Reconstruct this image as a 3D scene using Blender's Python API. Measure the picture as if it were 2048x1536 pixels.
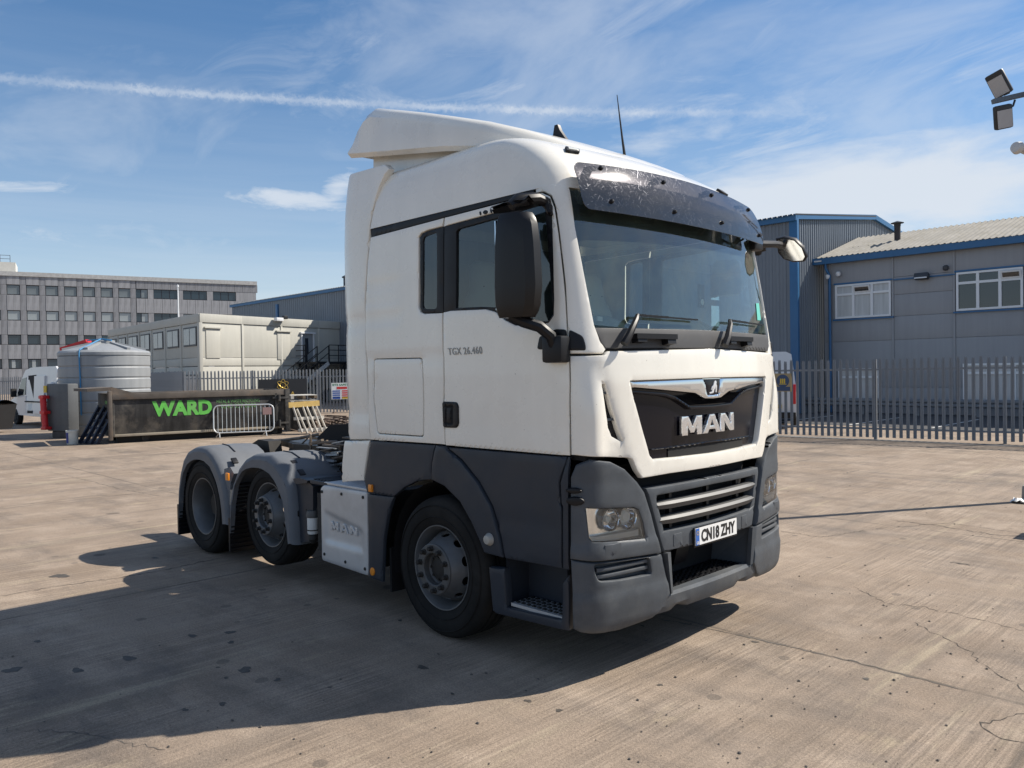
import bpy, bmesh, math, random
import numpy as np
from mathutils import Vector, Matrix, noise as mnoise
from mathutils.geometry import delaunay_2d_cdt
for o in list(bpy.data.objects): bpy.data.objects.remove(o, do_unlink=True)
random.seed(7)
SC = bpy.context.scene
COL = SC.collection
rad = math.radians
# ------------------------------------------------------------------ camera
CX = (4.34163834, -4.73039266, 1.87194807, 2.36475204, -0.01565785, -0.01598309, 1582.32857)
def cam_axes(yaw, pitch, roll):
    cy, sy, cp, sp = math.cos(yaw), math.sin(yaw), math.cos(pitch), math.sin(pitch)
    f = np.array([cy*cp, sy*cp, sp]); r = np.array([sy, -cy, 0.0]); u = np.cross(r, f)
    cr, sr = math.cos(roll), math.sin(roll)
    return f, r*cr+u*sr, -r*sr+u*cr
CF, CR, CU = cam_axes(*CX[3:6]); CP = np.array(CX[:3])
cam = bpy.data.cameras.new('camera'); camo = bpy.data.objects.new('camera', cam); COL.objects.link(camo)
M = Matrix.Identity(4)
for i in range(3):
    M[i][0] = CR[i]; M[i][1] = CU[i]; M[i][2] = -CF[i]; M[i][3] = CP[i]
camo.matrix_world = M
cam.sensor_width = 36; cam.lens = 36*CX[6]/2048; cam.clip_start = 0.05; cam.clip_end = 3000
SC.camera = camo
SC.render.resolution_x, SC.render.resolution_y = 1024, 768
# ------------------------------------------------------------------ sky and sun
SUN_EL, SUN_AZ = rad(43.5), rad(30.0)      # azimuth measured from +Y towards +X
sdir = Vector((math.sin(SUN_AZ)*math.cos(SUN_EL), math.cos(SUN_AZ)*math.cos(SUN_EL), math.sin(SUN_EL)))
W = bpy.data.worlds.new('World'); SC.world = W; W.use_nodes = True
nt = W.node_tree; N = nt.nodes; N.clear()
def wn(t, **k):
    n = N.new(t)
    for a, b in k.items(): setattr(n, a, b)
    return n
def setin(n, i, v):
    if hasattr(v, 'is_linked') or hasattr(v, 'links'): n.id_data.links.new(v, n.inputs[i])
    else: n.inputs[i].default_value = v
def wm(op, a, b=None, c=None, clamp=False):
    n = N.new('ShaderNodeMath'); n.operation = op; n.use_clamp = clamp
    for i, v in enumerate((a, b, c)):
        if v is not None: setin(n, i, v)
    return n.outputs[0]
sky = wn('ShaderNodeTexSky', sky_type='NISHITA', sun_disc=False)
sky.sun_elevation = SUN_EL; sky.sun_rotation = SUN_AZ; sky.altitude = 50; sky.air_density = 1.0; sky.dust_density = 0.35; sky.ozone_density = 2.5
tc = wn('ShaderNodeTexCoord'); sep = wn('ShaderNodeSeparateXYZ'); nt.links.new(tc.outputs['Generated'], sep.inputs[0])
dx, dy, dz = sep.outputs
az = wm('ARCTAN2', dy, dx); el = wm('ARCSINE', dz)
zc = wm('ADD', wm('MAXIMUM', dz, 0.0), 0.12)
cmb = wn('ShaderNodeCombineXYZ'); setin(cmb, 0, wm('DIVIDE', dx, zc)); setin(cmb, 1, wm('DIVIDE', dy, zc))
def wnoise(vec, scale, detail, rough, dist, sc=(1, 1, 1), rz=0.0, loc=(0, 0, 0)):
    mp = wn('ShaderNodeMapping'); nt.links.new(vec, mp.inputs[0]); mp.inputs['Scale'].default_value = sc
    mp.inputs['Rotation'].default_value = (0, 0, rz); mp.inputs['Location'].default_value = loc
    n = wn('ShaderNodeTexNoise'); nt.links.new(mp.outputs[0], n.inputs['Vector'])
    n.inputs['Scale'].default_value = scale; n.inputs['Detail'].default_value = detail
    n.inputs['Roughness'].default_value = rough; n.inputs['Distortion'].default_value = dist
    return n.outputs['Fac']
def wramp(v, a, b, lo=0.0, hi=1.0):
    n = N.new('ShaderNodeMapRange'); n.interpolation_type = 'SMOOTHSTEP'
    setin(n, 0, v); n.inputs[1].default_value = a; n.inputs[2].default_value = b; n.inputs[3].default_value = lo; n.inputs[4].default_value = hi
    return n.outputs[0]
def blob(a0, e0, wa, we, tilt=0.0):
    da = wm('SUBTRACT', az, rad(a0)); de = wm('SUBTRACT', el, rad(e0))
    de = wm('ADD', de, wm('MULTIPLY', da, tilt))
    q = wm('ADD', wm('POWER', wm('ABSOLUTE', wm('DIVIDE', da, rad(wa))), 2.0), wm('POWER', wm('ABSOLUTE', wm('DIVIDE', de, rad(we))), 2.0))
    return wm('EXPONENT', wm('MULTIPLY', q, -1.0))
pv = cmb.outputs[0]
# thin high cirrus everywhere, streaky
big = wnoise(pv, 0.75, 4, 0.5, 0.4, (1, 1, 1), 0.0, (3.1, 1.7, 0))
fib = wnoise(pv, 1.7, 9, 0.66, 1.6, (0.85, 1.7, 1), 0.55, (0.4, 2.2, 0))
cir = wm('MULTIPLY', wramp(big, 0.30, 0.66), wramp(fib, 0.24, 0.86))
veil = wramp(wnoise(pv, 1.1, 6, 0.6, 0.6, (1, 1.6, 1), 0.3, (7, 3, 0)), 0.32, 0.74, 0.04, 0.46)
# soft low banks
ae = wn('ShaderNodeCombineXYZ'); setin(ae, 0, wm('MULTIPLY', az, 3.0)); setin(ae, 1, wm('MULTIPLY', el, 11.0))
bank = wnoise(ae.outputs[0], 1.9, 8, 0.6, 0.25, (1, 1, 1), 0.0, (2.0, 0.3, 0))
fine = wnoise(ae.outputs[0], 5.5, 8, 0.66, 0.5, (1, 1, 1), 0.0, (0.0, 4.3, 0))
lowband = wm('EXPONENT', wm('MULTIPLY', wm('ABSOLUTE', wm('DIVIDE', el, rad(10.5))), -1.0))
m_cum = wm('MAXIMUM', blob(112, 11.2, 18, 4.4, -0.03), wm('MULTIPLY', blob(121, 17, 9, 7), 0.5))
cum = wm('MULTIPLY', wramp(wm('ADD', m_cum, wm('MULTIPLY', wm('SUBTRACT', bank, 0.5), 1.1)), 0.22, 0.95), 0.95)
tuft = wm('MAXIMUM', blob(150.8, 12.0, 6.8, 0.95, -0.05), wm('MULTIPLY', blob(147.6, 12.9, 2.0, 1.5, 0.5), 0.9))
tuft = wm('MAXIMUM', tuft, wm('MULTIPLY', blob(168, 11.6, 8, 0.6, 0.08), 0.85))
tuft = wm('MAXIMUM', tuft, wm('MULTIPLY', blob(154.5, 15.4, 3.0, 0.55), 0.45))
tuf = wramp(wm('ADD', tuft, wm('MULTIPLY', wm('SUBTRACT', fine, 0.5), 1.3)), 0.3, 1.1)
# vapour trail: a curve in azimuth and elevation, ragged on its lower side
ecurve = wm('ADD', wm('ADD', wm('MULTIPLY', wm('POWER', az, 2.0), -0.09986), wm('MULTIPLY', az, 0.51332)), -0.3370)
tv = wn('ShaderNodeCombineXYZ'); setin(tv, 0, wm('MULTIPLY', az, 60.0)); setin(tv, 1, wm('MULTIPLY', el, 60.0))
rag = wnoise(tv.outputs[0], 2.4, 5, 0.7, 0.4)
dt = wm('DIVIDE', wm('SUBTRACT', el, ecurve), rad(0.24))
dt = wm('ADD', dt, wm('MULTIPLY', wm('SUBTRACT', rag, 0.5), 3.4))
trail = wm('EXPONENT', wm('MULTIPLY', wm('POWER', wm('ABSOLUTE', dt), 2.0), -1.0))
tfade = wm('MULTIPLY', wramp(az, rad(112), rad(128)), wramp(az, rad(195), rad(160)))
trail = wm('MULTIPLY', wm('MULTIPLY', trail, tfade), wramp(wnoise(tv.outputs[0], .35, 3, .6, 0.0), .3, .7, .18, .46))
cl = wm('MAXIMUM', wm('MULTIPLY', cir, 0.70), veil)
cl = wm('MAXIMUM', cl, cum); cl = wm('MAXIMUM', cl, wm('MULTIPLY', tuf, 0.85)); cl = wm('ADD', cl, trail, clamp=True)
haze_f = wm('MULTIPLY', lowband, wramp(wnoise(ae.outputs[0], 1.2, 6, .6, .3, (.5, 2.2, 1)), .3, .7, .74, 1.0))
cl = wm('MAXIMUM', cl, haze_f)
mix = wn('ShaderNodeMix', data_type='RGBA'); nt.links.new(cl, mix.inputs['Factor'])
SKYSAT = wn('ShaderNodeHueSaturation'); SKYSAT.inputs['Saturation'].default_value = 1.34; SKYSAT.inputs['Value'].default_value = 1.22
nt.links.new(sky.outputs[0], SKYSAT.inputs['Color'])
nt.links.new(SKYSAT.outputs[0], mix.inputs['A']); mix.inputs['B'].default_value = (7.4, 8.0, 8.8, 1)
bg = wn('ShaderNodeBackground'); nt.links.new(mix.outputs['Result'], bg.inputs[0]); bg.inputs[1].default_value = 0.07
out = wn('ShaderNodeOutputWorld'); nt.links.new(bg.outputs[0], out.inputs[0])
sl = bpy.data.lights.new('sun', 'SUN'); sl.energy = 5.0; sl.angle = rad(0.53); sl.color = (1.0, 0.93, 0.825)
so = bpy.data.objects.new('sun', sl); COL.objects.link(so); so.rotation_euler = sdir.to_track_quat('Z', 'Y').to_euler(); so.location = (0, 0, 30)
SC.view_settings.view_transform = 'Standard'; SC.view_settings.look = 'None'; SC.view_settings.gamma = 1; SC.view_settings.exposure = 0.48
SC.view_settings.use_curve_mapping = False
SC.render.engine = 'CYCLES'
# ------------------------------------------------------------------ pixel helpers: a pixel gives a direction, a surface gives the distance
def ray(px, py): return CF + CR*((px-1024)/CX[6]) - CU*((py-768)/CX[6])
def on_plane(px, py, ax, val):
    v = ray(px, py); return CP + v*((val-CP[ax])/v[ax])
def gnd(px, py, z=0.0): return on_plane(px, py, 2, z)
def proj(P):
    d = np.asarray(P, float)-CP; z = d@CF
    return np.array([1024+CX[6]*(d@CR)/z, 768-CX[6]*(d@CU)/z])
# ------------------------------------------------------------------ object helpers
def empty(name, loc=(0, 0, 0), rz=0.0):
    o = bpy.data.objects.new(name, None); COL.objects.link(o); o.location = loc; o.rotation_euler = (0, 0, rz); o.empty_display_size = 0.1
    return o
def tag(o, label=None, cat=None, group=None, kind=None):
    if label: o['label'] = label
    if cat: o['category'] = cat
    if group: o['group'] = group
    if kind: o['kind'] = kind
    return o
def wmat(o):
    m = Matrix.Translation(o.location) @ o.rotation_euler.to_matrix().to_4x4() @ Matrix.Diagonal((*o.scale, 1))
    if o.parent: m = wmat(o.parent) @ o.matrix_parent_inverse @ m
    return m
def link(name, me, parent=None, local=False):
    o = bpy.data.objects.new(name, me); COL.objects.link(o)
    if parent:
        o.parent = parent
        if not local: o.matrix_parent_inverse = wmat(parent).inverted()
    return o
def finish(me, mat, smooth=True, ang=35):
    if mat: me.materials.append(mat)
    if smooth:
        me.polygons.foreach_set('use_smooth', [True]*len(me.polygons))
        try: me.set_sharp_from_angle(angle=rad(ang))
        except Exception: pass
    me.update(); return me
def mesh(name, V, Fc, mat, parent=None, smooth=True, ang=35, local=False, fix=True):
    me = bpy.data.meshes.new(name); me.from_pydata([tuple(map(float, v)) for v in V], [], Fc)
    if fix:
        bm = bmesh.new(); bm.from_mesh(me); bmesh.ops.recalc_face_normals(bm, faces=bm.faces); bm.to_mesh(me); bm.free()
    finish(me, mat, smooth, ang)
    return link(name, me, parent, local)
class B:
    """collects shapes into ONE mesh"""
    def __init__(s): s.V = []; s.F = []
    def add(s, V, Fc):
        n = len(s.V); s.V += [tuple(map(float, v)) for v in V]; s.F += [tuple(i+n for i in f) for f in Fc]; return s
    def box(s, c, d, R=None, bev=0.0):
        hx, hy, hz = d[0]/2, d[1]/2, d[2]/2
        if bev > 0:
            b = min(bev, hx*.9, hy*.9, hz*.9)
            pts = []
            bm = bmesh.new(); bmesh.ops.create_cube(bm, size=1.0, matrix=Matrix.Diagonal((d[0], d[1], d[2], 1)))
            bmesh.ops.bevel(bm, geom=list(bm.edges), offset=b, segments=2, profile=0.6, affect='EDGES')
            bm.verts.index_update()
            V = [v.co.copy() for v in bm.verts]; Fc = [tuple(v.index for v in f.verts) for f in bm.faces]; bm.free()
        else:
            V = [Vector((x, y, z)) for x in (-hx, hx) for y in (-hy, hy) for z in (-hz, hz)]
            Fc = [(0, 1, 3, 2), (4, 6, 7, 5), (0, 4, 5, 1), (2, 3, 7, 6), (0, 2, 6, 4), (1, 5, 7, 3)]
        if R is not None: V = [R @ v for v in V]
        c = Vector(c); return s.add([v+c for v in V], Fc)
    def bar(s, a, b, w, h, up=(0, 0, 1), bev=0.0):
        a, b = Vector(a), Vector(b); d = b-a; L = d.length; x = d.normalized(); u = Vector(up)
        if abs(x.dot(u)) > .98: u = Vector((1, 0, 0))
        y = u.cross(x).normalized(); z = x.cross(y)
        R = Matrix((x, y, z)).transposed()
        return s.box((a+b)/2, (L, w, h), R, bev)
    def tube(s, pts, r, n=8, cap=True):
        pts = [Vector(p) for p in pts]; rs = r if isinstance(r, (list, tuple)) else [r]*len(pts)
        V = []; Fc = []; prev = None
        for i, p in enumerate(pts):
            t = (pts[min(i+1, len(pts)-1)]-pts[max(i-1, 0)]).normalized()
            if prev is None:
                a = Vector((0, 0, 1)) if abs(t.z) < .9 else Vector((1, 0, 0)); u = t.cross(a).normalized()
            else:
                u = (prev-t*prev.dot(t))
                u = u.normalized() if u.length > 1e-6 else t.orthogonal().normalized()
            prev = u; w = t.cross(u)
            for k in range(n):
                an = 2*math.pi*k/n; V.append(p+(u*math.cos(an)+w*math.sin(an))*rs[i])
        for i in range(len(pts)-1):
            for k in range(n): Fc.append((i*n+k, i*n+(k+1) % n, (i+1)*n+(k+1) % n, (i+1)*n+k))
        if cap: Fc.append(tuple(range(n))[::-1]); Fc.append(tuple((len(pts)-1)*n+k for k in range(n)))
        return s.add(V, Fc)
    def lathe(s, prof, c=(0, 0, 0), axis='y', n=48, sgn=1, closed=False):
        """prof: (radius, along axis)"""
        V = []; m = len(prof); Fc = []
        for r, a in prof:
            for k in range(n):
                t = 2*math.pi*k/n; p, q = r*math.cos(t), r*math.sin(t)
                V.append({'y': (c[0]+p, c[1]+a*sgn, c[2]+q), 'z': (c[0]+p, c[1]+q, c[2]+a), 'x': (c[0]+a*sgn, c[1]+p, c[2]+q)}[axis])
        for i in range(m-1+(1 if closed else 0)):
            j = (i+1) % m
            for k in range(n): Fc.append((i*n+k, i*n+(k+1) % n, j*n+(k+1) % n, j*n+k))
        if not closed:
            if prof[0][0] > 1e-4: pass
        return s.add(V, Fc)
    def disc(s, c, r, axis, n=24):
        V = []
        for k in range(n):
            t = 2*math.pi*k/n; p, q = r*math.cos(t), r*math.sin(t)
            V.append({'y': (c[0]+p, c[1], c[2]+q), 'z': (c[0]+p, c[1]+q, c[2]), 'x': (c[0], c[1]+p, c[2]+q)}[axis])
        return s.add(V, [tuple(range(n))])
    def prism(s, poly, a, b, axis='y'):
        """2D polygon extruded along an axis; polygon coords are the two other axes in order"""
        n = len(poly); V = []
        for t in (a, b):
            for p, q in poly: V.append({'y': (p, t, q), 'x': (t, p, q), 'z': (p, q, t)}[axis])
        Fc = [tuple(range(n))[::-1], tuple(range(n, 2*n))]+[(i, (i+1) % n, n+(i+1) % n, n+i) for i in range(n)]
        return s.add(V, Fc)
    def build(s, name, mat, parent=None, smooth=True, ang=35, local=False, fix=True):
        return mesh(name, s.V, s.F, mat, parent, smooth, ang, local, fix)
def dup(o, parent=None, loc=None, rz=None, label=None):
    c = o.copy(); COL.objects.link(c); c.parent = parent
    if loc is not None: c.location = loc
    if rz is not None: c.rotation_euler.z = rz
    if label: c['label'] = label
    for ch in [q for q in o.children]: dup(ch, c)
    return c
# ------------------------------------------------------------------ materials
MATS = {}
def mat(name, col, rough=0.5, metal=0.0, var=0.0, vscale=3.0, bump=0.0, bscale=40.0, spec=0.5, coat=0.0, streak=0.0, speck=0.0, emit=None, dirt=None, dirtamt=0.0, trans=0.0, rvar=0.0, chips=0.0):
    if name in MATS: return MATS[name]
    m = bpy.data.materials.new(name); m.use_nodes = True; t = m.node_tree; P = t.nodes['Principled BSDF']; L = t.links
    P.inputs['Roughness'].default_value = rough; P.inputs['Metallic'].default_value = metal
    P.inputs['Specular IOR Level'].default_value = spec; P.inputs['Coat Weight'].default_value = coat
    P.inputs['Coat Roughness'].default_value = 0.05
    if trans: P.inputs['Transmission Weight'].default_value = trans
    c4 = (*col, 1); P.inputs['Base Color'].default_value = c4
    cur = None
    need = var or bump or streak or speck or dirtamt or rvar or chips
    if need:
        tc = t.nodes.new('ShaderNodeTexCoord'); ob = tc.outputs['Object']
    def noise(scale, detail=5, r=.6, sc=None):
        n = t.nodes.new('ShaderNodeTexNoise'); n.inputs['Scale'].default_value = scale; n.inputs['Detail'].default_value = detail; n.inputs['Roughness'].default_value = r
        if sc:
            mp = t.nodes.new('ShaderNodeMapping'); mp.inputs['Scale'].default_value = sc; L.new(ob, mp.inputs[0]); L.new(mp.outputs[0], n.inputs['Vector'])
        else: L.new(ob, n.inputs['Vector'])
        return n.outputs['Fac']
    def rng(v, a, b, lo, hi):
        n = t.nodes.new('ShaderNodeMapRange'); L.new(v, n.inputs[0]); n.inputs[1].default_value = a; n.inputs[2].default_value = b; n.inputs[3].default_value = lo; n.inputs[4].default_value = hi
        return n.outputs[0]
    def mul(src, f):
        n = t.nodes.new('ShaderNodeMix'); n.data_type = 'RGBA'; n.blend_type = 'MULTIPLY'; n.inputs['Factor'].default_value = 1
        if src is None: n.inputs['A'].default_value = c4
        else: L.new(src, n.inputs['A'])
        L.new(f, n.inputs['B']); return n.outputs['Result']
    def blend(src, f, c):
        n = t.nodes.new('ShaderNodeMix'); n.data_type = 'RGBA'; L.new(f, n.inputs['Factor'])
        if src is None: n.inputs['A'].default_value = c4
        else: L.new(src, n.inputs['A'])
        n.inputs['B'].default_value = (*c, 1); return n.outputs['Result']
    if var: cur = mul(cur, rng(noise(vscale), .25, .75, 1-var, 1+var))
    if streak: cur = mul(cur, rng(noise(6, 4, .6, (1, 1, .06)), .3, .7, 1-streak, 1+streak))
    if speck: cur = mul(cur, rng(noise(90, 2, .5), .35, .6, 1-speck, 1))
    if dirtamt: cur = blend(cur, rng(noise(1.7, 8, .68), .5, .78, 0, dirtamt), dirt)
    if chips: cur = blend(cur, rng(noise(48, 3, .6), .715, .745, 0, chips), (.13, .11, .09))
    if cur is not None: L.new(cur, P.inputs['Base Color'])
    if rvar: L.new(rng(noise(vscale*1.7, 6), .3, .7, max(.02, rough-rvar), min(1, rough+rvar)), P.inputs['Roughness'])
    if bump:
        b = t.nodes.new('ShaderNodeBump'); b.inputs['Strength'].default_value = bump; b.inputs['Distance'].default_value = .01
        L.new(noise(bscale, 4), b.inputs['Height']); L.new(b.outputs[0], P.inputs['Normal'])
    if emit: P.inputs['Emission Color'].default_value = (*emit, 1); P.inputs['Emission Strength'].default_value = 1
    MATS[name] = m; return m
def glass(name, tint, rough=0.02, strength=1.0, dust_veil=0.0, veil_col=(.5, .5, .5), base=0.04):
    """thin pane: tinted see-through plus a mirror layer that grows at grazing angles, plus a thin dusty layer, also used as a painted veil"""
    if name in MATS: return MATS[name]
    m = bpy.data.materials.new(name); m.use_nodes = True; t = m.node_tree; t.nodes.clear(); L = t.links
    tr = t.nodes.new('ShaderNodeBsdfTransparent'); tr.inputs[0].default_value = (*tint, 1)
    gl = t.nodes.new('ShaderNodeBsdfGlossy'); gl.inputs['Roughness'].default_value = rough; gl.inputs['Color'].default_value = (1, 1, 1, 1)
    lw = t.nodes.new('ShaderNodeFresnel'); lw.inputs['IOR'].default_value = 1.52
    mu = t.nodes.new('ShaderNodeMath'); mu.operation = 'MULTIPLY_ADD'; L.new(lw.outputs[0], mu.inputs[0]); mu.inputs[1].default_value = 1.7*strength; mu.inputs[2].default_value = base; mu.use_clamp = True
    mx = t.nodes.new('ShaderNodeMixShader'); L.new(mu.outputs[0], mx.inputs[0]); L.new(tr.outputs[0], mx.inputs[1]); L.new(gl.outputs[0], mx.inputs[2])
    o = t.nodes.new('ShaderNodeOutputMaterial'); last = mx.outputs[0]
    if dust_veil:
        tcn = t.nodes.new('ShaderNodeTexCoord')
        nz = t.nodes.new('ShaderNodeTexNoise'); nz.inputs['Scale'].default_value = 4; nz.inputs['Detail'].default_value = 8; nz.inputs['Roughness'].default_value = .7; L.new(tcn.outputs['Object'], nz.inputs['Vector'])
        mr = t.nodes.new('ShaderNodeMapRange'); L.new(nz.outputs[0], mr.inputs[0]); mr.inputs[1].default_value = .3; mr.inputs[2].default_value = .8; mr.inputs[3].default_value = dust_veil*.4; mr.inputs[4].default_value = dust_veil*1.6
        df = t.nodes.new('ShaderNodeBsdfDiffuse'); df.inputs[0].default_value = (*veil_col, 1)
        m2 = t.nodes.new('ShaderNodeMixShader'); L.new(mr.outputs[0], m2.inputs[0]); L.new(last, m2.inputs[1]); L.new(df.outputs[0], m2.inputs[2]); last = m2.outputs[0]
    L.new(last, o.inputs[0]); MATS[name] = m; return m
def text_mesh(txt, size=1.0, bold=0.0, extrude=0.0, sx=1.0, spacing=1.0):
    """returns verts (x,y,z), faces of a flat text centred on the origin in x, baseline at y=0, normalised to cap height = size"""
    cu = bpy.data.curves.new('t', 'FONT'); cu.body = txt; cu.size = 1; cu.offset = bold; cu.extrude = 0.0; cu.space_character = spacing; cu.resolution_u = 3
    ob = bpy.data.objects.new('t', cu); COL.objects.link(ob)
    dg = bpy.context.evaluated_depsgraph_get(); me = ob.evaluated_get(dg).to_mesh()
    V = np.array([v.co[:] for v in me.vertices]) if len(me.vertices) else np.zeros((0, 3)); Fc = [tuple(p.vertices) for p in me.polygons]
    ob.evaluated_get(dg).to_mesh_clear(); bpy.data.objects.remove(ob, do_unlink=True); bpy.data.curves.remove(cu)
    x0, x1 = V[:, 0].min(), V[:, 0].max(); h = V[:, 1].max()-max(0, V[:, 1].min())
    V[:, 0] -= (x0+x1)/2; V[:, :2] *= size/h; V[:, 0] *= sx
    return V, Fc
def solid_text(txt, size, f, mat_, name, parent, depth=.004, bold=0.0, sx=1.0, spacing=1.0, width=None):
    """text mapped by f(u, v, w) -> 3D point, given a thickness"""
    V, Fc = text_mesh(txt, size, bold, 0, sx, spacing)
    if width: V[:, 0] *= width/(V[:, 0].max()-V[:, 0].min())
    n = len(V); P = [f(u, v, depth) for u, v, _ in V]+[f(u, v, 0.0) for u, v, _ in V]
    cnt = {}
    for fc in Fc:
        for a, b in zip(fc, fc[1:]+fc[:1]): cnt[(min(a, b), max(a, b))] = cnt.get((min(a, b), max(a, b)), 0)+1
    F2 = list(Fc)+[tuple(i+n for i in fc)[::-1] for fc in Fc]
    for (a, b), c in cnt.items():
        if c == 1: F2.append((a, b, b+n, a+n))
    return mesh(name, P, F2, mat_, parent, smooth=False)
# ================================================================== GROUND
def ground_material():
    m = bpy.data.materials.new('yard_concrete'); m.use_nodes = True; t = m.node_tree; P = t.nodes['Principled BSDF']; L = t.links
    tc = t.nodes.new('ShaderNodeTexCoord'); ob = tc.outputs['Object']
    def mp(sc=(1, 1, 1), loc=(0, 0, 0), rz=0):
        n = t.nodes.new('ShaderNodeMapping'); n.inputs['Scale'].default_value = sc; n.inputs['Location'].default_value = loc; n.inputs['Rotation'].default_value = (0, 0, rz); L.new(ob, n.inputs[0]); return n.outputs[0]
    def nz(v, s, d=6, r=.6, di=0.0):
        n = t.nodes.new('ShaderNodeTexNoise'); n.inputs['Scale'].default_value = s; n.inputs['Detail'].default_value = d; n.inputs['Roughness'].default_value = r; n.inputs['Distortion'].default_value = di; L.new(v, n.inputs['Vector']); return n.outputs['Fac']
    def rg(v, a, b, lo=0.0, hi=1.0):
        n = t.nodes.new('ShaderNodeMapRange'); n.interpolation_type = 'SMOOTHSTEP'; L.new(v, n.inputs[0])
        for i, q in enumerate((a, b, lo, hi)): n.inputs[i+1].default_value = q
        return n.outputs[0]
    def mx(f, a, b, bt='MIX'):
        n = t.nodes.new('ShaderNodeMix'); n.data_type = 'RGBA'; n.blend_type = bt
        if isinstance(f, float): n.inputs['Factor'].default_value = f
        else: L.new(f, n.inputs['Factor'])
        for k, q in (('A', a), ('B', b)):
            if isinstance(q, tuple): n.inputs[k].default_value = (*q, 1)
            else: L.new(q, n.inputs[k])
        return n.outputs['Result']
    def ma(op, a, b):
        n = t.nodes.new('ShaderNodeMath'); n.operation = op
        for i, q in enumerate((a, b)):
            if isinstance(q, (int, float)): n.inputs[i].default_value = q
            else: L.new(q, n.inputs[i])
        return n.outputs[0]
    o1 = mp()
    c = mx(rg(nz(o1, .35, 6, .6), .3, .7), (.222, .170, .126), (.30, .236, .18))
    c = mx(rg(nz(mp(loc=(9, 4, 0)), 1.6, 7, .68), .42, .72), c, (.345, .275, .212))
    # grey worn areas and dirt drifts
    c = mx(rg(nz(mp((.35, .9, 1), (2, 7, 0)), .8, 8, .7), .48, .7, 0, .8), c, (.125, .105, .09))
    c = mx(rg(nz(mp((1.2, .14, 1), (5, 1, 0), .08), 1.3, 6, .65), .5, .74, 0, .4), c, (.115, .099, .087))
    # pale sandy drifts
    c = mx(rg(nz(mp((1, .35, 1), (31, 2, 0)), 2.1, 8, .72), .57, .74, 0, .7), c, (.42, .345, .235))
    # yellow sand caught along the broom marks and worn wheel paths
    c = mx(rg(nz(mp((2.6, .22, 1), (11, 8, 0), -.05), 1.0, 7, .7), .56, .72, 0, .6), c, (.40, .335, .235))
    c = mx(rg(nz(mp((.22, 1.5, 1), (1, 18, 0), .12), 1.0, 7, .7), .55, .75, 0, .5), c, (.16, .135, .115))
    # slab joints every few metres, filled with dirt
    sx_ = t.nodes.new('ShaderNodeSeparateXYZ'); L.new(ob, sx_.inputs[0])
    wob = ma('MULTIPLY', ma('SUBTRACT', nz(o1, 2.2, 5), .5), .05)
    for k_, per, of_ in ((1, 4.6, .28), (0, 6.2, 3.35)):
        d_ = ma('SUBTRACT', ma('ADD', ma('ADD', sx_.outputs[k_], wob), per*100.5), of_)
        d_ = ma('ABSOLUTE', ma('SUBTRACT', ma('MODULO', d_, per), per/2), 0.0)
        c = mx(ma('MULTIPLY', rg(d_, .03, .0), rg(nz(o1, 1.3, 4), .3, .6, .1, .75)), c, (.085, .072, .06))
        c = mx(ma('MULTIPLY', rg(d_, .35, .0), rg(nz(mp(loc=(5, 5, 0)), 1.9, 6, .7), .42, .7, 0, .45)), c, (.14, .12, .10))
    # broom marks running across the slabs
    br = nz(mp((46, 1.2, 1)), 1.0, 3, .6); br2 = nz(mp((17, .5, 1), (3, 3, 0), .02), 1.0, 3, .6)
    brm = rg(nz(o1, .9, 3), .38, .62)
    brf = ma('MULTIPLY', rg(br, .35, .65, -1, 1), brm)
    c = mx(1.0, c, rg(br2, .3, .7, .95, 1.05), 'MULTIPLY')
    c = mx(1.0, c, ma('ADD', 1.0, ma('MULTIPLY', brf, .17)), 'MULTIPLY')
    # tyre tracks: long faint dark bands
    trk = nz(mp((.55, .09, 1), (1, 1, 0), .5), 1.6, 6, .65); c = mx(rg(trk, .54, .72, 0, .45), c, (.085, .076, .069))
    # aggregate
    ag = nz(o1, 70, 3, .7); c = mx(1.0, c, rg(ag, .3, .7, .80, 1.17), 'MULTIPLY')
    ag2 = nz(o1, 210, 2, .6); c = mx(1.0, c, rg(ag2, .3, .7, .80, 1.2), 'MULTIPLY')
    pit = rg(nz(mp(loc=(4, 4, 0)), 38, 4, .75), .66, .74, 0, .55); c = mx(pit, c, (.11, .1, .09))
    # oil drips: round spots of several sizes
    def spots(s, th, loc, amt, col):
        nonlocal c
        v = t.nodes.new('ShaderNodeTexVoronoi'); v.inputs['Scale'].default_value = s; v.feature = 'F1'
        wob = nz(mp(loc=loc), s*3, 3, .6)
        mpn = mp((1, 1, 0), loc); L.new(mpn, v.inputs['Vector'])
        d = ma('ADD', v.outputs['Distance'], ma('MULTIPLY', ma('SUBTRACT', wob, .5), .14))
        sepc = t.nodes.new('ShaderNodeSeparateColor'); L.new(v.outputs['Color'], sepc.inputs[0])
        rr = ma('MULTIPLY', rg(sepc.outputs[0], .72, 1.0), th)
        f = ma('MULTIPLY', rg(ma('SUBTRACT', rr, d), 0.0, .035), amt)
        c = mx(f, c, col)
    spots(1.5, .16, (3.3, 1.2, 0), .6, (.07, .06, .052))
    spots(4.2, .20, (8.3, 5.2, 0), .5, (.09, .078, .068))
    P_rough = rg(nz(o1, 3, 5), .3, .7, .78, .95)
    L.new(c, P.inputs['Base Color']); L.new(P_rough, P.inputs['Roughness']); P.inputs['Specular IOR Level'].default_value = .25
    bh = ma('ADD', ma('MULTIPLY', ag, .55), ma('ADD', ma('MULTIPLY', brf, .14), ma('ADD', ma('MULTIPLY', ag2, .3), ma('MULTIPLY', nz(o1, 6, 5), .7))))
    b = t.nodes.new('ShaderNodeBump'); b.inputs['Strength'].default_value = .55; b.inputs['Distance'].default_value = .012; L.new(bh, b.inputs['Height']); L.new(b.outputs[0], P.inputs['Normal'])
    return m
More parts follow.
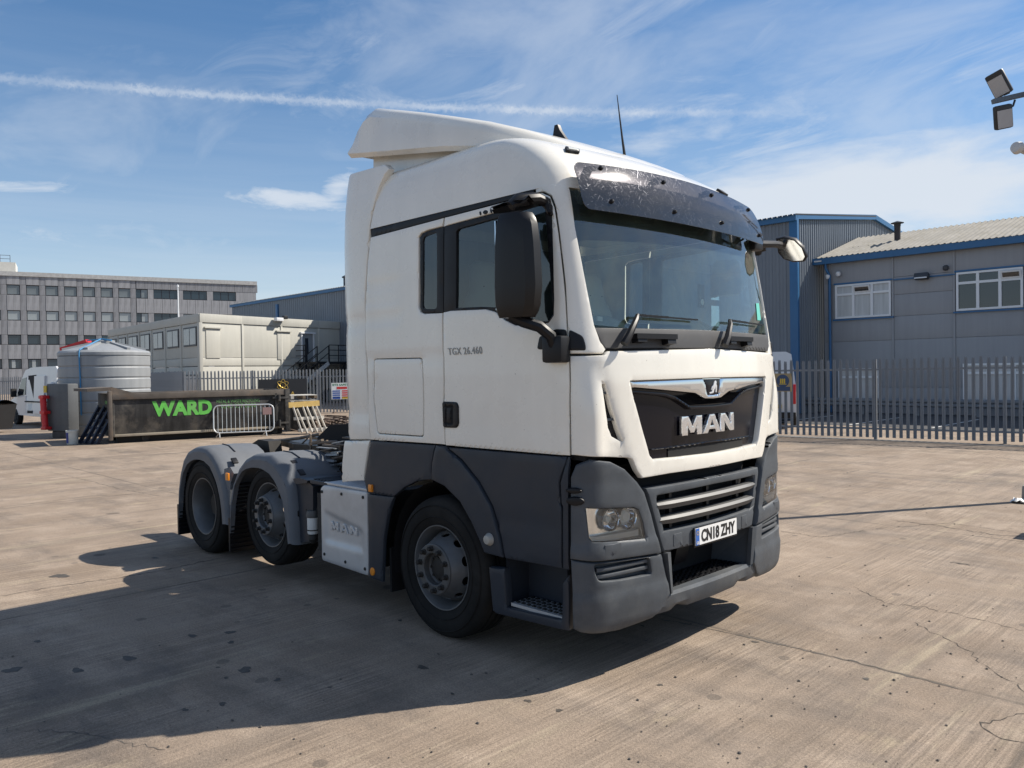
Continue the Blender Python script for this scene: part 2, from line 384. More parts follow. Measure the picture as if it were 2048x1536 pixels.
GM = ground_material()
V = []; Fc = []
g = mesh('ground', [(-900, -500, 0), (500, -500, 0), (500, 900, 0), (-900, 900, 0)], [(0, 1, 2, 3)], GM, smooth=False); tag(g, kind='structure')
# cracks and slab joints, traced on the ground
CRK = mat('crack_dirt', (.055, .046, .038), .95, var=.5, vscale=12)
JNT = mat('joint_dirt', (.10, .088, .075), .95, var=.4, vscale=9)
def crack(pts, w, m, name='crack', jit=.014, z=.0015, step=.035, seed=0):
    rng = random.Random(seed); P = [gnd(*q)[:2] for q in pts]; out = []
    for a, b in zip(P[:-1], P[1:]):
        n = max(1, int(np.hypot(*(b-a))/step))
        for i in range(n): out.append(a+(b-a)*i/n)
    out.append(P[-1]); n = len(out); V = []; Fc = []
    for i, q in enumerate(out):
        d = out[min(i+1, n-1)]-out[max(i-1, 0)]; d = d/(np.hypot(*d)+1e-9); nn = np.array([-d[1], d[0]])
        off = rng.gauss(0, jit) if 0 < i < n-1 else 0
        ww = .62*w*rng.uniform(.1, 1.5)*(0.35 if i in (0, n-1) else 1)
        for s_ in (-1, 1): V.append((*(q+nn*(off+s_*ww/2)), z))
        if i: Fc.append((2*i-2, 2*i-1, 2*i+1, 2*i))
    return mesh(name, V, Fc, m, g, smooth=False)
crack([(1310, 1236), (1420, 1258), (1500, 1275), (1620, 1303), (1700, 1321), (1790, 1345), (1935, 1382)], .028, JNT, 'slab_joint', .006, seed=1)
crack([(1180, 1205), (1060, 1180)], .03, JNT, 'slab_joint', .006, seed=2)
crack([(1560, 1062), (1640, 1075), (1760, 1057), (1900, 1046), (2048, 1068)], .014, CRK, seed=3)
crack([(1780, 1040), (1880, 1052), (1990, 1070), (2060, 1074)], .03, CRK, seed=4)
crack([(1830, 1245), (1880, 1272), (1930, 1300), (1965, 1330), (2010, 1356), (2060, 1392)], .010, CRK, seed=5)
crack([(1710, 1175), (1780, 1208), (1850, 1215), (1930, 1233), (2050, 1262)], .012, CRK, seed=6)
crack([(2060, 1420), (2000, 1440), (1950, 1448), (1985, 1470), (2060, 1490)], .016, CRK, seed=7)
crack([(1600, 905), (1700, 912), (1800, 917)], .03, JNT, seed=8)
crack([(1925, 918), (2000, 915), (2060, 925)], .035, CRK, seed=9)
crack([(1685, 948), (1720, 940)], .03, JNT, seed=10)
crack([(0, 1192), (120, 1172), (220, 1158)], .022, CRK, seed=11)
crack([(220, 1158), (330, 1140), (440, 1116)], .03, CRK, seed=12)
crack([(0, 1015), (180, 992), (360, 985)], .03, JNT, seed=13)
crack([(100, 944), (180, 962), (240, 978), (320, 992)], .02, JNT, seed=14)
crack([(1900, 1125), (1940, 1131)], .05, CRK, seed=15)
crack([(1290, 1195), (1340, 1184), (1450, 1150), (1540, 1128)], .006, CRK, seed=16)
crack([(0, 1455), (180, 1470), (330, 1500)], .01, JNT, seed=17)
# loose grit on the concrete
def pebbles():
    b = B(); rng = random.Random(5)
    ICO = [(0, 0, 1), (.9, 0, .3), (.28, .85, .3), (-.72, .5, .3), (-.72, -.5, .3), (.28, -.85, .3), (0, 0, -.4)]
    IF = [(0, 1, 2), (0, 2, 3), (0, 3, 4), (0, 4, 5), (0, 5, 1), (6, 2, 1), (6, 3, 2), (6, 4, 3), (6, 5, 4), (6, 1, 5)]
    for i in range(480):
        px, py = rng.uniform(0, 2048), 900+636*rng.random()**.8
        if rng.random() < .45: px = rng.uniform(1250, 2048)
        q = gnd(px, py); r = rng.choice((.0025, .003, .004, .005, .006, .0095))*rng.uniform(.7, 1.2); a = rng.uniform(0, 6.3)
        b.add([(q[0]+r*(x*math.cos(a)-y*math.sin(a))*1.3, q[1]+r*(x*math.sin(a)+y*math.cos(a)), max(.0008, r*z*.8+.002)) for x, y, z in ICO], IF)
    o = b.build('loose_grit', mat('grit', (.09, .08, .072), .95, var=.5, vscale=2), smooth=False)
    tag(o, 'small dark grit and stones scattered on the concrete yard', 'grit', kind='stuff')
pebbles()
# oil drips under and beside the lorry
OIL = mat('oil_stain', (.07, .06, .05), .75, var=.45, vscale=22)
rr0 = random.Random(21)
for (px_, py_, r_) in ((258, 1317, .07), (155, 1341, .06), (490, 1340, .07), (555, 1360, .035), (845, 1335, .05), (460, 1265, .055), (462, 1285, .04), (370, 1420, .03), (445, 1408, .035), (310, 1116, .06), (25, 1340, .08), (1118, 1421, .028), (1056, 1402, .03), (436, 1335, .02), (452, 1356, .025), (120, 1152, .12), (800, 1241, .03), (385, 1272, .05), (75, 1283, .04), (1285, 1252, .02), (1510, 1284, .03), (1732, 1358, .03), (905, 1388, .02), (660, 1375, .02), (1320, 1370, .025)):
    c0 = gnd(px_, py_); n_ = 22; ph = [rr0.uniform(0, 6.28) for _ in range(4)]; V_ = [(c0[0], c0[1], .0022)]
    for k in range(n_):
        a = 2*math.pi*k/n_; rr1 = r_*.72*(1+.22*math.sin(2*a+ph[0])+.14*math.sin(3*a+ph[1])+.10*math.sin(5*a+ph[2])+.06*math.sin(9*a+ph[3])); V_.append((c0[0]+rr1*math.cos(a), c0[1]+rr1*math.sin(a)*.8, .0018))
    mesh('oil_stain', V_, [(0, k+1, (k+1) % n_+1) for k in range(n_)], OIL, g, smooth=False)
# ================================================================== BACKGROUND
CLAD = mat('grey_cladding', (.15, .172, .20), .45, var=.08, vscale=.8, streak=.05)
CLADL = mat('office_cladding', (.28, .285, .30), .5, var=.06, vscale=.5, streak=.05)
BLUE = mat('blue_trim', (.022, .115, .26), .4, var=.08, vscale=1.5)
FIBRE = mat('fibre_cement_roof', (.26, .245, .215), .9, var=.2, vscale=1.2, dirt=(.17, .15, .10), dirtamt=.75, bump=.3, bscale=30)
UPVC = mat('white_window_frame', (.72, .73, .74), .35)
PANE = mat('window_pane_dark', (.012, .02, .03), .04, spec=.9)
PANEB = mat('blind_behind_glass', (.42, .43, .44), .25, streak=.18, spec=.8)
FRAMED = mat('dark_window_frame', (.04, .045, .055), .5)
def wave_sheet(origin, du, dv, nu, nv, amp, per, U, Vh, prof='trap', top=None):
    """corrugated sheet: du along the waves' crossing, dv along the flutes; normal = du x dv"""
    o = Vector(origin); du = Vector(du).normalized(); dv = Vector(dv).normalized(); n = du.cross(dv)
    Vv = []; Fc = []
    us = []
    k = int(U/per)+1
    for i in range(k):
        if prof == 'trap': us += [(i*per, 0), (i*per+per*.12, amp), (i*per+per*.45, amp), (i*per+per*.57, 0)]
        else: us += [(i*per+per*j/6, amp*(.5-.5*math.cos(2*math.pi*j/6))) for j in range(6)]
    us = [q for q in us if q[0] <= U]
    for u, a in us:
        h = top(u) if top else Vh
        Vv += [o+du*u+n*a, o+du*u+n*a+dv*h]
    for i in range(len(us)-1): Fc.append((2*i, 2*i+2, 2*i+3, 2*i+1))
    return Vv, Fc
# ---- big grey shed with blue trim
shed = tag(empty('steel_shed', (-35, 25.6, 0)), 'long grey corrugated steel shed with blue eaves trim behind the lorry', 'shed')
SX, SY, SH = -10.29, 25.6, 7.8
Vv, Fc = wave_sheet((SX-50, SY, 0), (1, 0, 0), (0, 0, 1), 0, 0, .035, .30, 50, SH)
mesh('wall_cladding', Vv, Fc, CLAD, shed, smooth=False, fix=False)
RY, RZ = 33.6, 8.72
def gtop(u): return SH+(RZ-SH)*min(u, 8)/8 if u < 8 else RZ-(RZ-SH)*(u-8)/8
Vv, Fc = wave_sheet((SX, SY, 0), (0, 1, 0), (0, 0, 1), 0, 0, .03, .2, 16, SH, top=gtop)
mesh('gable_cladding', Vv, Fc, CLAD, shed, smooth=False, fix=False)
B().box((SX-25, SY-.06, SH+.03), (50.3, .22, .26)).build('eaves_gutter', BLUE, shed, smooth=False)
B().box((SX-.01, SY-.005, SH/2), (.34, .16, SH), bev=.02).build('corner_trim', BLUE, shed)
B().bar((SX+.06, SY-.1, SH+.06), (SX+.06, RY, RZ+.12), .18, .22).bar((SX+.06, RY, RZ+.12), (SX+.06, SY+16.1, SH+.06), .18, .22).build('verge_trim', BLUE, shed, smooth=False)
for qx in (-52.4, -31.0): B().box((qx, SY-.06, 3.7), (.3, .12, 7.4)).build('downpipe', BLUE, shed, smooth=False)
Vv, Fc = wave_sheet((SX-50, SY-.25, SH+.10), (1, 0, 0), (0, 8.25, RZ-SH+.03), 0, 0, .05, .22, 50.2, 8.3)
mesh('roof_sheet', Vv, Fc, CLAD, shed, smooth=False, fix=False)
B().box((SX-25, RY+4.2, 8.2), (49.8, 8.2, .1)).build('rear_roof', CLAD, shed, smooth=False)
fl = B().lathe([(.14, 0), (.14, 1.1), (.24, 1.1), (.24, 1.18), (.02, 1.3)], (-45.3, 27.2, SH), 'z', 14).build('flue', FRAMED, shed)
# ---- two-storey office with fibre-cement roof
OX0, OX1, OY = -9.95, 8.0, 27.5
off = tag(empty('office_building', (0, OY, 0)), 'two storey grey panelled office with corrugated fibre cement roof and blue gutter', 'building')
wallb = B().box(((OX0+OX1)/2, OY+.25, 3.1), (OX1-OX0, .4, 6.2)); wallb.build('wall', CLADL, off, smooth=False)
zs = [0.0, 1.0, 2.82, 4.62, 5.32, 6.2]
cols = [OX0, -9.68, -7.22, -5.05, -2.78, -.5, 1.8, 4.2, 8.0]
wins = {(1, 4.52): None}
def wall_panel(x0, x1, z0, z1, y=OY):
    me = B().box(((x0+x1)/2, y+.03, (z0+z1)/2), (x1-x0-.012, .06, z1-z0-.012), bev=.006)
    return me.build('wall_panel', CLADL, off)
def win_unit(x0, x1, z0, z1, y, parent, blind=False, tilt=None, nx=3, zt=.4):
    f = B(); t = .075
    f.box(((x0+x1)/2, y-.045, z0+t/2), (x1-x0, .09, t)); f.box(((x0+x1)/2, y-.045, z1-t/2), (x1-x0, .09, t))
    w = (x1-x0)/nx
    for i in range(nx+1):
        xx = x0+w*i; xx = min(max(xx, x0+t/2), x1-t/2)
        f.box((xx, y-.044, (z0+z1)/2), (t if i in (0, nx) else t*1.3, .088, z1-z0-2*t+.004))
    f.box(((x0+x1)/2, y-.043, z1-zt), (x1-x0-2*t, .086, t*1.2))
    o = f.build('window', UPVC, parent, smooth=False)
    for i in range(nx):
        for (a, b_) in ((z0+t, z1-zt-t*.6), (z1-zt+t*.6, z1-t)):
            pm = PANEB if blind else PANE
            cx = x0+w*(i+.5)
            if tilt == i and a > z0+t+.1:
                R = Matrix.Rotation(rad(20), 3, 'X')
                B().box((cx, y-.13, (a+b_)/2-.01), (w-t*1.2, .05, b_-a), R).build('open_vent', UPVC, o, smooth=False)
                B().box((cx, y-.163, (a+b_)/2-.02), (w-t*2.6, .012, b_-a-.12), R).build('pane', PANE, o, smooth=False)
                B().box((cx, y-.012, (a+b_)/2), (w-t*1.3, .01, b_-a)).build('pane', PANE, o, smooth=False)
            else:
                B().box((cx, y-.02, (a+b_)/2), (w-t*1.3, .02, b_-a)).build('pane', pm, o, smooth=False)
    return o
upper = [(-9.46, -7.28, 3.81, 5.18, True, 1), (-4.97, -2.85, 3.84, 5.25, False, 2), (-.4, 1.7, 3.84, 5.25, False, None)]
lower = [(-9.34, -7.7, .38, 1.78, True, None), (-4.75, -2.3, .42, 1.9, True, None), (-.4, 2.0, .42, 1.9, True, None)]
for i in range(len(cols)-1):
    x0, x1 = cols[i], cols[i+1]
    segs = [(0.0, 1.02), (1.02, 2.87), (2.87, 3.78), (3.78, 4.62), (4.62, 5.3), (5.3, 6.18)]
    hit = [u for u in upper if u[0] < (x0+x1)/2 < u[1]]
    if hit: segs = [(0.0, 1.02), (1.02, 2.87), (2.87, hit[0][2]-.03), (hit[0][3]+.03, 6.18)]
    for a, b_ in segs: wall_panel(x0, x1, a, b_)
for u in upper:
    win_unit(u[0], u[1], u[2], u[3], OY+.02, off, u[4], u[5])
    B().box(((u[0]+u[1])/2, OY-.03, u[2]-.05), (u[1]-u[0]+.2, .1, .06)).build('sill', BLUE, off, smooth=False)
    B().box(((u[0]+u[1])/2, OY-.02, u[3]+.045), (u[1]-u[0]+.12, .08, .06)).build('head_trim', BLUE, off, smooth=False)
B().box((-6.1, OY-.02, 5.2), (2.2, .06, .05)).build('conduit', BLUE, off, smooth=False)
for u in lower: win_unit(u[0], u[1], u[2], u[3], OY-.035, off, u[4], None, 2 if u[1]-u[0] < 2 else 3, .35)
for x in cols[1:-1]: B().box((x, OY-.01, 3.1), (.07, .05, 6.15)).build('joint_strip', CLADL, off, smooth=False)
eb = B().box(((OX0+OX1)/2-.1, OY-.2, 6.2), (OX1-OX0+.5, .22, .26)); eb.build('gutter', BLUE, off, smooth=False)
B().tube([(-9.78, OY-.2, 6.1), (-9.78, OY-.2, 5.9), (-9.66, OY-.12, 5.6), (-9.66, OY-.12, 0)], .055, 10).build('downpipe', BLUE, off)
Vv, Fc = wave_sheet((OX0-.25, OY-.33, 6.3), (1, 0, 0), (0, 4.35, 1.32), 0, 0, .055, .21, OX1-OX0+.4, 4.55, 'sine')
mesh('roof_sheet', Vv, Fc, FIBRE, off, smooth=True, fix=False, ang=80)
Vv, Fc = wave_sheet((OX0-.25, OY+8.3, 6.3), (1, 0, 0), (0, -4.35, 1.32), 0, 0, .055, .21, OX1-OX0+.4, 4.55, 'sine')
mesh('roof_sheet', Vv, Fc, FIBRE, off, smooth=True, fix=False, ang=80)
B().box((OX0-.1, OY+.9, 6.58), (.3, 2.6, .05), Matrix.Rotation(rad(16.9), 3, 'X')).build('flashing', UPVC, off, smooth=False)
B().lathe([(.12, -.3), (.12, .85), (.13, .85), (.13, .95)], (-7.74, 29.5, 6.75), 'z', 14).build('flue', mat('flue_dark', (.05, .042, .038), .7, var=.3), off)
B().lathe([(.25, .96), (.25, .98), (.02, 1.06)], (-7.74, 29.5, 6.75), 'z', 14).build('flue_cap', FRAMED, off)
sn = B()
for i in range(6): sn.bar((-9.5+i*.32, 29.1, 6.88), (-9.35+i*.32, 29.1, 6.88), .05, .05)
sn.build('roof_hooks', FRAMED, off)
# cameras and light on the office wall
for (x, z, kind) in ((-9.72, 5.55, 'dome'), (-9.3, 5.62, 'ball'), (-5.3, 5.45, 'dark')):
    o = B(); mt = UPVC if kind != 'dark' else FRAMED
    o.lathe([(.001, .0), (.07, .02), (.1, .08), (.1, .16), (.06, .2), (.001, .2)], (x, OY-.12, z-.1), 'z', 14).box((x, OY-.06, z+.06), (.08, .12, .1))
    lab = {'dome': 'white dome camera beside the blue downpipe', 'ball': 'small white camera above the left office window', 'dark': 'small dark camera on the upper office wall'}[kind]
    tag(o.build('security_camera', mt), lab, 'camera', 'cameras on the office wall')
fl = empty('wall_floodlight', (-6.1, OY-.1, 5.2)); tag(fl, 'slim floodlight on the office wall between two upper windows', 'floodlight')
B().box((-6.1, OY-.22, 5.22), (.5, .22, .2), Matrix.Rotation(rad(-25), 3, 'X'), .02).build('housing', FRAMED, fl)
B().box((-6.1, OY-.335, 5.2), (.44, .02, .14), Matrix.Rotation(rad(-25), 3, 'X')).build('lens', UPVC, fl)
# guard rail in front of the office
gr = tag(empty('guard_rail', (-5, 26.3, 0)), 'low grey crash barrier along the foot of the office wall', 'barrier')
GALV = mat('galvanised', (.40, .42, .44), .45, .6, var=.12, vscale=4)
RAILG = mat('barrier_grey', (.19, .2, .215), .6, .3, var=.15)
prof = [(0, .0), (.05, .05), (.05, .1), (0, .15), (.05, .2), (.05, .26), (0, .31)]
Vv = [(x, 26.4-q, .32+h) for x in (-14.5, 8) for q, h in prof]; n = len(prof)
mesh('rail', Vv, [(i, i+1, n+i+1, n+i) for i in range(n-1)], RAILG, gr, smooth=False)
pm = B().box((0, 0, .3), (.12, .14, .6)).build('post', RAILG, gr, local=True, smooth=False); pm.matrix_parent_inverse = Matrix.Translation((-gr.location[0], -gr.location[1], 0)); pm.location = (-14, 26.5, 0)
for i in range(1, 12): c = pm.copy(); COL.objects.link(c); c.location = (-14+i*2, 26.5, 0)
# parking bays behind the fence
park = mesh('parking_asphalt', [(-24, 20.2, .004), (40, 20.2, .004), (40, 27.5, .004), (-24, 27.5, .004)], [(0, 1, 2, 3)], mat('asphalt', (.055, .055, .058), .9, var=.25, vscale=.8, bump=.3, bscale=60), smooth=False); tag(park, kind='structure')
LINE = mat('bay_line_paint', (.6, .6, .58), .8, var=.2)
for i in range(9):
    x = -13.5+i*2.45
    o = mesh('bay_line', [(x, 20.6, .008), (x+.09, 20.6, .008), (x+.09, 25.2, .008), (x, 25.2, .008)], [(0, 1, 2, 3)], LINE, park, smooth=False)
# ---- palisade fences
PAL = mat('galvanised_pale', (.20, .215, .235), .55, .35, var=.1, vscale=5)
def pale_mesh(h=2.0, w=.078):
    pr = [(-w/2, 0), (-w/4, .018), (0, .004), (w/4, .018), (w/2, 0)]
    V = []; 
    for z in (0.0, h-.10):
        for x, y in pr: V.append((x, -y, z))
    V += [(-w*.42, -.0, h-.03), (-w*.2, -.014, h), (0, -.004, h-.045), (w*.2, -.014, h), (w*.42, 0, h-.03)]
    Fc = [(r*5+i, r*5+i+1, r*5+6+i, r*5+5+i) for r in range(2) for i in range(4)]
    n = len(V); V += [(x, y+.004, z) for x, y, z in V]; Fc += [tuple(n+i for i in f)[::-1] for f in Fc]
    me = bpy.data.meshes.new('pale'); me.from_pydata(V, [], Fc); return finish(me, PAL, False)
PALE = pale_mesh()
def fence(pts, label, group, h=2.0, sp=.157, postw=.07, pale=None, railz=(.28, 1.78)):
    P0 = Vector((*pts[0], 0)); r = tag(empty('palisade_fence', P0), label, 'fence', group)
    inv = Matrix.Translation(-P0)
    for a, b in zip(pts[:-1], pts[1:]):
        a, b = Vector((*a, 0)), Vector((*b, 0)); d = b-a; L = d.length; u = d.normalized(); ang = math.atan2(u.y, u.x); nrm = Vector((u.y, -u.x, 0))
        if nrm.dot(Vector(CP)-a) < 0: nrm = -nrm; 
        for z in railz: B().bar(a-nrm*.03+Vector((0, 0, z)), b-nrm*.03+Vector((0, 0, z)), .045, .05).build('rail', PAL, r, smooth=False)
        nb = max(1, round(L/2.75)); 
        for i in range(nb+1): B().box(a+u*(L*i/nb)-nrm*.08+Vector((0, 0, (h+.04)/2)), (postw, .09, h+.04), Matrix.Rotation(ang, 3, 'Z')).build('post', PAL, r, smooth=False)
        n = int(L/sp)
        for i in range(n):
            o = bpy.data.objects.new('pale', pale or PALE); COL.objects.link(o); o.parent = r; o.matrix_parent_inverse = inv
            o.location = a+u*(sp*(i+.5))+Vector((0, 0, .06)); o.rotation_euler.z = ang+(math.pi if nrm.dot(Vector((u.y, -u.x, 0))) < 0 else 0)
            o.scale.z = h/2.0*random.uniform(.99, 1.01)
    return r
fr0 = gnd(1619, 874.5)[:2]; fr1 = gnd(1810, 881.5)[:2]; fr2 = gnd(2038, 889)[:2]
fd = np.array([1.0, (fr2[1]-fr0[1])/(fr2[0]-fr0[0])])
FA = fr1-fd*6.2; FB = fr1+fd*7.6
fence([tuple(FA), tuple(FB)], 'grey steel palisade fence in front of the office, right of the lorry', None)
# strip of dark edging at the foot of that fence
ke = mesh('edging_strip', [(FA[0]-9, FA[1]-.45, .004), (FB[0]+9, FB[1]+.35-.8, .004), (FB[0]+9, FB[1]-.05, .004), (FA[0]-9, FA[1]+.02, .004)], [(0, 1, 2, 3)], mat('edging', (.15, .14, .13), .95, var=.35, vscale=1.5, bump=.5, bscale=25), smooth=False); tag(ke, kind='structure')
def gd(px, d):
    """ground point under pixel column px at a given depth"""
    q = CP+CF*d+CR*((px-1024)/CX[6]*d); return np.array([q[0], q[1], 0.0])
LA, LB, LC, LD = gd(760, 39)[:2], gd(366, 35.5)[:2], gd(292, 47)[:2], gd(-80, 50)[:2]
fence([tuple(LA), tuple(LB)], 'grey palisade fence behind the black skip', 'left boundary fences', h=2.08)
fence([tuple(LB), tuple(LC)], 'angled run of palisade fence beside the round tank', 'left boundary fences', h=2.08)
fence([tuple(LC), tuple(LD)], 'distant palisade fence behind the white panel van at far left', 'left boundary fences', h=2.0)
class Fr:
    """wall frame: u along A->B, v up, w out towards the camera"""
    def __init__(s, A, Bq):
        s.A = Vector((A[0], A[1], 0)); d = Vector((Bq[0]-A[0], Bq[1]-A[1], 0)); s.L = d.length; s.u = d.normalized(); s.w = Vector((s.u.y, -s.u.x, 0))
        if s.w.dot(Vector(CP)-s.A) < 0: s.w = -s.w
        s.R = Matrix((s.u, -s.w, Vector((0, 0, 1)))).transposed()
    def __call__(s, u, v, w=0.0): return s.A+s.u*u+s.w*w+Vector((0, 0, v))
    def hit(s, px, py):
        v = ray(px, py); n = np.array(s.w); t = ((np.array(s.A)-CP)@n)/(v@n); q = CP+v*t
        return float((q-np.array(s.A))@np.array(s.u)), float(q[2])
    def box(s, b, u0, u1, v0, v1, w0, w1, bev=0):
        return b.box(s((u0+u1)/2, (v0+v1)/2, (w0+w1)/2), (abs(u1-u0), abs(w1-w0), abs(v1-v0)), s.R, bev)
# ---- far grey slab office
CONC = mat('weathered_concrete', (.22, .225, .24), .9, var=.16, vscale=.5, streak=.22)
CONC2 = mat('weathered_concrete_pale', (.285, .29, .305), .9, var=.14, vscale=.5, streak=.2)
CAP = mat('parapet_cap', (.42, .42, .41), .8, var=.2)
a15 = rad(-15); O0 = np.array([-112.3, 19.2]); od = np.array([-math.sin(a15), math.cos(a15)])
ofr = Fr(O0-od*14, O0+od*33.2); oo = tag(empty('concrete_office_block', ofr(20, 0)), 'four storey grey concrete office block with rows of square windows on the skyline', 'building')
OFF0 = 14.0; TOPZ = 15.6; UMAX = ofr.hit(513, 600)[0]
ofr.box(B(), 0, UMAX, 0, TOPZ-.5, -12, -.30).build('wall', CONC, oo, smooth=False)
ofr.box(B(), -.2, UMAX+.1, TOPZ-.55, TOPZ, -12, .10).build('parapet', CAP, oo, smooth=False)
WIN = [mat('office_glass_blind', (.30, .33, .34), .12, var=.15, vscale=.3, spec=.8), mat('office_glass_dark', (.02, .035, .05), .06, spec=.8), mat('office_glass_mid', (.14, .16, .17), .1, var=.3, vscale=.4, spec=.8), mat('office_glass_teal', (.035, .08, .11), .08, spec=.8)]
rows = [(13.3, 1.25), (10.05, 1.25), (6.95, 1.2), (3.85, 1.2)]; mod = 2.12; u_first = ofr.hit(27, 600)[0]
centres = [u_first+mod*i for i in range(-6, 7)]
PN = {}
def shared_box(key, d, m, name):
    if key not in PN:
        b = B().box((0, 0, 0), d, None, .012); me = bpy.data.meshes.new(name); me.from_pydata(b.V, [], b.F); finish(me, m, False); PN[key] = me
    return PN[key]
def put(fr, me, name, parent, u, v, w):
    o = bpy.data.objects.new(name, me); COL.objects.link(o); o.parent = parent; o.matrix_parent_inverse = wmat(parent).inverted()
    o.location = fr(u, v, w); o.rotation_euler = (0, 0, math.atan2(fr.u.y, fr.u.x)); return o
edges = [r[0] for r in rows]
bands = [(rows[0][0]+.65, TOPZ-.55)]+[(rows[i+1][0]+.63, rows[i][0]-.65) for i in range(3)]+[(0.0, rows[3][0]-.63)]
rngo = random.Random(3)
for c in centres:
    for bi, (z0, z1) in enumerate(bands):
        for k in (-1, 1):
            me = shared_box(('sp', bi), (.70, .2, z1-z0-.03), CONC2, 'panel'); put(ofr, me, 'panel', oo, c+k*.355, (z0+z1)/2, -.1)
        me = shared_box(('pi', bi), (.66, .16, z1-z0-.01), CONC, 'panel'); put(ofr, me, 'panel', oo, c+mod/2, (z0+z1)/2, -.1)
    for ri, (zc_, hh) in enumerate(rows):
        put(ofr, shared_box(('pier', ri), (.66, .16, hh+.02), CONC, 'panel'), 'panel', oo, c+mod/2, zc_, -.1)
        if ri == 3 and c > u_first+mod*4.2: pass
        m = {0: WIN[2], 1: WIN[0], 2: WIN[3] if rngo.random() < .5 else WIN[1], 3: WIN[1]}[ri]
        wv = put(ofr, shared_box(('wf', ri), (1.46, .10, hh), FRAMED, 'window'), 'window', oo, c, zc_, -.2)
        pv_ = put(ofr, shared_box(('wp', ri, m.name), (1.30, .04, hh-.14), m, 'pane'), 'pane', wv, c, zc_, -.14)
        if ri == 3 and rngo.random() < .6: put(ofr, shared_box(('cur', 1), (.4, .02, hh-.2), WIN[0], 'curtain'), 'curtain', wv, c+rngo.uniform(-.3, .3), zc_, -.11)
# right bay: long panels and ribbon windows
ub = centres[-1]+mod/2+.4
for bi, (z0, z1) in enumerate(bands):
    u = ub
    while u < UMAX-.6:
        put(ofr, shared_box(('rb', bi), (1.04, .2, z1-z0-.02), CONC2 if rngo.random() < .5 else CONC, 'panel'), 'panel', oo, u+.53, (z0+z1)/2, -.1); u += 1.07
for ri, (zc_, hh) in enumerate(rows):
    for i, (p0, p1) in enumerate(((253, 296), (307, 355), (366, 414), (426, 472))):
        u0 = ofr.hit(p0, 590)[0]; u1 = ofr.hit(p1, 590)[0]; m = WIN[2] if i == 0 and ri == 0 else (WIN[1] if ri == 0 else WIN[i % 2])
        b = B(); ofr.box(b, u0, u1, zc_-hh/2, zc_+hh/2, -.28, -.16); wv = b.build('window', FRAMED, oo, smooth=False)
        for k in range(3):
            q0 = u0+(u1-u0)*k/3+.06; q1 = u0+(u1-u0)*(k+1)/3-.06; b = B(); ofr.box(b, q0, q1, zc_-hh/2+.08, zc_+hh/2-.08, -.155, -.14); b.build('pane', m if k != 1 else WIN[1], wv, smooth=False)
    uu = [ofr.hit(q, 590)[0] for q in (296, 307, 355, 366, 414, 426, 472, 511)]
    for k in range(0, 8, 2): b = B(); ofr.box(b, uu[k], uu[k+1], zc_-hh/2-.02, zc_+hh/2+.02, -.25, -.02); b.build('panel', CONC2, oo, smooth=False)
u0, z0 = ofr.hit(0, 546); u1, _ = ofr.hit(29, 540)
b = B(); ofr.box(b, u0-8, u1, TOPZ, TOPZ+1.55, -8, -3); b.build('plant_room', mat('cream_render', (.55, .53, .48), .85, var=.08), oo, smooth=False)
b = B()
for z in (2.0, 2.45): b.bar(ofr(u0-6, TOPZ+z, -3.2), ofr(u1-.6, TOPZ+z, -3.2), .05, .05)
for k in range(5): b.bar(ofr(u1-.6-k*1.1, TOPZ+1.5, -3.2), ofr(u1-.6-k*1.1, TOPZ+2.5, -3.2), .05, .05)
b.build('roof_railing', FRAMED, oo, smooth=False)
# thin white mast between office and cabins
mq = gd(360, 62); tag(B().lathe([(.075, 0), (.06, 6), (.04, 8.9), (.075, 8.9), (.075, 9.05), (.001, 9.1)], tuple(mq), 'z', 10).build('slim_mast', UPVC), 'slim white mast rising behind the cream cabin building', 'mast')
# ---- cream modular cabin building
CREAM = mat('cabin_cream', (.47, .46, .41), .6, var=.05, vscale=.8, streak=.04)
C0 = np.array([-41.2, 14.63]); CL = CP[:2]+(np.array([-56.83, 14.63])-CP[:2])*1.067; CRr = CP[:2]+(np.array([-41.2, 25.0])-CP[:2])*1.06
mb = tag(empty('cabin_building', (C0[0], C0[1], 0)), 'two storey cream modular cabin building with outside stairs', 'building')
fR = Fr(C0, CRr); fL = Fr(C0, CL)
mesh('roof', [(*C0, 5.48), (*CRr, 5.48), (*(CRr+CL-C0), 5.48), (*CL, 5.48)], [(0, 1, 2, 3)], CREAM, mb, smooth=False)
CABW = mat('cabin_window_blind', (.24, .26, .28), .15, var=.25, vscale=1.0, spec=.8)
def strips(fr, stops, n=0):
    for a, b_ in zip(stops[:-1], stops[1:]):
        for (z0, z1) in ((0, 2.45), (2.5, 2.98), (3.0, 5.02)):
            q = B(); fr.box(q, a+.05, b_-.05, z0, z1, -.2, 0, .01); q.build('wall_panel', CREAM, mb)
        q = B(); fr.box(q, a-.0, b_, 5.04, 5.55, -.25, .06, .015); q.build('fascia_panel', CREAM, mb)
    for a in stops: q = B(); fr.box(q, a-.07, a+.07, 0, 5.03, -.15, .05, .01); q.build('frame_post', CREAM, mb)
sR = [0]+[fR.hit(q, 690)[0] for q in (485, 563, 638)]+[fR.L]
strips(fR, sR)
kL = [0]+[fL.hit(q, 690)[0] for q in (363, 331, 304, 279, 255, 236)]+[fL.L]
strips(fL, kL)
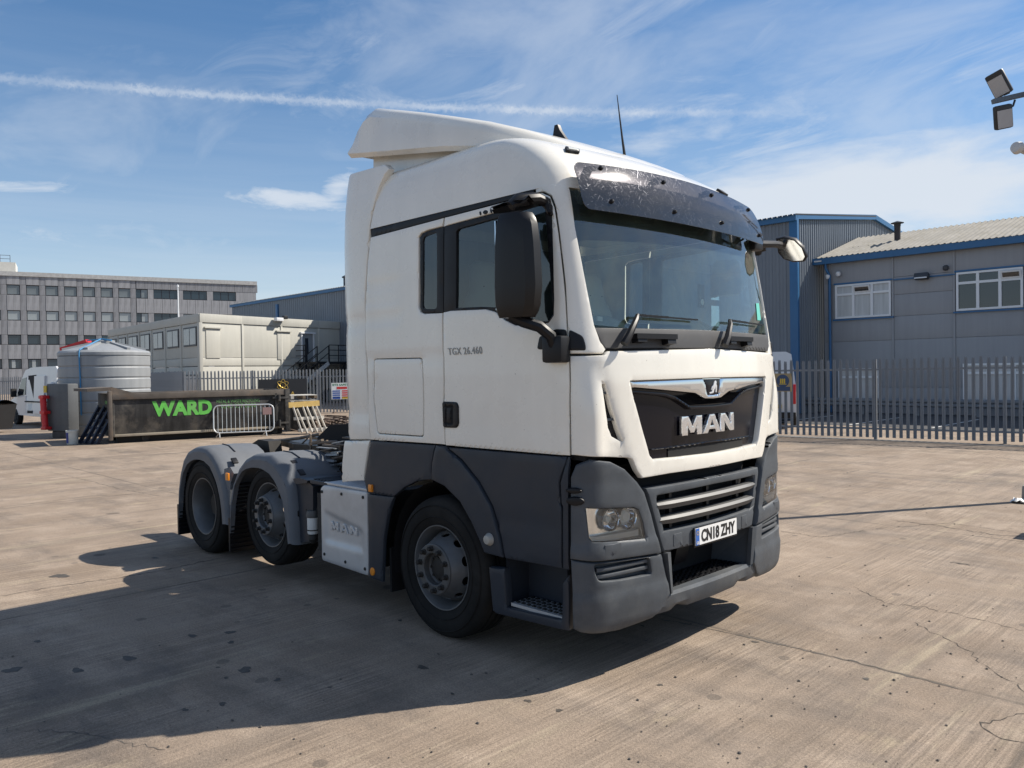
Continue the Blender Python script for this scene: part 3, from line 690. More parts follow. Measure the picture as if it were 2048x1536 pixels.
for a, b_ in zip(kL[:-1], kL[1:]):
    w0, w1 = a+(b_-a)*.14, b_-(b_-a)*.16
    q = B(); fL.box(q, w0, w1, 3.68, 4.82, -.02, .05); wv = q.build('window', FRAMED, mb, smooth=False)
    mid = (w0+w1)/2
    for c0, c1 in ((w0+.08, mid-.05), (mid+.05, w1-.08)): q = B(); fL.box(q, c0, c1, 3.78, 4.73, .05, .06); q.build('pane', CABW, wv, smooth=False)
    q = B(); fL.box(q, w0, w1, .9, 2.0, -.02, .05); wv = q.build('window', FRAMED, mb, smooth=False)
    q = B(); fL.box(q, w0+.1, w1-.1, 1.0, 1.9, .05, .06); q.build('pane', CABW, wv, smooth=False)
for (p0, p1, t_, bt) in ((411, 439, 657, 716), (554, 579, 664, 719)):
    u0, z1 = fR.hit(p0, t_); u1, _ = fR.hit(p1, t_); _, z0 = fR.hit(p0, bt)
    q = B(); fR.box(q, u0, u1, z0, z1, -.02, .045, .01); dd = q.build('shutter_panel', CREAM, mb)
    q = B(); fR.box(q, u0-.12, u1+.08, z1+.02, z1+.1, 0, .14); q.build('drip_cap', CREAM, dd, smooth=False)
u0, z1 = fR.hit(602, 667); u1, _ = fR.hit(626, 667); z0 = 2.75
q = B(); fR.box(q, u0-.03, u0+.06, z0, z1, -.02, .09); fR.box(q, u1-.06, u1+.03, z0, z1, -.02, .09); fR.box(q, u0-.12, u1+.1, z1, z1+.09, -.02, .16); dr = q.build('door_frame', UPVC, mb, smooth=False)
q = B(); fR.box(q, u0+.06, u1-.06, z0, z1, -.02, .04); q.build('door', mat('cabin_door_grey', (.27, .285, .29), .5), mb, smooth=False)
q = B(); fR.box(q, u0+.3, u0+.58, z0+.5, z1-.3, .03, .05); q.build('door_pane', PANE, mb, smooth=False)
# stairs
STL = mat('black_steel', (.022, .024, .028), .5, .3)
st = tag(empty('steel_stairs', fR(8, 0, 1)), 'black steel outside staircase and landing leading to the cabin door', 'stairs')
lu0 = fR.hit(588, 700)[0]; lu1 = fR.L+1.5; lz = 2.72
q = B(); fR.box(q, lu0, lu1, lz-.12, lz, .1, 2.2); q.build('landing', STL, st, smooth=False)
for w_ in (.2, 2.1):
    for k in range(3): q = B(); uu = lu0+.3+k*2.2; q.bar(fR(uu, 0, w_), fR(uu, lz-.1, w_), .1, .1); q.build('leg', STL, st, smooth=False)
    q = B(); q.bar(fR(lu0+.3, .2, w_), fR(lu0+2.5, lz-.2, w_), .06, .06).bar(fR(lu0+2.5, .2, w_), fR(lu0+.3, lz-.2, w_), .06, .06); q.build('cross_brace', STL, st, smooth=False)
su = lu0+.9; run = 4.1
WST = mat('stringer_pale', (.5, .5, .48), .6)
for w_, mm in ((1.2, STL), (2.25, WST)):
    q = B(); q.bar(fR(su, lz-.1, w_), fR(su-run, .15, w_), .06, .24); q.build('stringer', mm, st, smooth=False)
    q = B()
    for hz in (.55, 1.02): q.bar(fR(su, lz+hz, w_), fR(su-run, .2+hz, w_), .045, .045)
    for k in range(5): f_ = k/4; q.bar(fR(su-run*f_, lz-(lz-.2)*f_, w_), fR(su-run*f_, lz-(lz-.2)*f_+1.02, w_), .05, .05)
    q.build('handrail', STL, st, smooth=False)
tread = None
for k in range(13):
    f_ = (k+.5)/13; q = B(); fR.box(q, su-run*f_-.14, su-run*f_+.14, lz-(lz-.1)*f_-.04, lz-(lz-.1)*f_, 1.22, 2.22); q.build('tread', STL, st, smooth=False)
for (ua, ub_, w_) in ((su+.1, lu1, 2.2), (lu0-.2, lu0+.1, 1.1)):
    q = B()
    for hz in (.4, .75, 1.08): q.bar(fR(ua, lz+hz, w_), fR(ub_, lz+hz, w_), .05, .05)
    n = max(2, int(abs(ub_-ua)/.75))
    for k in range(n+1): q.bar(fR(ua+(ub_-ua)*k/n, lz, w_), fR(ua+(ub_-ua)*k/n, lz+1.08, w_), .05, .05)
    q.build('guard_rail', STL, st, smooth=False)
q = B()
for hz in (.4, .75, 1.08): q.bar(fR(lu0, lz+hz, .2), fR(lu0, lz+hz, 1.15), .05, .05)
q.bar(fR(lu0, 0, 1.1), fR(lu0, lz+1.1, 1.1), .09, .09); q.build('guard_rail', STL, st, smooth=False)
# cabin floodlight
cl_ = tag(empty('cabin_floodlight', fR(fR.hit(556, 638)[0], 5.1, .1)), 'white and black twin floodlight on the cream cabin fascia', 'floodlight')
uf, zf = fR.hit(556, 638)
q = B(); q.box(fR(uf-.2, zf-.05, .3), (.55, .3, .22), fR.R, .03); q.build('lamp_head', UPVC, cl_)
q = B(); q.box(fR(uf+.3, zf+.1, .3), (.3, .25, .22), fR.R, .03).bar(fR(uf, zf-.1, .05), fR(uf+.3, zf+.05, .3), .06, .06); q.build('bracket', STL, cl_)
# ---- round water tank
TANK = mat('tank_grey_plastic', (.26, .272, .282), .5, var=.08, vscale=1.2, streak=.08)
tcn = gd(211, 26.6); tr_ = 165/2/CX[6]*26.6*1.0
tk = tag(empty('water_tank', tuple(tcn)), 'big round pale grey plastic tank with ribbed bands and conical top', 'tank')
prof = [(tr_*.99, 0)]
zt = 2.62; nb = 7
for k in range(nb):
    za, zb = zt*k/nb, zt*(k+1)/nb; prof += [(tr_*.985, za+.01), (tr_*1.0, za+.05), (tr_*1.0, zb-.04), (tr_*.985, zb-.01)]
prof += [(tr_*1.012, zt), (tr_*1.012, zt+.09), (tr_*.97, zt+.15)]
B().lathe(prof, tuple(tcn), 'z', 64).build('shell', TANK, tk, ang=25)
B().lathe([(tr_*.97, zt+.15), (tr_*.5, zt+.33), (.32, zt+.42), (.32, zt+.5), (.28, zt+.52), (.001, zt+.53)], tuple(tcn), 'z', 48).build('cone_lid', TANK, tk, ang=25)
q = B()
for k in range(6):
    an = k*math.pi/3+.3; c_, s_ = math.cos(an), math.sin(an)
    q.bar((tcn[0]+c_*.35, tcn[1]+s_*.35, zt+.42), (tcn[0]+c_*tr_*.9, tcn[1]+s_*tr_*.9, zt+.2), .12, .09)
q.build('rib', TANK, tk)
RED = mat('red_plastic', (.55, .02, .025), .4, var=.12)
STRAP = mat('blue_strap', (.05, .22, .42), .7)
va = np.array([-CR[0]*.35-CF[0], -CR[1]*.35-CF[1]]); va /= np.linalg.norm(va)
def tp(a, r, z):
    c_, s_ = math.cos(a), math.sin(a); x = -CF[0]*c_+CR[0]*s_; y = -CF[1]*c_+CR[1]*s_; return (tcn[0]+x*r, tcn[1]+y*r, z)
q = B(); q.tube([tp(-.05, .2, zt+.56), tp(-.05, tr_*.55, zt+.38), tp(-.06, tr_*1.01, zt+.17), tp(-.06, tr_*1.035, zt+.05), tp(-.055, tr_*1.02, 1.9), tp(-.05, tr_*1.02, .7)], .022, 6)
q.tube([tp(-.05, .2, zt+.56), tp(-1.2, .6, zt+.5), tp(-1.5, tr_*.95, zt+.22)], .02, 6).tube([tp(-.05, .2, zt+.56), tp(.9, .5, zt+.5)], .03, 6)
q.build('ratchet_strap', STRAP, tk)
q = B(); q.bar(tp(-1.35, tr_*.35, zt+.50), tp(-1.5, tr_*.98, zt+.24), .34, .1); ro = q.build('red_cover', RED); tag(ro, 'red plastic cover strapped on top of the round tank', 'cover')
# dispensing cabinet beside the tank
cf = Fr(gd(92, 25.2), gd(135, 24.6)); cb = tag(empty('tank_cabinet', cf(.4, 0, -.4)), 'dark grey cabinet standing in front of the round tank', 'cabinet')
CABG = mat('cabinet_grey', (.085, .09, .095), .6, var=.1, vscale=2, streak=.1)
q = B(); cf.box(q, 0, cf.L, .22, 1.72, -.35, 0, .05); q.build('body', CABG, cb)
q = B(); cf.box(q, .2, cf.L, 0, .22, -.32, -.04, .03); q.build('plinth', mat('rusty_plinth', (.06, .05, .045), .8, var=.3), cb)
q = B()
for k in range(5): cf.box(q, .5, cf.L+.01, .35+k*.27, .37+k*.27, -.02, .006)
q.build('panel_lines', CABG, cb, smooth=False)
q = B(); q.box(cf(-.02, 1.55, .02), (.16, .02, .22), cf.R); q.build('hazard_sign', mat('sign_yellow', (.6, .42, .03), .5), cb)
rt = tag(empty('red_hose_tube', cf(.12, .3, .1)), 'tall red plastic tube fixed upright to the grey cabinet', 'tube')
q = B(); q.tube([cf(.16, .3, .14), cf(.1, .85, .14), cf(.06, 1.36, .14)], .095, 12); q.build('tube', RED, rt)
for v in (.32, .82, 1.3): q = B(); q.box(cf(.17-.09*(v-.3), v, .12), (.26, .22, .1), cf.R, .02); q.build('clamp', RED, rt)
q = B(); q.bar(cf(.0, .3, .03), cf(-.04, 1.42, .03), .05, .03); q.build('back_rail', GALV, rt)
# pipe with white box on the left of the tank
pp = tag(empty('tank_sensor', tp(-1.35, tr_*1.02, 1.5)), 'white sensor box and bent pipe on the left side of the round tank', 'sensor')
q = B(); q.box(tp(-1.45, tr_*1.06, 2.05), (.14, .12, .28), None, .02); q.build('box', UPVC, pp)
q = B(); q.tube([tp(-1.45, tr_*1.05, 2.2), tp(-1.45, tr_*1.03, 1.95), tp(-1.45, tr_*1.12, 1.75), tp(-1.4, tr_*1.04, 1.5)], .03, 8); q.build('pipe', UPVC, pp)
q = B(); q.lathe([(.001, 0), (.07, .02), (.09, .08), (.06, .14), (.001, .15)], tp(-1.45, tr_*1.2, 1.62), 'z', 12); q.build('lamp', UPVC, pp)
# ---- black roll-on skip
SKB = mat('skip_black', (.036, .035, .034), .8, var=.4, vscale=2.5, streak=.6, dirt=(.22, .19, .15), dirtamt=.75, speck=.3)
SKR = mat('skip_rusty_rail', (.10, .085, .072), .85, var=.35, vscale=2.5, dirt=(.26, .16, .09), dirtamt=.6)
GREEN = mat('skip_green_paint', (.11, .46, .07), .7, var=.2, vscale=5, dirt=(.22, .2, .16), dirtamt=.6)
GREENF = mat('skip_green_faded', (.13, .30, .10), .7, var=.3, vscale=7)
sk = Fr(gnd(226, 888), gnd(576, 867.3)); L_ = sk.L
sp_ = tag(empty('roll_on_skip', sk(L_/2, 0, -1)), 'long black open waste skip with green lettering beside the round tank', 'skip')
H = 1.42; DP = 2.3
def quadbox(b, pts0, pts1):
    b.add([*pts0, *pts1], [(0, 1, 2, 3), (7, 6, 5, 4), (0, 4, 5, 1), (1, 5, 6, 2), (2, 6, 7, 3), (3, 7, 4, 0)])
q = B(); sk.box(q, 0, L_, H-.17, H, -.12, .06, .015); sk.box(q, 0, L_, H-.17, H, -DP, -DP+.12, .015); q.build('top_rail', SKR, sp_)
q = B(); sk.box(q, 0, L_, .72, H-.16, -.06, 0, .005); q.build('upper_side', SKB, sp_)
q = B(); q.add([sk(0, .72, 0), sk(L_, .72, 0), sk(L_, .26, -.10), sk(0, .26, -.10), sk(0, .72, -.06), sk(L_, .72, -.06), sk(L_, .26, -.16), sk(0, .26, -.16)], [(0, 1, 2, 3), (7, 6, 5, 4), (0, 4, 5, 1), (2, 6, 7, 3), (0, 3, 7, 4), (1, 5, 6, 2)]); q.build('lower_side', SKB, sp_, smooth=False)
q = B(); sk.box(q, 0, L_, .19, .26, -.16, -.02, .01); q.build('bottom_rail', mat('skip_dusty_rail', (.30, .26, .2), .9, var=.25), sp_)
q = B(); sk.box(q, .15, L_-.1, 0, .19, -.5, -.25); sk.box(q, .15, L_-.1, 0, .19, -1.8, -1.55); q.build('skid', mat('skid_black', (.012, .012, .012), .8), sp_, smooth=False)
q = B(); sk.box(q, .02, L_, .2, .28, -DP, -.1); sk.box(q, 0, L_, .26, H-.1, -DP, -DP+.06); q.build('floor_and_back', SKB, sp_, smooth=False)
q = B(); sk.box(q, -.06, .06, .2, H, -DP, .02, .02); q.build('end_wall', SKB, sp_)
q = B(); sk.box(q, -.1, .0, .1, H+.08, -.13, .07, .02); q.build('corner_post', SKR, sp_)
q = B(); sk.box(q, L_-.1, L_+.06, .12, H+.02, -.13, .08, .02); sk.box(q, L_-.42, L_-.34, .25, H-.1, -.05, .06, .01); q.build('corner_post', SKB, sp_)
for v in (.32, 1.12): q = B(); sk.box(q, L_-.5, L_+.02, v, v+.07, .0, .09, .01); q.tube([sk(L_-.3, v-.06, .1), sk(L_-.3, v+.14, .1)], .045, 8); q.build('door_hinge', SKB, sp_)
q = B(); sk.box(q, L_-.05, L_+.04, .2, H, -DP, -.12); q.build('rear_door', SKB, sp_, smooth=False)
for u in (.9, L_-.35): q = B(); q.lathe([(.001, -.08), (.10, -.08), (.11, -.06), (.11, .06), (.10, .08), (.001, .08)], (0, 0, 0), 'y', 16); V2 = [sk(u+x, .11+z, -.3+y) for x, y, z in q.V]; mesh('roller', V2, q.F, SKB, sp_)
for k in (): q = B(); sk.box(q, L_*k/6-.04, L_*k/6+.04, .72, H-.17, -.02, .015); q.build('side_rib', SKB, sp_, smooth=False)
# canopy at the end
uh, zh = -.02, H
q = B(); q.add([sk(-.02, H+.19, .05), sk(-.02, H+.19, -1.9), sk(-.75, H+.16, -1.9), sk(-.62, H+.16, -.0), sk(-.02, H+.09, .05), sk(-.02, H+.09, -1.9), sk(-.75, H+.08, -1.9), sk(-.62, H+.08, -.0)], [(0, 1, 2, 3), (7, 6, 5, 4), (0, 4, 5, 1), (1, 5, 6, 2), (2, 6, 7, 3), (3, 7, 4, 0)]); q.build('end_canopy', SKR, sp_, smooth=False)
q = B(); q.add([sk(-.02, H+.2, .05), sk(.62, H, .05), sk(-.02, H, .05), sk(-.02, H+.2, -.03), sk(.62, H, -.03), sk(-.02, H, -.03)], [(0, 1, 2), (5, 4, 3), (0, 3, 4, 1), (1, 4, 5, 2), (2, 5, 3, 0)]); q.build('gusset', SKR, sp_, smooth=False)
def sktext(txt, p0, p1, base, size, m, name, bold=.0):
    ua, za = sk.hit(*p0); ub2, zb = sk.hit(*p1)
    solid_text(txt, size, lambda x, y, w: sk((ua+ub2)/2+x, base+y, .004+w), m, name, sp_, .003, bold, width=abs(ub2-ua))
_, zlo = sk.hit(360, 829); _, zhi = sk.hit(360, 801)
sktext('WARD', (304, 815), (424, 815), zlo, zhi-zlo, GREEN, 'lettering', .05)
_, z1_ = sk.hit(475, 805); _, z2_ = sk.hit(475, 798.5); sktext('METAL & WASTE RECYCLING', (433, 802), (519, 802), z1_, z2_-z1_, GREENF, 'lettering')
_, z1_ = sk.hit(475, 815.5); _, z2_ = sk.hit(475, 807); sktext('0345 337 0000', (442, 812), (512, 812), z1_, z2_-z1_, GREENF, 'lettering')
_, z1_ = sk.hit(475, 823); _, z2_ = sk.hit(475, 818); sktext('WARD.COM', (452, 820), (500, 820), z1_, z2_-z1_, GREENF, 'lettering') if False else None
solid_text('WARD', .10, lambda x, y, w: sk(-.066-w, 1.12+y, -.62-x), GREENF, 'lettering', sp_, .003, .03, width=.42)
# ---- crowd barrier
br_ = Fr(gnd(424, 876), gnd(552, 871)); bt = tag(empty('crowd_barrier', br_(br_.L/2, 0, 0)), 'low galvanised crowd barrier standing in front of the black skip', 'barrier')
BARM = mat('galvanised_bright', (.6, .61, .6), .4, .5, var=.1)
ub0, zb1 = br_.hit(429, 816); ub1, zb0 = br_.hit(547, 867)
def rr(u0, u1, z0, z1, r, n=5):
    P = []
    for cx_, cz_, a0 in ((u1-r, z1-r, 0), (u0+r, z1-r, 90), (u0+r, z0+r, 180), (u1-r, z0+r, 270)):
        for k in range(n+1): t_ = rad(a0+90*k/n); P.append((cx_+r*math.cos(t_), cz_+r*math.sin(t_)))
    return P
zt_, zb_ = .98, .16
loop = rr(.06, br_.L-.06, zb_, zt_, .16); loop.append(loop[0]); loop.append(loop[1])
lean = lambda u, v: br_(u, v, .25-.2*v)
B().tube([lean(*q) for q in loop], .021, 8, cap=False).build('frame', BARM, bt)
nb_ = 13
for k in range(nb_):
    u = .06+(br_.L-.12)*(k+1)/(nb_+1); B().tube([lean(u, zb_), lean(u, zt_)], .008, 6).build('bar', BARM, bt)
for u in (.22, br_.L-.3): B().tube([br_(u, .17, .22), br_(u+.02, .02, .42)], .016, 6).tube([br_(u, .17, .22), br_(u-.1, .02, .05)], .016, 6).build('foot', BARM, bt)
q = B(); q.box(lean(br_.L-.25, .78)+br_.w*.025, (.26, .01, .22), br_.R); q.build('tag_plate', mat('pink_tag', (.45, .28, .25), .7), bt, smooth=False)
# ---- pallets
WOODW = mat('whitened_wood', (.55, .52, .46), .85, var=.2, vscale=6, streak=.25)
WOODY = mat('yellow_wood', (.55, .38, .13), .85, var=.2, vscale=6)
WOODB = mat('brown_wood', (.20, .15, .10), .9, var=.3, vscale=6)
pf = Fr(gnd(592, 870), gnd(656, 866)); pl = tag(empty('leaning_pallet', pf(.5, 0, 0)), 'whitewashed broken wooden pallet leaning with a yellow top board', 'pallet')
sh = lambda u, v, w=0: pf(u-.22*v+.12, v, .1-.42*v+w)
rp = random.Random(2)
for k in range(6):
    u = .06+k*.165; q = B(); v1 = .86 if k not in (1,) else .8
    q.bar(sh(u, .02+rp.uniform(0, .05)), sh(u+rp.uniform(-.04, .04), v1), .10, .022, up=tuple(pf.u)); q.build('slat', WOODW, pl, smooth=False)
q = B(); q.bar(sh(-.03, .93, .02), sh(1.0, .96, .02), .02, .17); q.build('top_board', WOODY, pl, smooth=False)
for v in (.14, .5): q = B(); q.bar(sh(.0, v, -.05), sh(.98, v, -.05), .08, .09); q.build('stringer', WOODW, pl, smooth=False)
for n_, (pp0, pp1, zb2, lab) in enumerate((((584, 866), (632, 866), 1.08, 'top wooden pallet of the stack behind the leaning pallet'), ((584, 866), (632, 866), .9, 'second wooden pallet of the stack behind the leaning pallet'))):
    f2 = Fr(gd(580, 26.2), gd(634, 26.6)); pt = tag(empty('flat_pallet', f2(.4, zb2, -.4)), lab, 'pallet', 'stacked pallets by the skip')
    for k in range(3): q = B(); f2.box(q, .02+k*(f2.L-.12)/2, .12+k*(f2.L-.12)/2, zb2, zb2+.1, -1.0, 0); q.build('block_runner', WOODB if k else WOODW, pt, smooth=False)
    for k in range(6): q = B(); f2.box(q, 0, f2.L, zb2+.1, zb2+.125, -.02-k*.18-.12, -.02-k*.18+.02); q.build('slat', WOODW, pt, smooth=False)
q = B(); f2 = Fr(gd(584, 26.3), gd(630, 26.6)); f2.box(q, 0, f2.L, 0, .88, -.9, -.05, .02); tag(q.build('dark_crate', SKB), 'dark crate under the stacked pallets', 'crate')
# scrap heap
rs = random.Random(9); q = B(); c_ = gd(672, 27)
for k in range(130):
    a = Vector((c_[0]+rs.gauss(0, .45), c_[1]+rs.gauss(0, .7), rs.uniform(.03, .55)*max(.2, 1-abs(rs.gauss(0, .4))))); d_ = Vector((rs.uniform(-1, 1), rs.uniform(-1, 1), rs.uniform(-.12, .12))).normalized()*rs.uniform(.3, .9)
    q.bar(a-d_/2, a+d_/2, rs.uniform(.02, .09), rs.uniform(.015, .05))
o = q.build('scrap_heap', mat('rusty_scrap', (.13, .095, .075), .8, .2, var=.5, vscale=2), smooth=False); tag(o, 'heap of rusty scrap bars behind the lorry cab', 'scrap', kind='stuff')
# ---- signs on the left fence
sf = Fr(LB, LA)
DARKS = mat('sign_charcoal', (.018, .02, .024), .5); GOLD = mat('gold_leaf', (.62, .42, .10), .35, .6); SGW = mat('sign_white', (.75, .76, .74), .5)
u0, z1 = sf.hit(516, 759); u1, z0 = sf.hit(613, 797)
sg = tag(empty('charcoal_sign', sf((u0+u1)/2, z0, .1)), 'charcoal company sign with a golden atom emblem on the fence', 'sign')
q = B(); sf.box(q, u0, u1, z0-.35, z1, .06, .10); q.build('board', DARKS, sg, smooth=False)
ue, ze = sf.hit(565, 770); q = B()
for k in range(3):
    a = rad(25+60*k); pts = []
    for j in range(25):
        t_ = 2*math.pi*j/24; x, y = .27*math.cos(t_), .11*math.sin(t_); pts.append(sf(ue+x*math.cos(a)-y*math.sin(a), ze+x*math.sin(a)+y*math.cos(a), .115))
    q.tube(pts, .014, 5, cap=False)
q.lathe([(.001, -.01), (.05, 0), (.001, .01)], tuple(sf(ue, ze, .115)), 'z', 10); q.build('emblem', GOLD, sg)
ua, za = sf.hit(585, 792); solid_text('A', .22, lambda x, y, w: sf(ua+x, za+y, .101+w), GOLD, 'lettering', sg, .004, .02)
u0, z1 = sf.hit(662, 766); u1 = u0+.95; _, z0 = sf.hit(662, 799)
sg = tag(empty('site_safety_sign', sf(u0+.4, z0, .1)), 'white site safety notice with coloured symbols on the fence beside the cab', 'sign')
q = B(); sf.box(q, u0, u1, z0, z1, .06, .08); q.build('board', SGW, sg, smooth=False)
solid_text('SITE SAFETY', .1, lambda x, y, w: sf((u0+u1)/2+x, z1-.14+y, .081+w), mat('sign_green', (.02, .2, .06), .5), 'lettering', sg, .002, .02, width=.86)
SR, SB_, SY_ = mat('sign_red', (.55, .03, .03), .5), mat('sign_blue', (.03, .09, .35), .5), MATS['sign_yellow']
q = B(); sf.box(q, u0+.25, u1-.2, z1-.3, z1-.19, .08, .085); q.build('symbol_block', SR, sg, smooth=False)
for k in range(4):
    for (a, b_, m_) in ((.05, .42, SB_), (.5, .9, SR)): q = B(); sf.box(q, u0+a, u0+b_, z1-.42-k*.1, z1-.36-k*.1, .08, .085); q.build('symbol_block', m_, sg, smooth=False)
for (a, b_, m_) in ((.05, .42, SB_), (.5, .9, SY_)): q = B(); sf.box(q, u0+a, u0+b_, z0+.02, z0+.12, .08, .085); q.build('symbol_block', m_, sg, smooth=False)
# ---- blue plastic pallet and paint tub by the skip
bp = Fr(gnd(158, 888), gnd(194, 889)); bl = tag(empty('plastic_pallet', bp(.2, 0, 0)), 'dark blue plastic pallet leaning against the end of the black skip', 'pallet')
BPL = mat('navy_plastic', (.014, .02, .038), .5, var=.2)
bs = lambda u, v, w=0: bp(u+.19*v, v, -.5*v+w)
Wd = bp.L
for k in range(4): q = B(); q.bar(bs(k*Wd/3, .02), bs(k*Wd/3+.02, 1.06), .10, .05, up=tuple(bp.u)); q.build('runner', BPL, bl, smooth=False)
for k in range(6): q = B(); q.bar(bs(-.02, .05+k*.2, -.03), bs(Wd+.04, .05+k*.2, -.03), .04, .08); q.build('deck_rib', BPL, bl, smooth=False)
q = B(); q.bar(bs(-.02, 1.06, .01), bs(Wd+.05, 1.06, .01), .07, .07); q.build('top_edge', mat('dusty_navy', (.06, .06, .055), .8), bl, smooth=False)
bc = gnd(145, 888.5); bk = tag(empty('paint_tub', tuple(bc)), 'white and blue paint tub standing beside the blue plastic pallet', 'tub')
B().lathe([(.001, .0), (.14, .0), (.15, .02), (.16, .36), (.17, .36), (.17, .40), (.001, .405)], tuple(bc), 'z', 20).build('body', mat('tub_white', (.6, .58, .52), .5, var=.2, vscale=5), bk)
q = B().lathe([(.150, .04), (.161, .34)], tuple(bc), 'z', 20); F3 = [f for i, f in enumerate(q.F) if 7 < i % 20 < 17]; mesh('label_band', [(bc[0]+(v[0]-bc[0])*1.01, bc[1]+(v[1]-bc[1])*1.01, v[2]) for v in q.V], F3, mat('tub_blue', (.03, .04, .22), .5, var=.3, vscale=20), bk)
# ---- black wheeled bin at far left
bf = Fr(gnd(-85, 866), gnd(-12, 867)); bn = tag(empty('wheeled_bin', bf(.6, 0, 0)), 'black wheeled waste bin at the left edge in front of the van', 'bin')
BKP = mat('black_plastic', (.014, .015, .017), .45, var=.15)
q = B(); q.add([bf(-.1, .12, 0), bf(bf.L-.12, .12, 0), bf(bf.L, .98, .06), bf(-.1, .98, .06), bf(-.1, .12, -.8), bf(bf.L-.12, .12, -.8), bf(bf.L, .98, -.9), bf(-.1, .98, -.9)], [(0, 1, 2, 3), (7, 6, 5, 4), (0, 4, 5, 1), (1, 5, 6, 2), (2, 6, 7, 3), (3, 7, 4, 0)]); q.build('body', BKP, bn, smooth=False)
q = B(); sgm = 8
Vv = []
for k in range(sgm+1):
    t_ = math.pi*k/sgm
    for u in (-.12, bf.L+.02): Vv.append(bf(u, .98+.18*math.sin(t_), .08-1.0*k/sgm))
mesh('lid', Vv, [(2*k, 2*k+1, 2*k+3, 2*k+2) for k in range(sgm)], BKP, bn)
for u in (.15, bf.L-.25): q = B().lathe([(.001, -.03), (.09, -.03), (.09, .03), (.001, .03)], (0, 0, 0), 'y', 14); mesh('wheel', [bf(u+x, .09+z, -.05+y) for x, y, z in q.V], q.F, BKP, bn)
q = B(); bf.box(q, bf.L-.35, bf.L-.1, .6, .68, .04, .055); q.build('label_plate', SGW, bn, smooth=False)
# ---- white panel vans
VW = mat('van_white', (.62, .63, .64), .3, var=.04, coat=.4); VT = mat('van_tyre', (.012, .012, .012), .8); VG = mat('van_glass', (.015, .02, .025), .05, spec=.9)
def van(fr, L, Hh, wd, lab, open_door=True):
    """u=0 at the nose; side faces the camera"""
    r = tag(empty('panel_van', fr(L/2, 0, -wd/2)), lab, 'van')
    side = [(.05, .42), (.0, .72), (.12, .95), (.75, 1.12), (1.05, 1.35), (1.55, 2.02), (1.8, 2.24), (2.4, Hh-.02), (3.4, Hh), (L-.15, Hh), (L, Hh-.1), (L, .45), (L-.9, .38)]
    n = len(side); V = []
    for w_, ins in ((0, .0), (-wd, .0)):
        for u, v in side:
            tum = .10*max(0, (v-1.1))/1.1
            V.append(fr(u, v, (w_ - tum) if w_ == 0 else (w_+tum)))
    b = B(); b.add(V, [tuple(range(n)), tuple(range(2*n-1, n-1, -1))]+[(i, i+n, (i+1) % n+n, (i+1) % n) for i in range(n)])
    b.build('body', VW, r, ang=28)
    def sidepoly(name, pts, m, o=.012, par=None):
        tb = lambda v: .10*max(0, v-1.1)/1.1
        Pn = [fr(u, v, o-tb(v)) for u, v in pts]; Pb = [fr(u, v, -.02-tb(v)) for u, v in pts]; k = len(pts)
        return mesh(name, Pn+Pb, [tuple(range(k)), tuple(range(2*k-1, k-1, -1))]+[(i, (i+1) % k, k+(i+1) % k, k+i) for i in range(k)], m, par or r, smooth=False)
    sidepoly('cab_window', [(1.12, 1.32), (1.52, 1.9), (2.0, 1.95), (2.0, 1.25), (1.2, 1.2)], VG)
    sidepoly('cab_door', [(.98, .48), (2.08, .48), (2.08, 1.2), (1.1, 1.15)], VW, .008)
    if open_door:
        sidepoly('door_opening', [(2.2, .5), (3.05, .5), (3.05, 2.05), (2.2, 2.02)], mat('van_interior', (.02, .02, .02), .9), .006)
        sidepoly('slid_door', [(3.0, .5), (4.1, .5), (4.1, 2.0), (3.0, 2.0)], VW, .05)
        q = B(); fr.box(q, 2.25, 2.75, .5, .9, -.1, -.0, .08); q.build('load_sacks', SGW, r)
    else: sidepoly('door_panel', [(2.2, .5), (3.35, .5), (3.35, 2.0), (2.2, 1.97)], VW, .01)
    sidepoly('side_trim', [(2.1, .95), (L-.3, .95), (L-.3, 1.0), (2.1, 1.0)], VT, .055)
    for u in (.85, L-1.15):
        q = B().lathe([(.001, .02), (.18, .02), (.2, 0), (.31, .01), (.34, -.03), (.34, -.2), (.001, -.2)], (0, 0, 0), 'y', 24); mesh('wheel', [fr(u+x, .34+z, y+.015) for x, y, z in q.V], q.F, VT, r)
    q = B(); fr.box(q, .95, 1.12, 1.15, 1.5, .02, .22, .03); q.build('mirror', VT, r)
    return r
van(Fr(gd(16, 33.5), gd(112, 30.0)), 5.2, 2.36, 1.9, 'white panel van with its side door open behind the grey cabinet')
# van behind the right fence, seen from the rear corner
vf = Fr(gd(1490, 24.5), gd(1593, 24.0))
rv = tag(empty('panel_van', vf(vf.L-.8, 0, -.5)), 'white panel van parked behind the palisade fence beside the cab', 'van')
wv_ = vf.L; hv = 2.35
q = B(); vf.box(q, -.3, wv_, .35, 1.2, -4.5, 0, .08); q.build('lower_body', VW, rv)
q = B(); q.add([vf(-.3, 1.15, 0), vf(wv_-.0, 1.15, 0), vf(wv_-.14, hv-.08, -.10), vf(wv_-.3, hv, -.16), vf(-.3, hv, -.16), vf(-.3, 1.15, -4.5), vf(wv_, 1.15, -4.5), vf(wv_-.14, hv-.08, -4.4), vf(wv_-.3, hv, -4.4), vf(-.3, hv, -4.4)], [(0, 1, 2, 3, 4), (9, 8, 7, 6, 5), (1, 6, 7, 2), (2, 7, 8, 3), (3, 8, 9, 4), (0, 4, 9, 5)]); q.build('upper_body', VW, rv, ang=20)
q = B(); vf.box(q, -.2, wv_-.02, .32, .5, .0, .12, .03); q.build('rear_bumper', VT, rv)
q = B(); vf.box(q, wv_-.13, wv_-.02, .75, 1.35, -.02, .035, .02); q.build('tail_light', RED, rv)
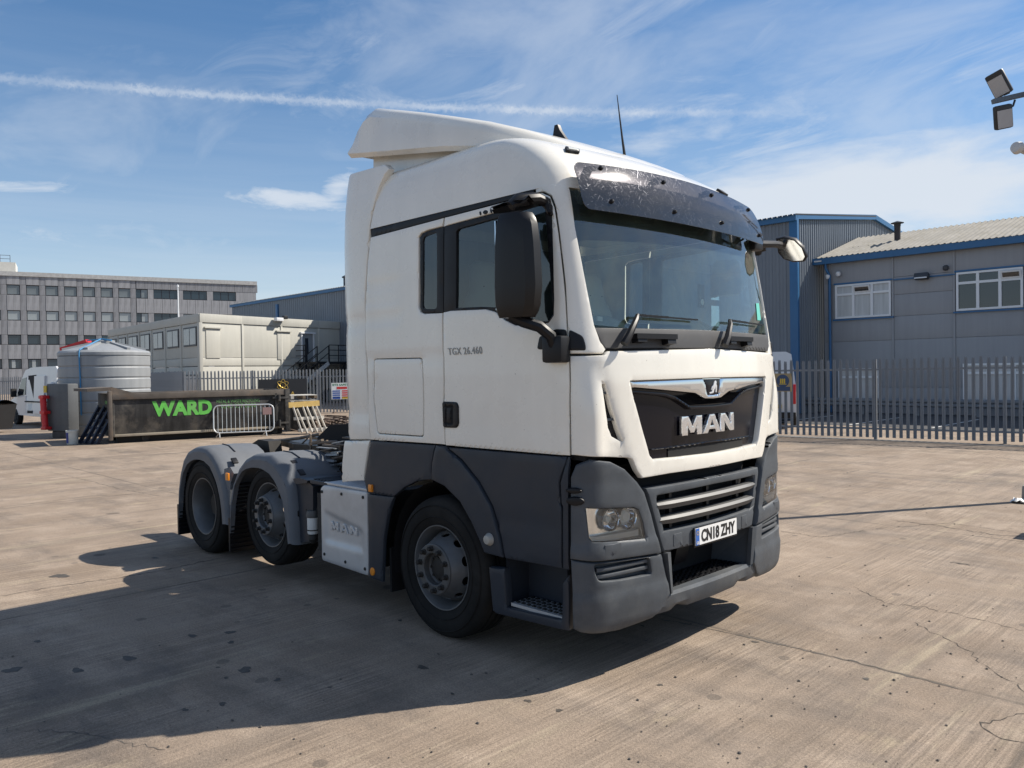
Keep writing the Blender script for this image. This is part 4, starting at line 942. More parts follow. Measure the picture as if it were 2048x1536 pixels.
q = B(); vf.box(q, .55, 1.07, .62, .74, 0, .03); q.build('number_plate', SY_, rv, smooth=False)
q = B(); vf.box(q, .75, .77, .55, 2.15, .0, .012); q.build('door_seam', VT, rv, smooth=False)
q = B(); vf.box(q, .8, .86, 1.0, 1.12, .0, .05, .01); q.build('handle', VT, rv)
for w_ in (-.75, -3.9): q = B().lathe([(.001, .12), (.2, .12), (.33, .1), (.34, 0), (.001, 0)], (0, 0, 0), 'y', 20); mesh('wheel', [vf(wv_-.12+y, .34+z, w_+x) for x, y, z in q.V], q.F, VT, rv)
# ---- sign on the right fence
rf_ = Fr(FA, FB); u0, z1 = rf_.hit(1557, 747); u1, z0 = rf_.hit(1584, 783)
sg = tag(empty('fence_sign', rf_((u0+u1)/2, z0, .1)), 'tan sign with a dark blue roundel on the palisade fence beside the cab', 'sign')
TAN = mat('sign_tan', (.33, .25, .13), .6, var=.1); NAVY = mat('sign_navy', (.03, .06, .13), .5)
q = B(); rf_.box(q, u0-.12, u1, z0, z1, .04, .06); q.build('board', TAN, sg, smooth=False)
um = u0+.13; zm = z1-.2; rr_ = .17
Vv = [rf_(um+rr_*math.cos(2*math.pi*k/28), zm+rr_*math.sin(2*math.pi*k/28), w_) for w_ in (.066, .055) for k in range(28)]
mesh('roundel', Vv, [tuple(range(28))]+[(k, (k+1) % 28, 28+(k+1) % 28, 28+k) for k in range(28)], NAVY, sg, smooth=False)
for k in range(3): q = B(); rf_.box(q, um-.07+k*.05, um-.035+k*.05, zm-.07, zm+.06, .066, .07); q.build('emblem_bar', SY_, sg, smooth=False)
q = B(); rf_.box(q, um-.1, um+.1, zm-.095, zm-.08, .066, .07); q.build('emblem_base', SY_, sg, smooth=False)
q = B(); rf_.box(q, u0-.1, u1-.03, z0+.02, z0+.13, .06, .066); q.build('text_band', NAVY, sg, smooth=False)
# ---- floodlight mast at the right edge
PB = gnd(2074, 1001.5); MG = mat('mast_grey', (.11, .135, .16), .5, .3, var=.1); LH = mat('lamp_black', (.018, .019, .022), .45); LL = mat('lamp_lens_grey', (.36, .37, .39), .25, var=.05)
d_m = float((PB-CP)@CF)
fm = tag(empty('floodlight_mast', tuple(PB)), 'tall floodlight mast with two lamps at the right edge', 'floodlight')
def dm(px, py, dd=0.0):
    return Vector(CP+ray(px, py)*(d_m+dd))
top = dm(2085, 160)
B().lathe([(.11, .02), (.11, .1), (.065, .12), (.06, top.z-.1), (.05, top.z), (.001, top.z)], tuple(PB), 'z', 16).build('pole', MG, fm)
B().lathe([(.001, .2), (.16, .2), (.17, .18), (.18, 0)], (PB[0], PB[1], 0), 'z', 20).build('concrete_base', mat('base_concrete', (.26, .24, .21), .9, var=.15), fm)
q = B(); q.bar(dm(1986, 203), dm(2095, 178), .075, .06); q.build('cross_arm', MG, fm, smooth=False)
def lamp(c, ax, ay, w, h, th, par):
    ax, ay = Vector(ax).normalized(), Vector(ay).normalized(); n = ax.cross(ay)
    R = Matrix((ax, ay, n)).transposed()
    r = B().box(c, (w, h, th), R, .03).build('lamp_head', LH, par)
    B().box(c+n*(th/2)-ay*(h*.08), (w*.84, h*.74, .012), R).build('lens', LL, r, smooth=False)
    B().box(c-n*(th*.8), (w*.5, h*.55, th*.7), R, .02).build('driver_box', LH, r)
    return r
rv3 = Vector(CR); uv3 = Vector(CU); fv3 = Vector(CF)
lamp(dm(2006, 234), rv3*.96+uv3*.22+fv3*.1, uv3*.95-rv3*.25-fv3*.30, .26, .32, .07, fm)
lamp(dm(1998, 168), rv3*.30+uv3*.12-fv3*.95, uv3*.88-rv3*.46, .26, .34, .06, fm)
q = B(); q.tube([dm(2008, 190), dm(2018, 186), dm(2020, 176), dm(2008, 166)], .014, 6).tube([dm(2030, 200), dm(2026, 212), dm(2018, 216)], .014, 6); q.build('bracket', LH, fm)
cc = dm(2036, 296); cm = tag(empty('mast_camera', tuple(cc)), 'round pale camera mounted on the floodlight mast', 'camera')
q = B().lathe([(.001, .07), (.07, .06), (.088, 0), (.07, -.03), (.05, -.08), (.055, -.2), (.001, -.2)], (0, 0, 0), 'z', 18); an = Matrix((fv3.cross(rv3*.95+fv3*.2).normalized(), rv3.cross(uv3), -(rv3*.95+fv3*.35))).transposed()
zz = -(rv3*.9+fv3*.4-uv3*.1).normalized(); xx = zz.orthogonal().normalized(); yy = zz.cross(xx); Rm = Matrix((xx, yy, zz)).transposed()
mesh('camera_body', [cc+Rm @ Vector(v) for v in q.V], q.F, mat('camera_grey', (.5, .5, .5), .5), cm)
q = B(); q.bar(cc-zz*.15, Vector((PB[0], PB[1], cc.z)), .05, .05); q.build('arm', LH, cm)
# crumpled white sheet at the mast foot
rg_ = gnd(2044, 1006); rs = random.Random(4)
V5 = [(rg_[0]+(i/6-.5)*.24, rg_[1]+(j/6-.5)*.2, .012+abs(rs.gauss(0, .03))) for i in range(7) for j in range(7)]
n5 = len(V5); F5 = [(i*7+j, i*7+j+1, i*7+j+8, i*7+j+7) for i in range(6) for j in range(6)]
tag(mesh('crumpled_sheet', V5+[(x, y, z-.006) for x, y, z in V5], F5+[tuple(n5+k for k in f)[::-1] for f in F5], SGW), 'crumpled white plastic sheet on the ground at the mast foot', 'sheet')

cbx = (2.62, 5.95); B().box((cbx[0]+.25, cbx[1]+.2, .55), (.5, .4, 1.06), None, .02).build('unseen_shadow_caster', MG, fm)  # unseen box beyond the frame, added to cast its shadow into view
# ================================================================== LORRY: cab skin as one parametric surface S(s, z); s = arc length round the plan outline, 0 at the nose, + on the driver's side
def tab(T):
    xs = [a for a, _ in T]; ys = [b for _, b in T]; return lambda v: float(np.interp(v, xs, ys))
XF = tab([(0, 1.455), (.3, 1.455), (.5, 1.465), (1.8, 1.465), (1.95, 1.455), (2.05, 1.44), (2.5, 1.365), (2.9, 1.292), (3.0, 1.268), (3.1, 1.235), (3.2, 1.17), (3.28, 1.08), (3.34, .98), (3.39, .85), (3.42, .7), (3.45, .35)])
HW = tab([(0, 1.22), (2.95, 1.22), (3.1, 1.215), (3.2, 1.205), (3.3, 1.185), (3.36, 1.16), (3.4, 1.12), (3.43, 1.05), (3.46, .8)])
_ys = np.linspace(0, 1.05, 60); _px = list(-.09*_ys**2); _py = list(_ys)
_R = .21; _f0 = math.atan(.18*1.05); _sc = (1.22-1.05)/(_R*(1-math.sin(_f0)))
for _k in range(1, 25):
    _f = _f0+(math.pi/2-_f0)*_k/24; _px.append(_px[59]-_R*_sc*(math.cos(_f0)-math.cos(_f))); _py.append(1.05+_R*_sc*(math.sin(_f)-math.sin(_f0)))
XSIDE = _px[-1]; _px += [XSIDE-4.0]; _py += [1.22]
_px, _py = np.array(_px), np.array(_py); _ss = np.r_[0, np.cumsum(np.hypot(np.diff(_px), np.diff(_py)))]
SSIDE = _ss[-2]
def SF(s, z):
    a = abs(s); sg = -1.0 if s >= 0 else 1.0
    return np.array([XF(z)+np.interp(a, _ss, _px), sg*np.interp(a, _ss, _py)*HW(z)/1.22, z])
def SN(s, z):
    e = .004; du = SF(s+e, z)-SF(s-e, z); dv = SF(s, z+e)-SF(s, z-e); n = np.cross(dv, du) ; n = n/np.linalg.norm(n); return n
def side_s(x, z): return SSIDE+(XF(z)+XSIDE-x)
def yfront(y): return float(np.interp(abs(y), _py[:-1], _ss[:-1]))*(1 if y <= 0 else -1)
def pq(px, py, off=0.0):
    """pixel -> (s, z) on the cab skin"""
    best = None
    P0 = on_plane(px, py, 1, -1.22); P1 = on_plane(px, py, 0, 1.42)
    for s, z in ((side_s(P0[0], P0[2]), P0[2]), (yfront(max(-1.15, min(1.15, P1[1]))), P1[2]), (1.2, P1[2])):
        q = np.array([s, z])
        for _ in range(40):
            def f(q): return proj(SF(*q)+(SN(*q)*off if off else 0))-np.array([px, py])
            e = f(q); h = 1e-4; J = np.array([(f(q+np.array([h, 0]))-e)/h, (f(q+np.array([0, h]))-e)/h]).T
            try: d = np.linalg.solve(J, e)
            except Exception: break
            d = np.clip(d, -.25, .25); q = q-d
            if np.abs(d).max() < 1e-6: break
        e = f(q); nrm = SN(*q); P = SF(*q)
        if np.hypot(*e) < .5 and nrm@(CP-P) > -0.05:
            dist = np.linalg.norm(P-CP)
            if best is None or dist < best[0]: best = (dist, q)
    if best is None: raise RuntimeError('no hit %s %s' % (px, py))
    return tuple(best[1])
def PX(L, off=0.0): return [pq(a, b, off) for a, b in L]
def resample(poly, res):
    out = []
    for a, b in zip(poly, poly[1:]+poly[:1]):
        n = max(1, int(math.hypot(b[0]-a[0], b[1]-a[1])/res+.5))
        for i in range(n): out.append((a[0]+(b[0]-a[0])*i/n, a[1]+(b[1]-a[1])*i/n))
    return out
def rounded(poly, r):
    """cut the corners of a polygon with small arcs"""
    out = []; n = len(poly)
    for i in range(n):
        p0, p1, p2 = np.array(poly[i-1]), np.array(poly[i]), np.array(poly[(i+1) % n])
        a, b = p0-p1, p2-p1; la, lb = np.hypot(*a), np.hypot(*b); rr_ = min(r, la*.45, lb*.45)
        if abs(np.cross(a/la, b/lb)) < .15: out.append(tuple(p1)); continue
        A, C = p1+a/la*rr_, p1+b/lb*rr_
        for k in range(5):
            t = k/4; out.append(tuple((1-t)**2*A+2*t*(1-t)*p1+t*t*C))
    return out
def inside(pts, poly):
    x, y = pts[:, 0], pts[:, 1]; P = np.array(poly); r = np.zeros(len(pts), bool); j = len(P)-1
    for i in range(len(P)):
        xi, yi, xj, yj = P[i, 0], P[i, 1], P[j, 0], P[j, 1]
        c = ((yi > y) != (yj > y)) & (x < (xj-xi)*(y-yi)/((yj-yi) if yj != yi else 1e-12)+xi); r ^= c; j = i
    return r
def segdist(pts, polys):
    d = np.full(len(pts), 1e9)
    for P in polys:
        P = np.array(P); Q = np.roll(P, -1, 0)
        for a, b in zip(P, Q):
            ab = b-a; L = ab@ab+1e-12; t = np.clip(((pts-a)@ab)/L, 0, 1); d = np.minimum(d, np.hypot(*(pts-(a+t[:, None]*ab)).T))
    return d
def panel(name, poly, m, parent, surf=SF, nrm=SN, holes=(), t=.02, r=.006, res=.06, off=0.0, disp=None, back=False, ang=40):
    poly = [tuple(p) for p in poly]; holes = [[tuple(p) for p in h] for h in holes]
    loops = [resample(poly, res)]+[resample(h, res) for h in holes]
    pts = [q for L in loops for q in L]; edges = []; k = 0; bl = []
    for L in loops:
        n = len(L); edges += [(k+i, k+(i+1) % n) for i in range(n)]; bl += list(range(k, k+n)); k += n
    nb = k; allp = [np.array(L) for L in loops]
    # inset ring for a rounded edge
    extra = []
    if r > 0:
        for rr_ in (r*.45, r*1.15):
            for L in loops:
                A = np.array(L); d = np.roll(A, -1, 0)-np.roll(A, 1, 0); d /= (np.hypot(d[:, 0], d[:, 1])+1e-9)[:, None]; nn = np.c_[-d[:, 1], d[:, 0]]
                for sg in (1, -1):
                    C = A+nn*rr_*sg; ok = inside(C, poly)
                    for h in holes: ok &= ~inside(C, h)
                    ok &= segdist(C, allp) > rr_*.8
                    extra += [tuple(c) for c in C[ok]]
    A = np.array(loops[0]); x0, y0 = A.min(0); x1, y1 = A.max(0)
    gx = np.arange(x0+res*.5, x1, res); gy = np.arange(y0+res*.5, y1, res)
    if len(gx) and len(gy):
        G_ = np.array([(a, b) for a in gx for b in gy]); ok = inside(G_, poly)
        for h in holes: ok &= ~inside(G_, h)
        ok &= segdist(G_, allp) > max(res*.4, r*1.6); extra += [tuple(c) for c in G_[ok]]
    pts = pts+extra
    V2, E2, F2, ov, oe, of = delaunay_2d_cdt([Vector(p) for p in pts], edges, [], 0, 1e-6)
    V2 = np.array([v[:] for v in V2]); tri = [f for f in F2]
    cen = np.array([V2[list(f)].mean(0) for f in tri]); ok = inside(cen, poly)
    for h in holes: ok &= ~inside(cen, h)
    tri = [f for f, o in zip(tri, ok) if o]
    used = sorted({i for f in tri for i in f}); mp = {u: i for i, u in enumerate(used)}; V2 = V2[used]; tri = [tuple(mp[i] for i in f) for f in tri]
    dist = segdist(V2, allp); V3 = []; NN = []
    for (a, b), d in zip(V2, dist):
        n = nrm(a, b); o = off+(disp(a, b) if disp else 0)
        if r > 0 and d < r: o -= r*(1-math.sqrt(max(0, 1-(1-d/r)**2)))
        V3.append(surf(a, b)+n*o); NN.append(n)
    V3 = np.array(V3); NN = np.array(NN); Fc = []; cnt = {}
    for f in tri:
        a, b, c = (V3[i] for i in f)
        if np.cross(b-a, c-a)@NN[f[0]] < 0: f = f[::-1]
        Fc.append(f)
        for e in zip(f, f[1:]+f[:1]): cnt[e] = 1
    Vb = [tuple(v) for v in V3]; bmap = {}
    base = [(a, b) for (a, b) in cnt if (b, a) not in cnt]
    def bidx(i):
        if i not in bmap: bmap[i] = len(Vb); Vb.append(tuple(V3[i]-NN[i]*t))
        return bmap[i]
    if t > 0:
        for a, b in base: Fc.append((b, a, bidx(a), bidx(b)))
        if back:
            for f in [q for q in Fc if len(q) == 3]: Fc.append(tuple(bidx(i) for i in f)[::-1])
    me = bpy.data.meshes.new(name); me.from_pydata(Vb, [], Fc); finish(me, m, True, ang)
    return link(name, me, parent)
def mirror(poly): return [(-a, b) for a, b in poly][::-1]
def both(half): return list(half)+[(-a, b) for a, b in half[::-1] if abs(a) > 1e-6]     # half starts and ends on s=0
# ---- lorry materials
WHITE = mat('cab_white_paint', (.80, .768, .69), .28, var=.03, vscale=2.2, coat=.6, streak=.03, chips=.55, dirt=(.45, .41, .34), dirtamt=.13, rvar=.08)
GREYP = mat('bumper_grey_plastic', (.066, .074, .084), .55, spec=.35, var=.2, vscale=4.5, bump=.14, bscale=190, streak=.09, chips=.35, dirt=(.17, .165, .15), dirtamt=.5, rvar=.1)
NAVYP = mat('skirt_grey_plastic', (.028, .034, .045), .42, var=.1, vscale=3, dirt=(.05, .048, .046), dirtamt=.35, rvar=.1, spec=.3)
FENDP = mat('fender_grey_plastic', (.125, .134, .148), .6, spec=.3, var=.12, vscale=5, bump=.08, bscale=120, dirt=(.2, .19, .175), dirtamt=.35)
BLACK = mat('black_trim', (.007, .007, .009), .45, spec=.3, var=.1)
BLKG = mat('gloss_black', (.006, .006, .010), .10, spec=.28)
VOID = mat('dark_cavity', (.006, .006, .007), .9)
CHROME = mat('chrome', (.72, .74, .76), .12, 1.0)
SILV = mat('satin_silver', (.085, .086, .086), .5, .1, var=.1)
ALU = mat('brushed_aluminium', (.52, .53, .54), .5, .55, var=.1, vscale=4, dirt=(.24, .23, .22), dirtamt=.5)
ORNG = mat('amber_lens', (.75, .25, .02), .3)
RUB = mat('tyre_rubber', (.011, .0108, .0105), .85, spec=.25, var=.25, vscale=6, bump=.12, bscale=90, dirt=(.05, .046, .042), dirtamt=.5)
RIM = mat('wheel_grey_steel', (.135, .14, .145), .5, .35, var=.15, vscale=7, dirt=(.07, .06, .05), dirtamt=.5)
DKM = mat('dirty_dark_metal', (.03, .028, .026), .7, .3, var=.4, vscale=6)
GWS = glass('windscreen_glass', (.84, .96, .90), .012, .9, .055, (.46, .62, .52), .035)  # pale green diffuse layer is a painted veil that brightens the glass
GSD = glass('side_glass', (.30, .42, .50), .012, .7, .01, base=.02)
GVIS = glass('smoked_visor', (.075, .072, .08), .05, .62, .09, (.20, .20, .215), .02)
def scratch_visor(m):
    t = m.node_tree; L = t.links; out = [n for n in t.nodes if n.type == 'OUTPUT_MATERIAL'][0]; last = out.inputs[0].links[0].from_socket
    tc = t.nodes.new('ShaderNodeTexCoord'); acc = None
    for rx, sc in ((.6, (3, 60, 5)), (-.55, (3, 52, 6)), (1.25, (3, 66, 7)), (2.2, (3, 58, 4))):
        m0 = t.nodes.new('ShaderNodeMapping'); m0.inputs['Rotation'].default_value = (rx, 0, 0); L.new(tc.outputs['Object'], m0.inputs[0]); mp = t.nodes.new('ShaderNodeMapping'); mp.inputs['Scale'].default_value = sc; L.new(m0.outputs[0], mp.inputs[0])
        nz = t.nodes.new('ShaderNodeTexNoise'); nz.inputs['Scale'].default_value = 3.0; nz.inputs['Detail'].default_value = 2; nz.inputs['Distortion'].default_value = .4; L.new(mp.outputs[0], nz.inputs['Vector'])
        mr = t.nodes.new('ShaderNodeMapRange'); L.new(nz.outputs[0], mr.inputs[0]); mr.inputs[1].default_value = .66; mr.inputs[2].default_value = .74
        if acc is None: acc = mr.outputs[0]
        else:
            a = t.nodes.new('ShaderNodeMath'); a.operation = 'MAXIMUM'; L.new(acc, a.inputs[0]); L.new(mr.outputs[0], a.inputs[1]); acc = a.outputs[0]
    pz = t.nodes.new('ShaderNodeTexNoise'); pz.inputs['Scale'].default_value = 2.5; pz.inputs['Detail'].default_value = 4; L.new(tc.outputs['Object'], pz.inputs['Vector'])
    pr = t.nodes.new('ShaderNodeMapRange'); L.new(pz.outputs[0], pr.inputs[0]); pr.inputs[1].default_value = .35; pr.inputs[2].default_value = .7; pr.inputs[3].default_value = .02; pr.inputs[4].default_value = .20
    mu = t.nodes.new('ShaderNodeMath'); mu.operation = 'MULTIPLY'; L.new(acc, mu.inputs[0]); L.new(pr.outputs[0], mu.inputs[1])
    gl = t.nodes.new('ShaderNodeBsdfGlossy'); gl.inputs['Roughness'].default_value = .42; gl.inputs['Color'].default_value = (.55, .55, .6, 1)
    mx = t.nodes.new('ShaderNodeMixShader'); L.new(mu.outputs[0], mx.inputs[0]); L.new(last, mx.inputs[1]); L.new(gl.outputs[0], mx.inputs[2]); L.new(mx.outputs[0], out.inputs[0])
scratch_visor(GVIS)
GLEN = glass('headlamp_lens', (.97, .98, .98), .02, .6, .012, base=.02)
TRK = tag(empty('tractor_unit', (0, 0, 0)), 'white three axle lorry tractor unit with grey bumper and roof air deflector', 'lorry')
# ---- roof shell (rows upward, columns along the outline)
def roof():
    zs_ = [2.985, 3.05, 3.12, 3.18, 3.23, 3.27, 3.305, 3.335, 3.36, 3.38, 3.4, 3.415, 3.43, 3.445, 3.46]
    XB = -.62; V = []; cols_ = 81
    for z in zs_:
        smax = side_s(XB-.14*max(0, 1-(z-2.98)/.42), z)
        for k in range(cols_):
            f = -1+2*k/(cols_-1); s = smax*(abs(f)**1.0)*(1 if f >= 0 else -1); V.append(tuple(SF(s, z)))
    n = cols_; rws = len(zs_); Fc = [(r*n+k, r*n+k+1, (r+1)*n+k+1, (r+1)*n+k) for r in range(rws-1) for k in range(n-1)]
    # close the top towards a ridge line
    last = (rws-1)*n
    for k in range(n):
        x, y, z = V[last+k]; V.append((x*.4-.15, y*.2, 3.475))
    Fc += [(last+k, last+k+1, last+n+k+1, last+n+k) for k in range(n-1)]; Fc.append(tuple(range(last+n, last+2*n)))
    bt = len(V)
    for k in range(n): x, y, z = V[k]; V.append((x*.985-.01, y*.975, z))
    Fc += [(k+1, k, bt+k, bt+k+1) for k in range(n-1)]
    return mesh('roof', V, Fc, WHITE, TRK, ang=50)
roof()
# ---- driver's side and its mirror image
def two(name, poly, m, parents=(TRK, TRK), **kw):
    hl = kw.pop('holes', ()); d = kw.pop('disp', None)
    a = panel(name, poly, m, parents[0], holes=hl, disp=d, **kw)
    b = panel(name, mirror(poly), m, parents[1], holes=[mirror(h) for h in hl], disp=(lambda s, z: d(-s, z)) if d else None, **kw)
    return a, b
hatch = rounded(PX([(748, 719), (842, 717), (846, 800), (846, 872), (756, 866), (748, 800)]), .03)
hole_h = rounded(PX([(746.5, 717.5), (843.5, 715.5), (847.8, 800), (847.5, 873.8), (754.8, 867.6), (746.4, 800)]), .03)
seam = [(730.5, 603), (731, 680), (732.5, 707), (736.5, 816), (740.5, 879)]
def ribs(s, z):
    x = SF(s, z)[0]; o = 0
    for zc_ in (2.55, 2.42, 2.30):
        o -= .012*math.exp(-((z-zc_)/.018)**2)*max(0, min(1, (-.35-x)/.1))
    o -= .012*math.exp(-((z-1.98)/.03)**2)*.4
    return o
_sa, _sb = pq(741.5, 473.5), pq(1067, 386.5)
def ZB(s): return _sa[1]+(s-_sa[0])/(_sb[0]-_sa[0])*(_sb[1]-_sa[1])
def toprow(P, lim=2.905): return [(s, ZB(s)-.004) if z > lim and s > _sb[0]-.01 else (s, z) for s, z in P]
two('sleeper_side', toprow(PX([(740.5, 879), (889, 889), (886, 800), (884.5, 700), (883.5, 626), (848, 627.5), (840, 624), (836.5, 614), (836.5, 474), (842, 466), (855, 460), (884, 452.5), (887, 441.5), (741, 475.5), (735.5, 525)]+seam[:4])), WHITE, holes=[hole_h], res=.05, disp=ribs)
two('locker_hatch', hatch, WHITE, res=.06, r=.005)
two('roof_seam_strip', [_sa, (_sa[0], 2.984), (_sb[0], 2.990), _sb], BLACK, r=.003, off=-.004)
win_out = [(886, 625), (900, 621.5), (971, 618.5), (990, 624), (1010, 641), (1030, 651), (1075, 651), (1097, 645), (1106.5, 631), (1107.5, 600), (1103.5, 410), (1095.5, 396), (1078, 391.5), (1050, 405), (985, 426), (887, 452.5)]
door_poly = PX([(890.5, 890.5), (1139, 911), (1138, 800), (1135, 690), (1130.5, 600), (1127, 560), (1117, 470), (1108.5, 415), (1099.5, 392), (1083, 385.5), (1068.5, 388.5), (889.5, 441)])
door_poly = door_poly[:-1]+[(door_poly[-1][0], ZB(door_poly[-1][0])-.004)]+PX([win_out[-1]])+PX(win_out[:-1][::-1])+PX([(886.5, 700), (888, 800)])
def doordisp(s, z):
    return -.010*math.exp(-((z-1.965)/.012)**2)-.006*math.exp(-((z-1.52)/.02)**2)
D = two('door', door_poly, WHITE, res=.05, disp=doordisp)
# black window surround with glass
g_door = PX([(910, 616), (911, 463), (916, 457.5), (988.8, 437), (1060, 414), (1080, 409), (1089, 418), (1104.5, 628), (1096, 642), (1060, 644), (1018, 636), (1003, 624), (988.8, 614.6), (960, 613.5)])
g_q = rounded(PX([(844, 618), (845, 474), (872, 464), (872, 618)]), .03)
two('window_frame', PX(win_out), BLACK, D, holes=[g_door], off=-.006, r=.003, res=.08)
two('window_glass', g_door, GSD, D, off=-.02, t=0, r=0, res=.12)
two('quarter_window_frame', PX([(839, 615), (842, 624), (849, 626.5), (885, 624.5), (885.5, 453.5), (856, 461.5), (843, 467), (838.5, 475)]), BLACK, holes=[g_q], off=-.006, r=.003, res=.08)
two('quarter_glass', g_q, GSD, off=-.014, t=0, r=0, res=.12)
# door handle
for hs, dpar in ((1, D[0]), (-1, D[1])):
    hp = rounded(PX([(886, 803), (914, 804), (918, 812), (918, 850), (913, 856), (888, 855)]), .02); hp2 = PX([(893, 812), (908, 812), (908, 848), (893, 848)])
    if hs < 0: hp = mirror(hp); hp2 = mirror(hp2)
    panel('door_handle', hp, BLACK, dpar, off=.012, r=.008, res=.03, holes=[hp2])
    panel('handle_recess', hp2, VOID, dpar, off=.004, t=0, r=0, res=.05)
    q0 = PX([(895, 816), (903, 816), (903, 845), (895, 845)]); q0 = q0 if hs > 0 else mirror(q0)
    panel('handle_bar', q0, BLACK, dpar, off=.010, r=.004, res=.03)
# model lettering on the door
s0, z0_ = pq(930, 702); hN = SN(s0, z0_)
def sfmap(sc, zc_, off=.001): return lambda u, v, w: SF(sc-u, zc_+v)+SN(sc-u, zc_+v)*(off+w)
ltr = mat('letter_grey', (.30, .30, .29), .4, .4)
solid_text('TGX 26.460', .048, sfmap(s0, 1.993), ltr, 'lettering', D[0], .004, .006, width=.345, spacing=1.12)
# small bracket holes above the door glass
for px_, w_ in ((961, .012), (971, .03), (982.5, .012)):
    c_ = pq(px_, 424.5+(971-px_)*.22); k_ = [(c_[0]+w_*math.cos(a)*.8, c_[1]+.014*math.sin(a)) for a in np.linspace(0, 2*math.pi, 13)[:-1]]
    panel('roof_bracket_hole', k_, BLACK, D[0], off=.003, r=.002, res=.02)
# A-pillar
two('a_pillar', PX([(1137, 707), (1136.5, 680), (1131, 570), (1119, 465), (1112, 414), (1103, 390), (1086, 381.5), (1071, 384), (1070, 374), (1090, 368), (1134, 366), (1140.6, 380), (1150.8, 453.6), (1167.7, 541.6), (1189, 650), (1201.6, 684), (1213, 697), (1207, 706.5)]), WHITE, r=.008, res=.04)
# ---- white lower front with grille opening and air inlets
inlet = PX([(1203.3, 768.7), (1209, 767.4), (1224, 824), (1236, 862), (1244, 884), (1224, 873), (1217, 857), (1210, 816)])
gh_half = [(0, 1.808), pq(1258, 762), pq(1262, 785), pq(1281, 855), pq(1297, 911), pq(1304, 919), (0, 1.298)]
gh_half[1] = (gh_half[1][0], 1.804)
fl_half = [(0, 2.005)]+PX([(1213, 703), (1207, 711), (1139.5, 712), (1140.5, 800), (1142.5, 909.5), (1198, 913.5), (1254, 915.5), (1262, 918), (1272, 942), (1282, 956)])+[(.5, 1.208), (0, 1.205)]
gh = both(gh_half); fl_ = both(fl_half)
def flapd(s, z):
    a = abs(s); o = .0
    # the centre flap stands proud of the corner pieces
    edge = np.interp(z, [1.2, 1.4, 1.9, 2.0], [.80, .90, 1.06, 1.1])
    o += .014*(1/(1+math.exp((a-edge)/.012)))
    o += .03*math.exp(-((a-1.13)/.07)**2)*math.exp(-((z-1.5)/.28)**4)
    return o
panel('front_panel', fl_, WHITE, TRK, holes=[gh, inlet, mirror(inlet)], res=.035, r=.007, t=.035, disp=flapd)
for hp in (inlet, mirror(inlet)):
    c_ = np.mean(hp, 0); big = [tuple(c_+(np.array(p)-c_)*1.12) for p in hp]
    panel('air_inlet', big, BLACK, TRK, off=-.03, t=0, r=0, res=.05)
    for zz_ in (1.735, 1.575):
        ss_ = [p[0] for p in hp]; a0 = np.interp(zz_, [1.4, 1.8], [np.mean(ss_)-.06*np.sign(c_[0]), np.mean(ss_)+.04*np.sign(c_[0])]); 
        panel('inlet_slat', [(a0-.05, zz_-.008), (a0+.05, zz_-.008), (a0+.05, zz_+.008), (a0-.05, zz_+.008)], GREYP, TRK, off=-.006, t=.03, r=.003, res=.05)
# grille insert
gc = np.mean(gh, 0)
ins = both([(0, 1.816), (gh_half[1][0]+.012, 1.812)]+[(p[0]+.012, p[1]-.004) for p in gh_half[2:6]]+[(0, 1.29)])
GR = panel('grille_panel', ins, BLKG, TRK, off=-.028, t=0, r=0, res=.08)
def fy(y, z): return (yfront(y), z)
chp = [fy(0, 1.806), fy(-.835, 1.800), fy(-.83, 1.762), fy(-.52, 1.735), fy(-.215, 1.708), fy(-.10, 1.668), fy(0, 1.664)]
shp = [(0, 1.798), fy(-.098, 1.798), fy(-.07, 1.7), (0, 1.696)]
panel('chrome_wing', both(chp), CHROME, GR, off=.010, t=.03, r=.012, res=.03, holes=[both(shp)])
panel('badge', both([(0, 1.80), fy(-.10, 1.80), fy(-.072, 1.695), (0, 1.692)]), BLKG, GR, off=.006, t=.02, r=.004, res=.04)
lion = [(-.048, .006), (-.02, .012), (-.012, .034), (-.030, .020), (-.022, .045), (.000, .060), (.012, .082), (.028, .090), (.040, .080), (.036, .066), (.044, .052), (.040, .006), (.026, .006), (.028, .034), (.012, .030), (.004, .008), (-.008, .0), (-.046, -.002)]
panel('lion_emblem', [(-(u+.002), 1.704+v*.95) for u, v in lion], mat('emblem_silver', (.72, .73, .74), .35, .4), GR, off=.012, t=.006, r=.0015, res=.02)
# honeycomb mesh under the wing
vm = [fy(-.42, 1.70), fy(-.215, 1.706), fy(-.10, 1.666), fy(.10, 1.666), fy(.215, 1.706), fy(.42, 1.70), fy(.26, 1.632), fy(-.26, 1.632)]
panel('mesh_back', vm, VOID, GR, off=-.024, t=0, r=0, res=.1)
hb = B(); P2 = np.array(vm)
for j in range(10):
    for i in range(-34, 35):
        yy_ = (i+(j % 2)*.5)*.0135; zz_ = 1.628+j*.0095; s_ = yfront(yy_)
        if inside(np.array([[s_, zz_]]), vm)[0]:
            pr = [SF(yfront(yy_+.0062*math.cos(rad(60*k+30))), zz_+.0055*math.sin(rad(60*k+30)))+np.array([-.014, 0, 0]) for k in range(6)]; n0 = len(hb.V)
            hb.V += [tuple(v) for v in pr]; hb.V += [tuple(SF(yfront(yy_+.0045*math.cos(rad(60*k+30))), zz_+.0038*math.sin(rad(60*k+30)))+np.array([-.019, 0, 0])) for k in range(6)]
            hb.F += [(n0+k, n0+(k+1) % 6, n0+6+(k+1) % 6, n0+6+k) for k in range(6)]
o = hb.build('honeycomb_mesh', BLACK, GR, smooth=False); o['kind'] = 'stuff'
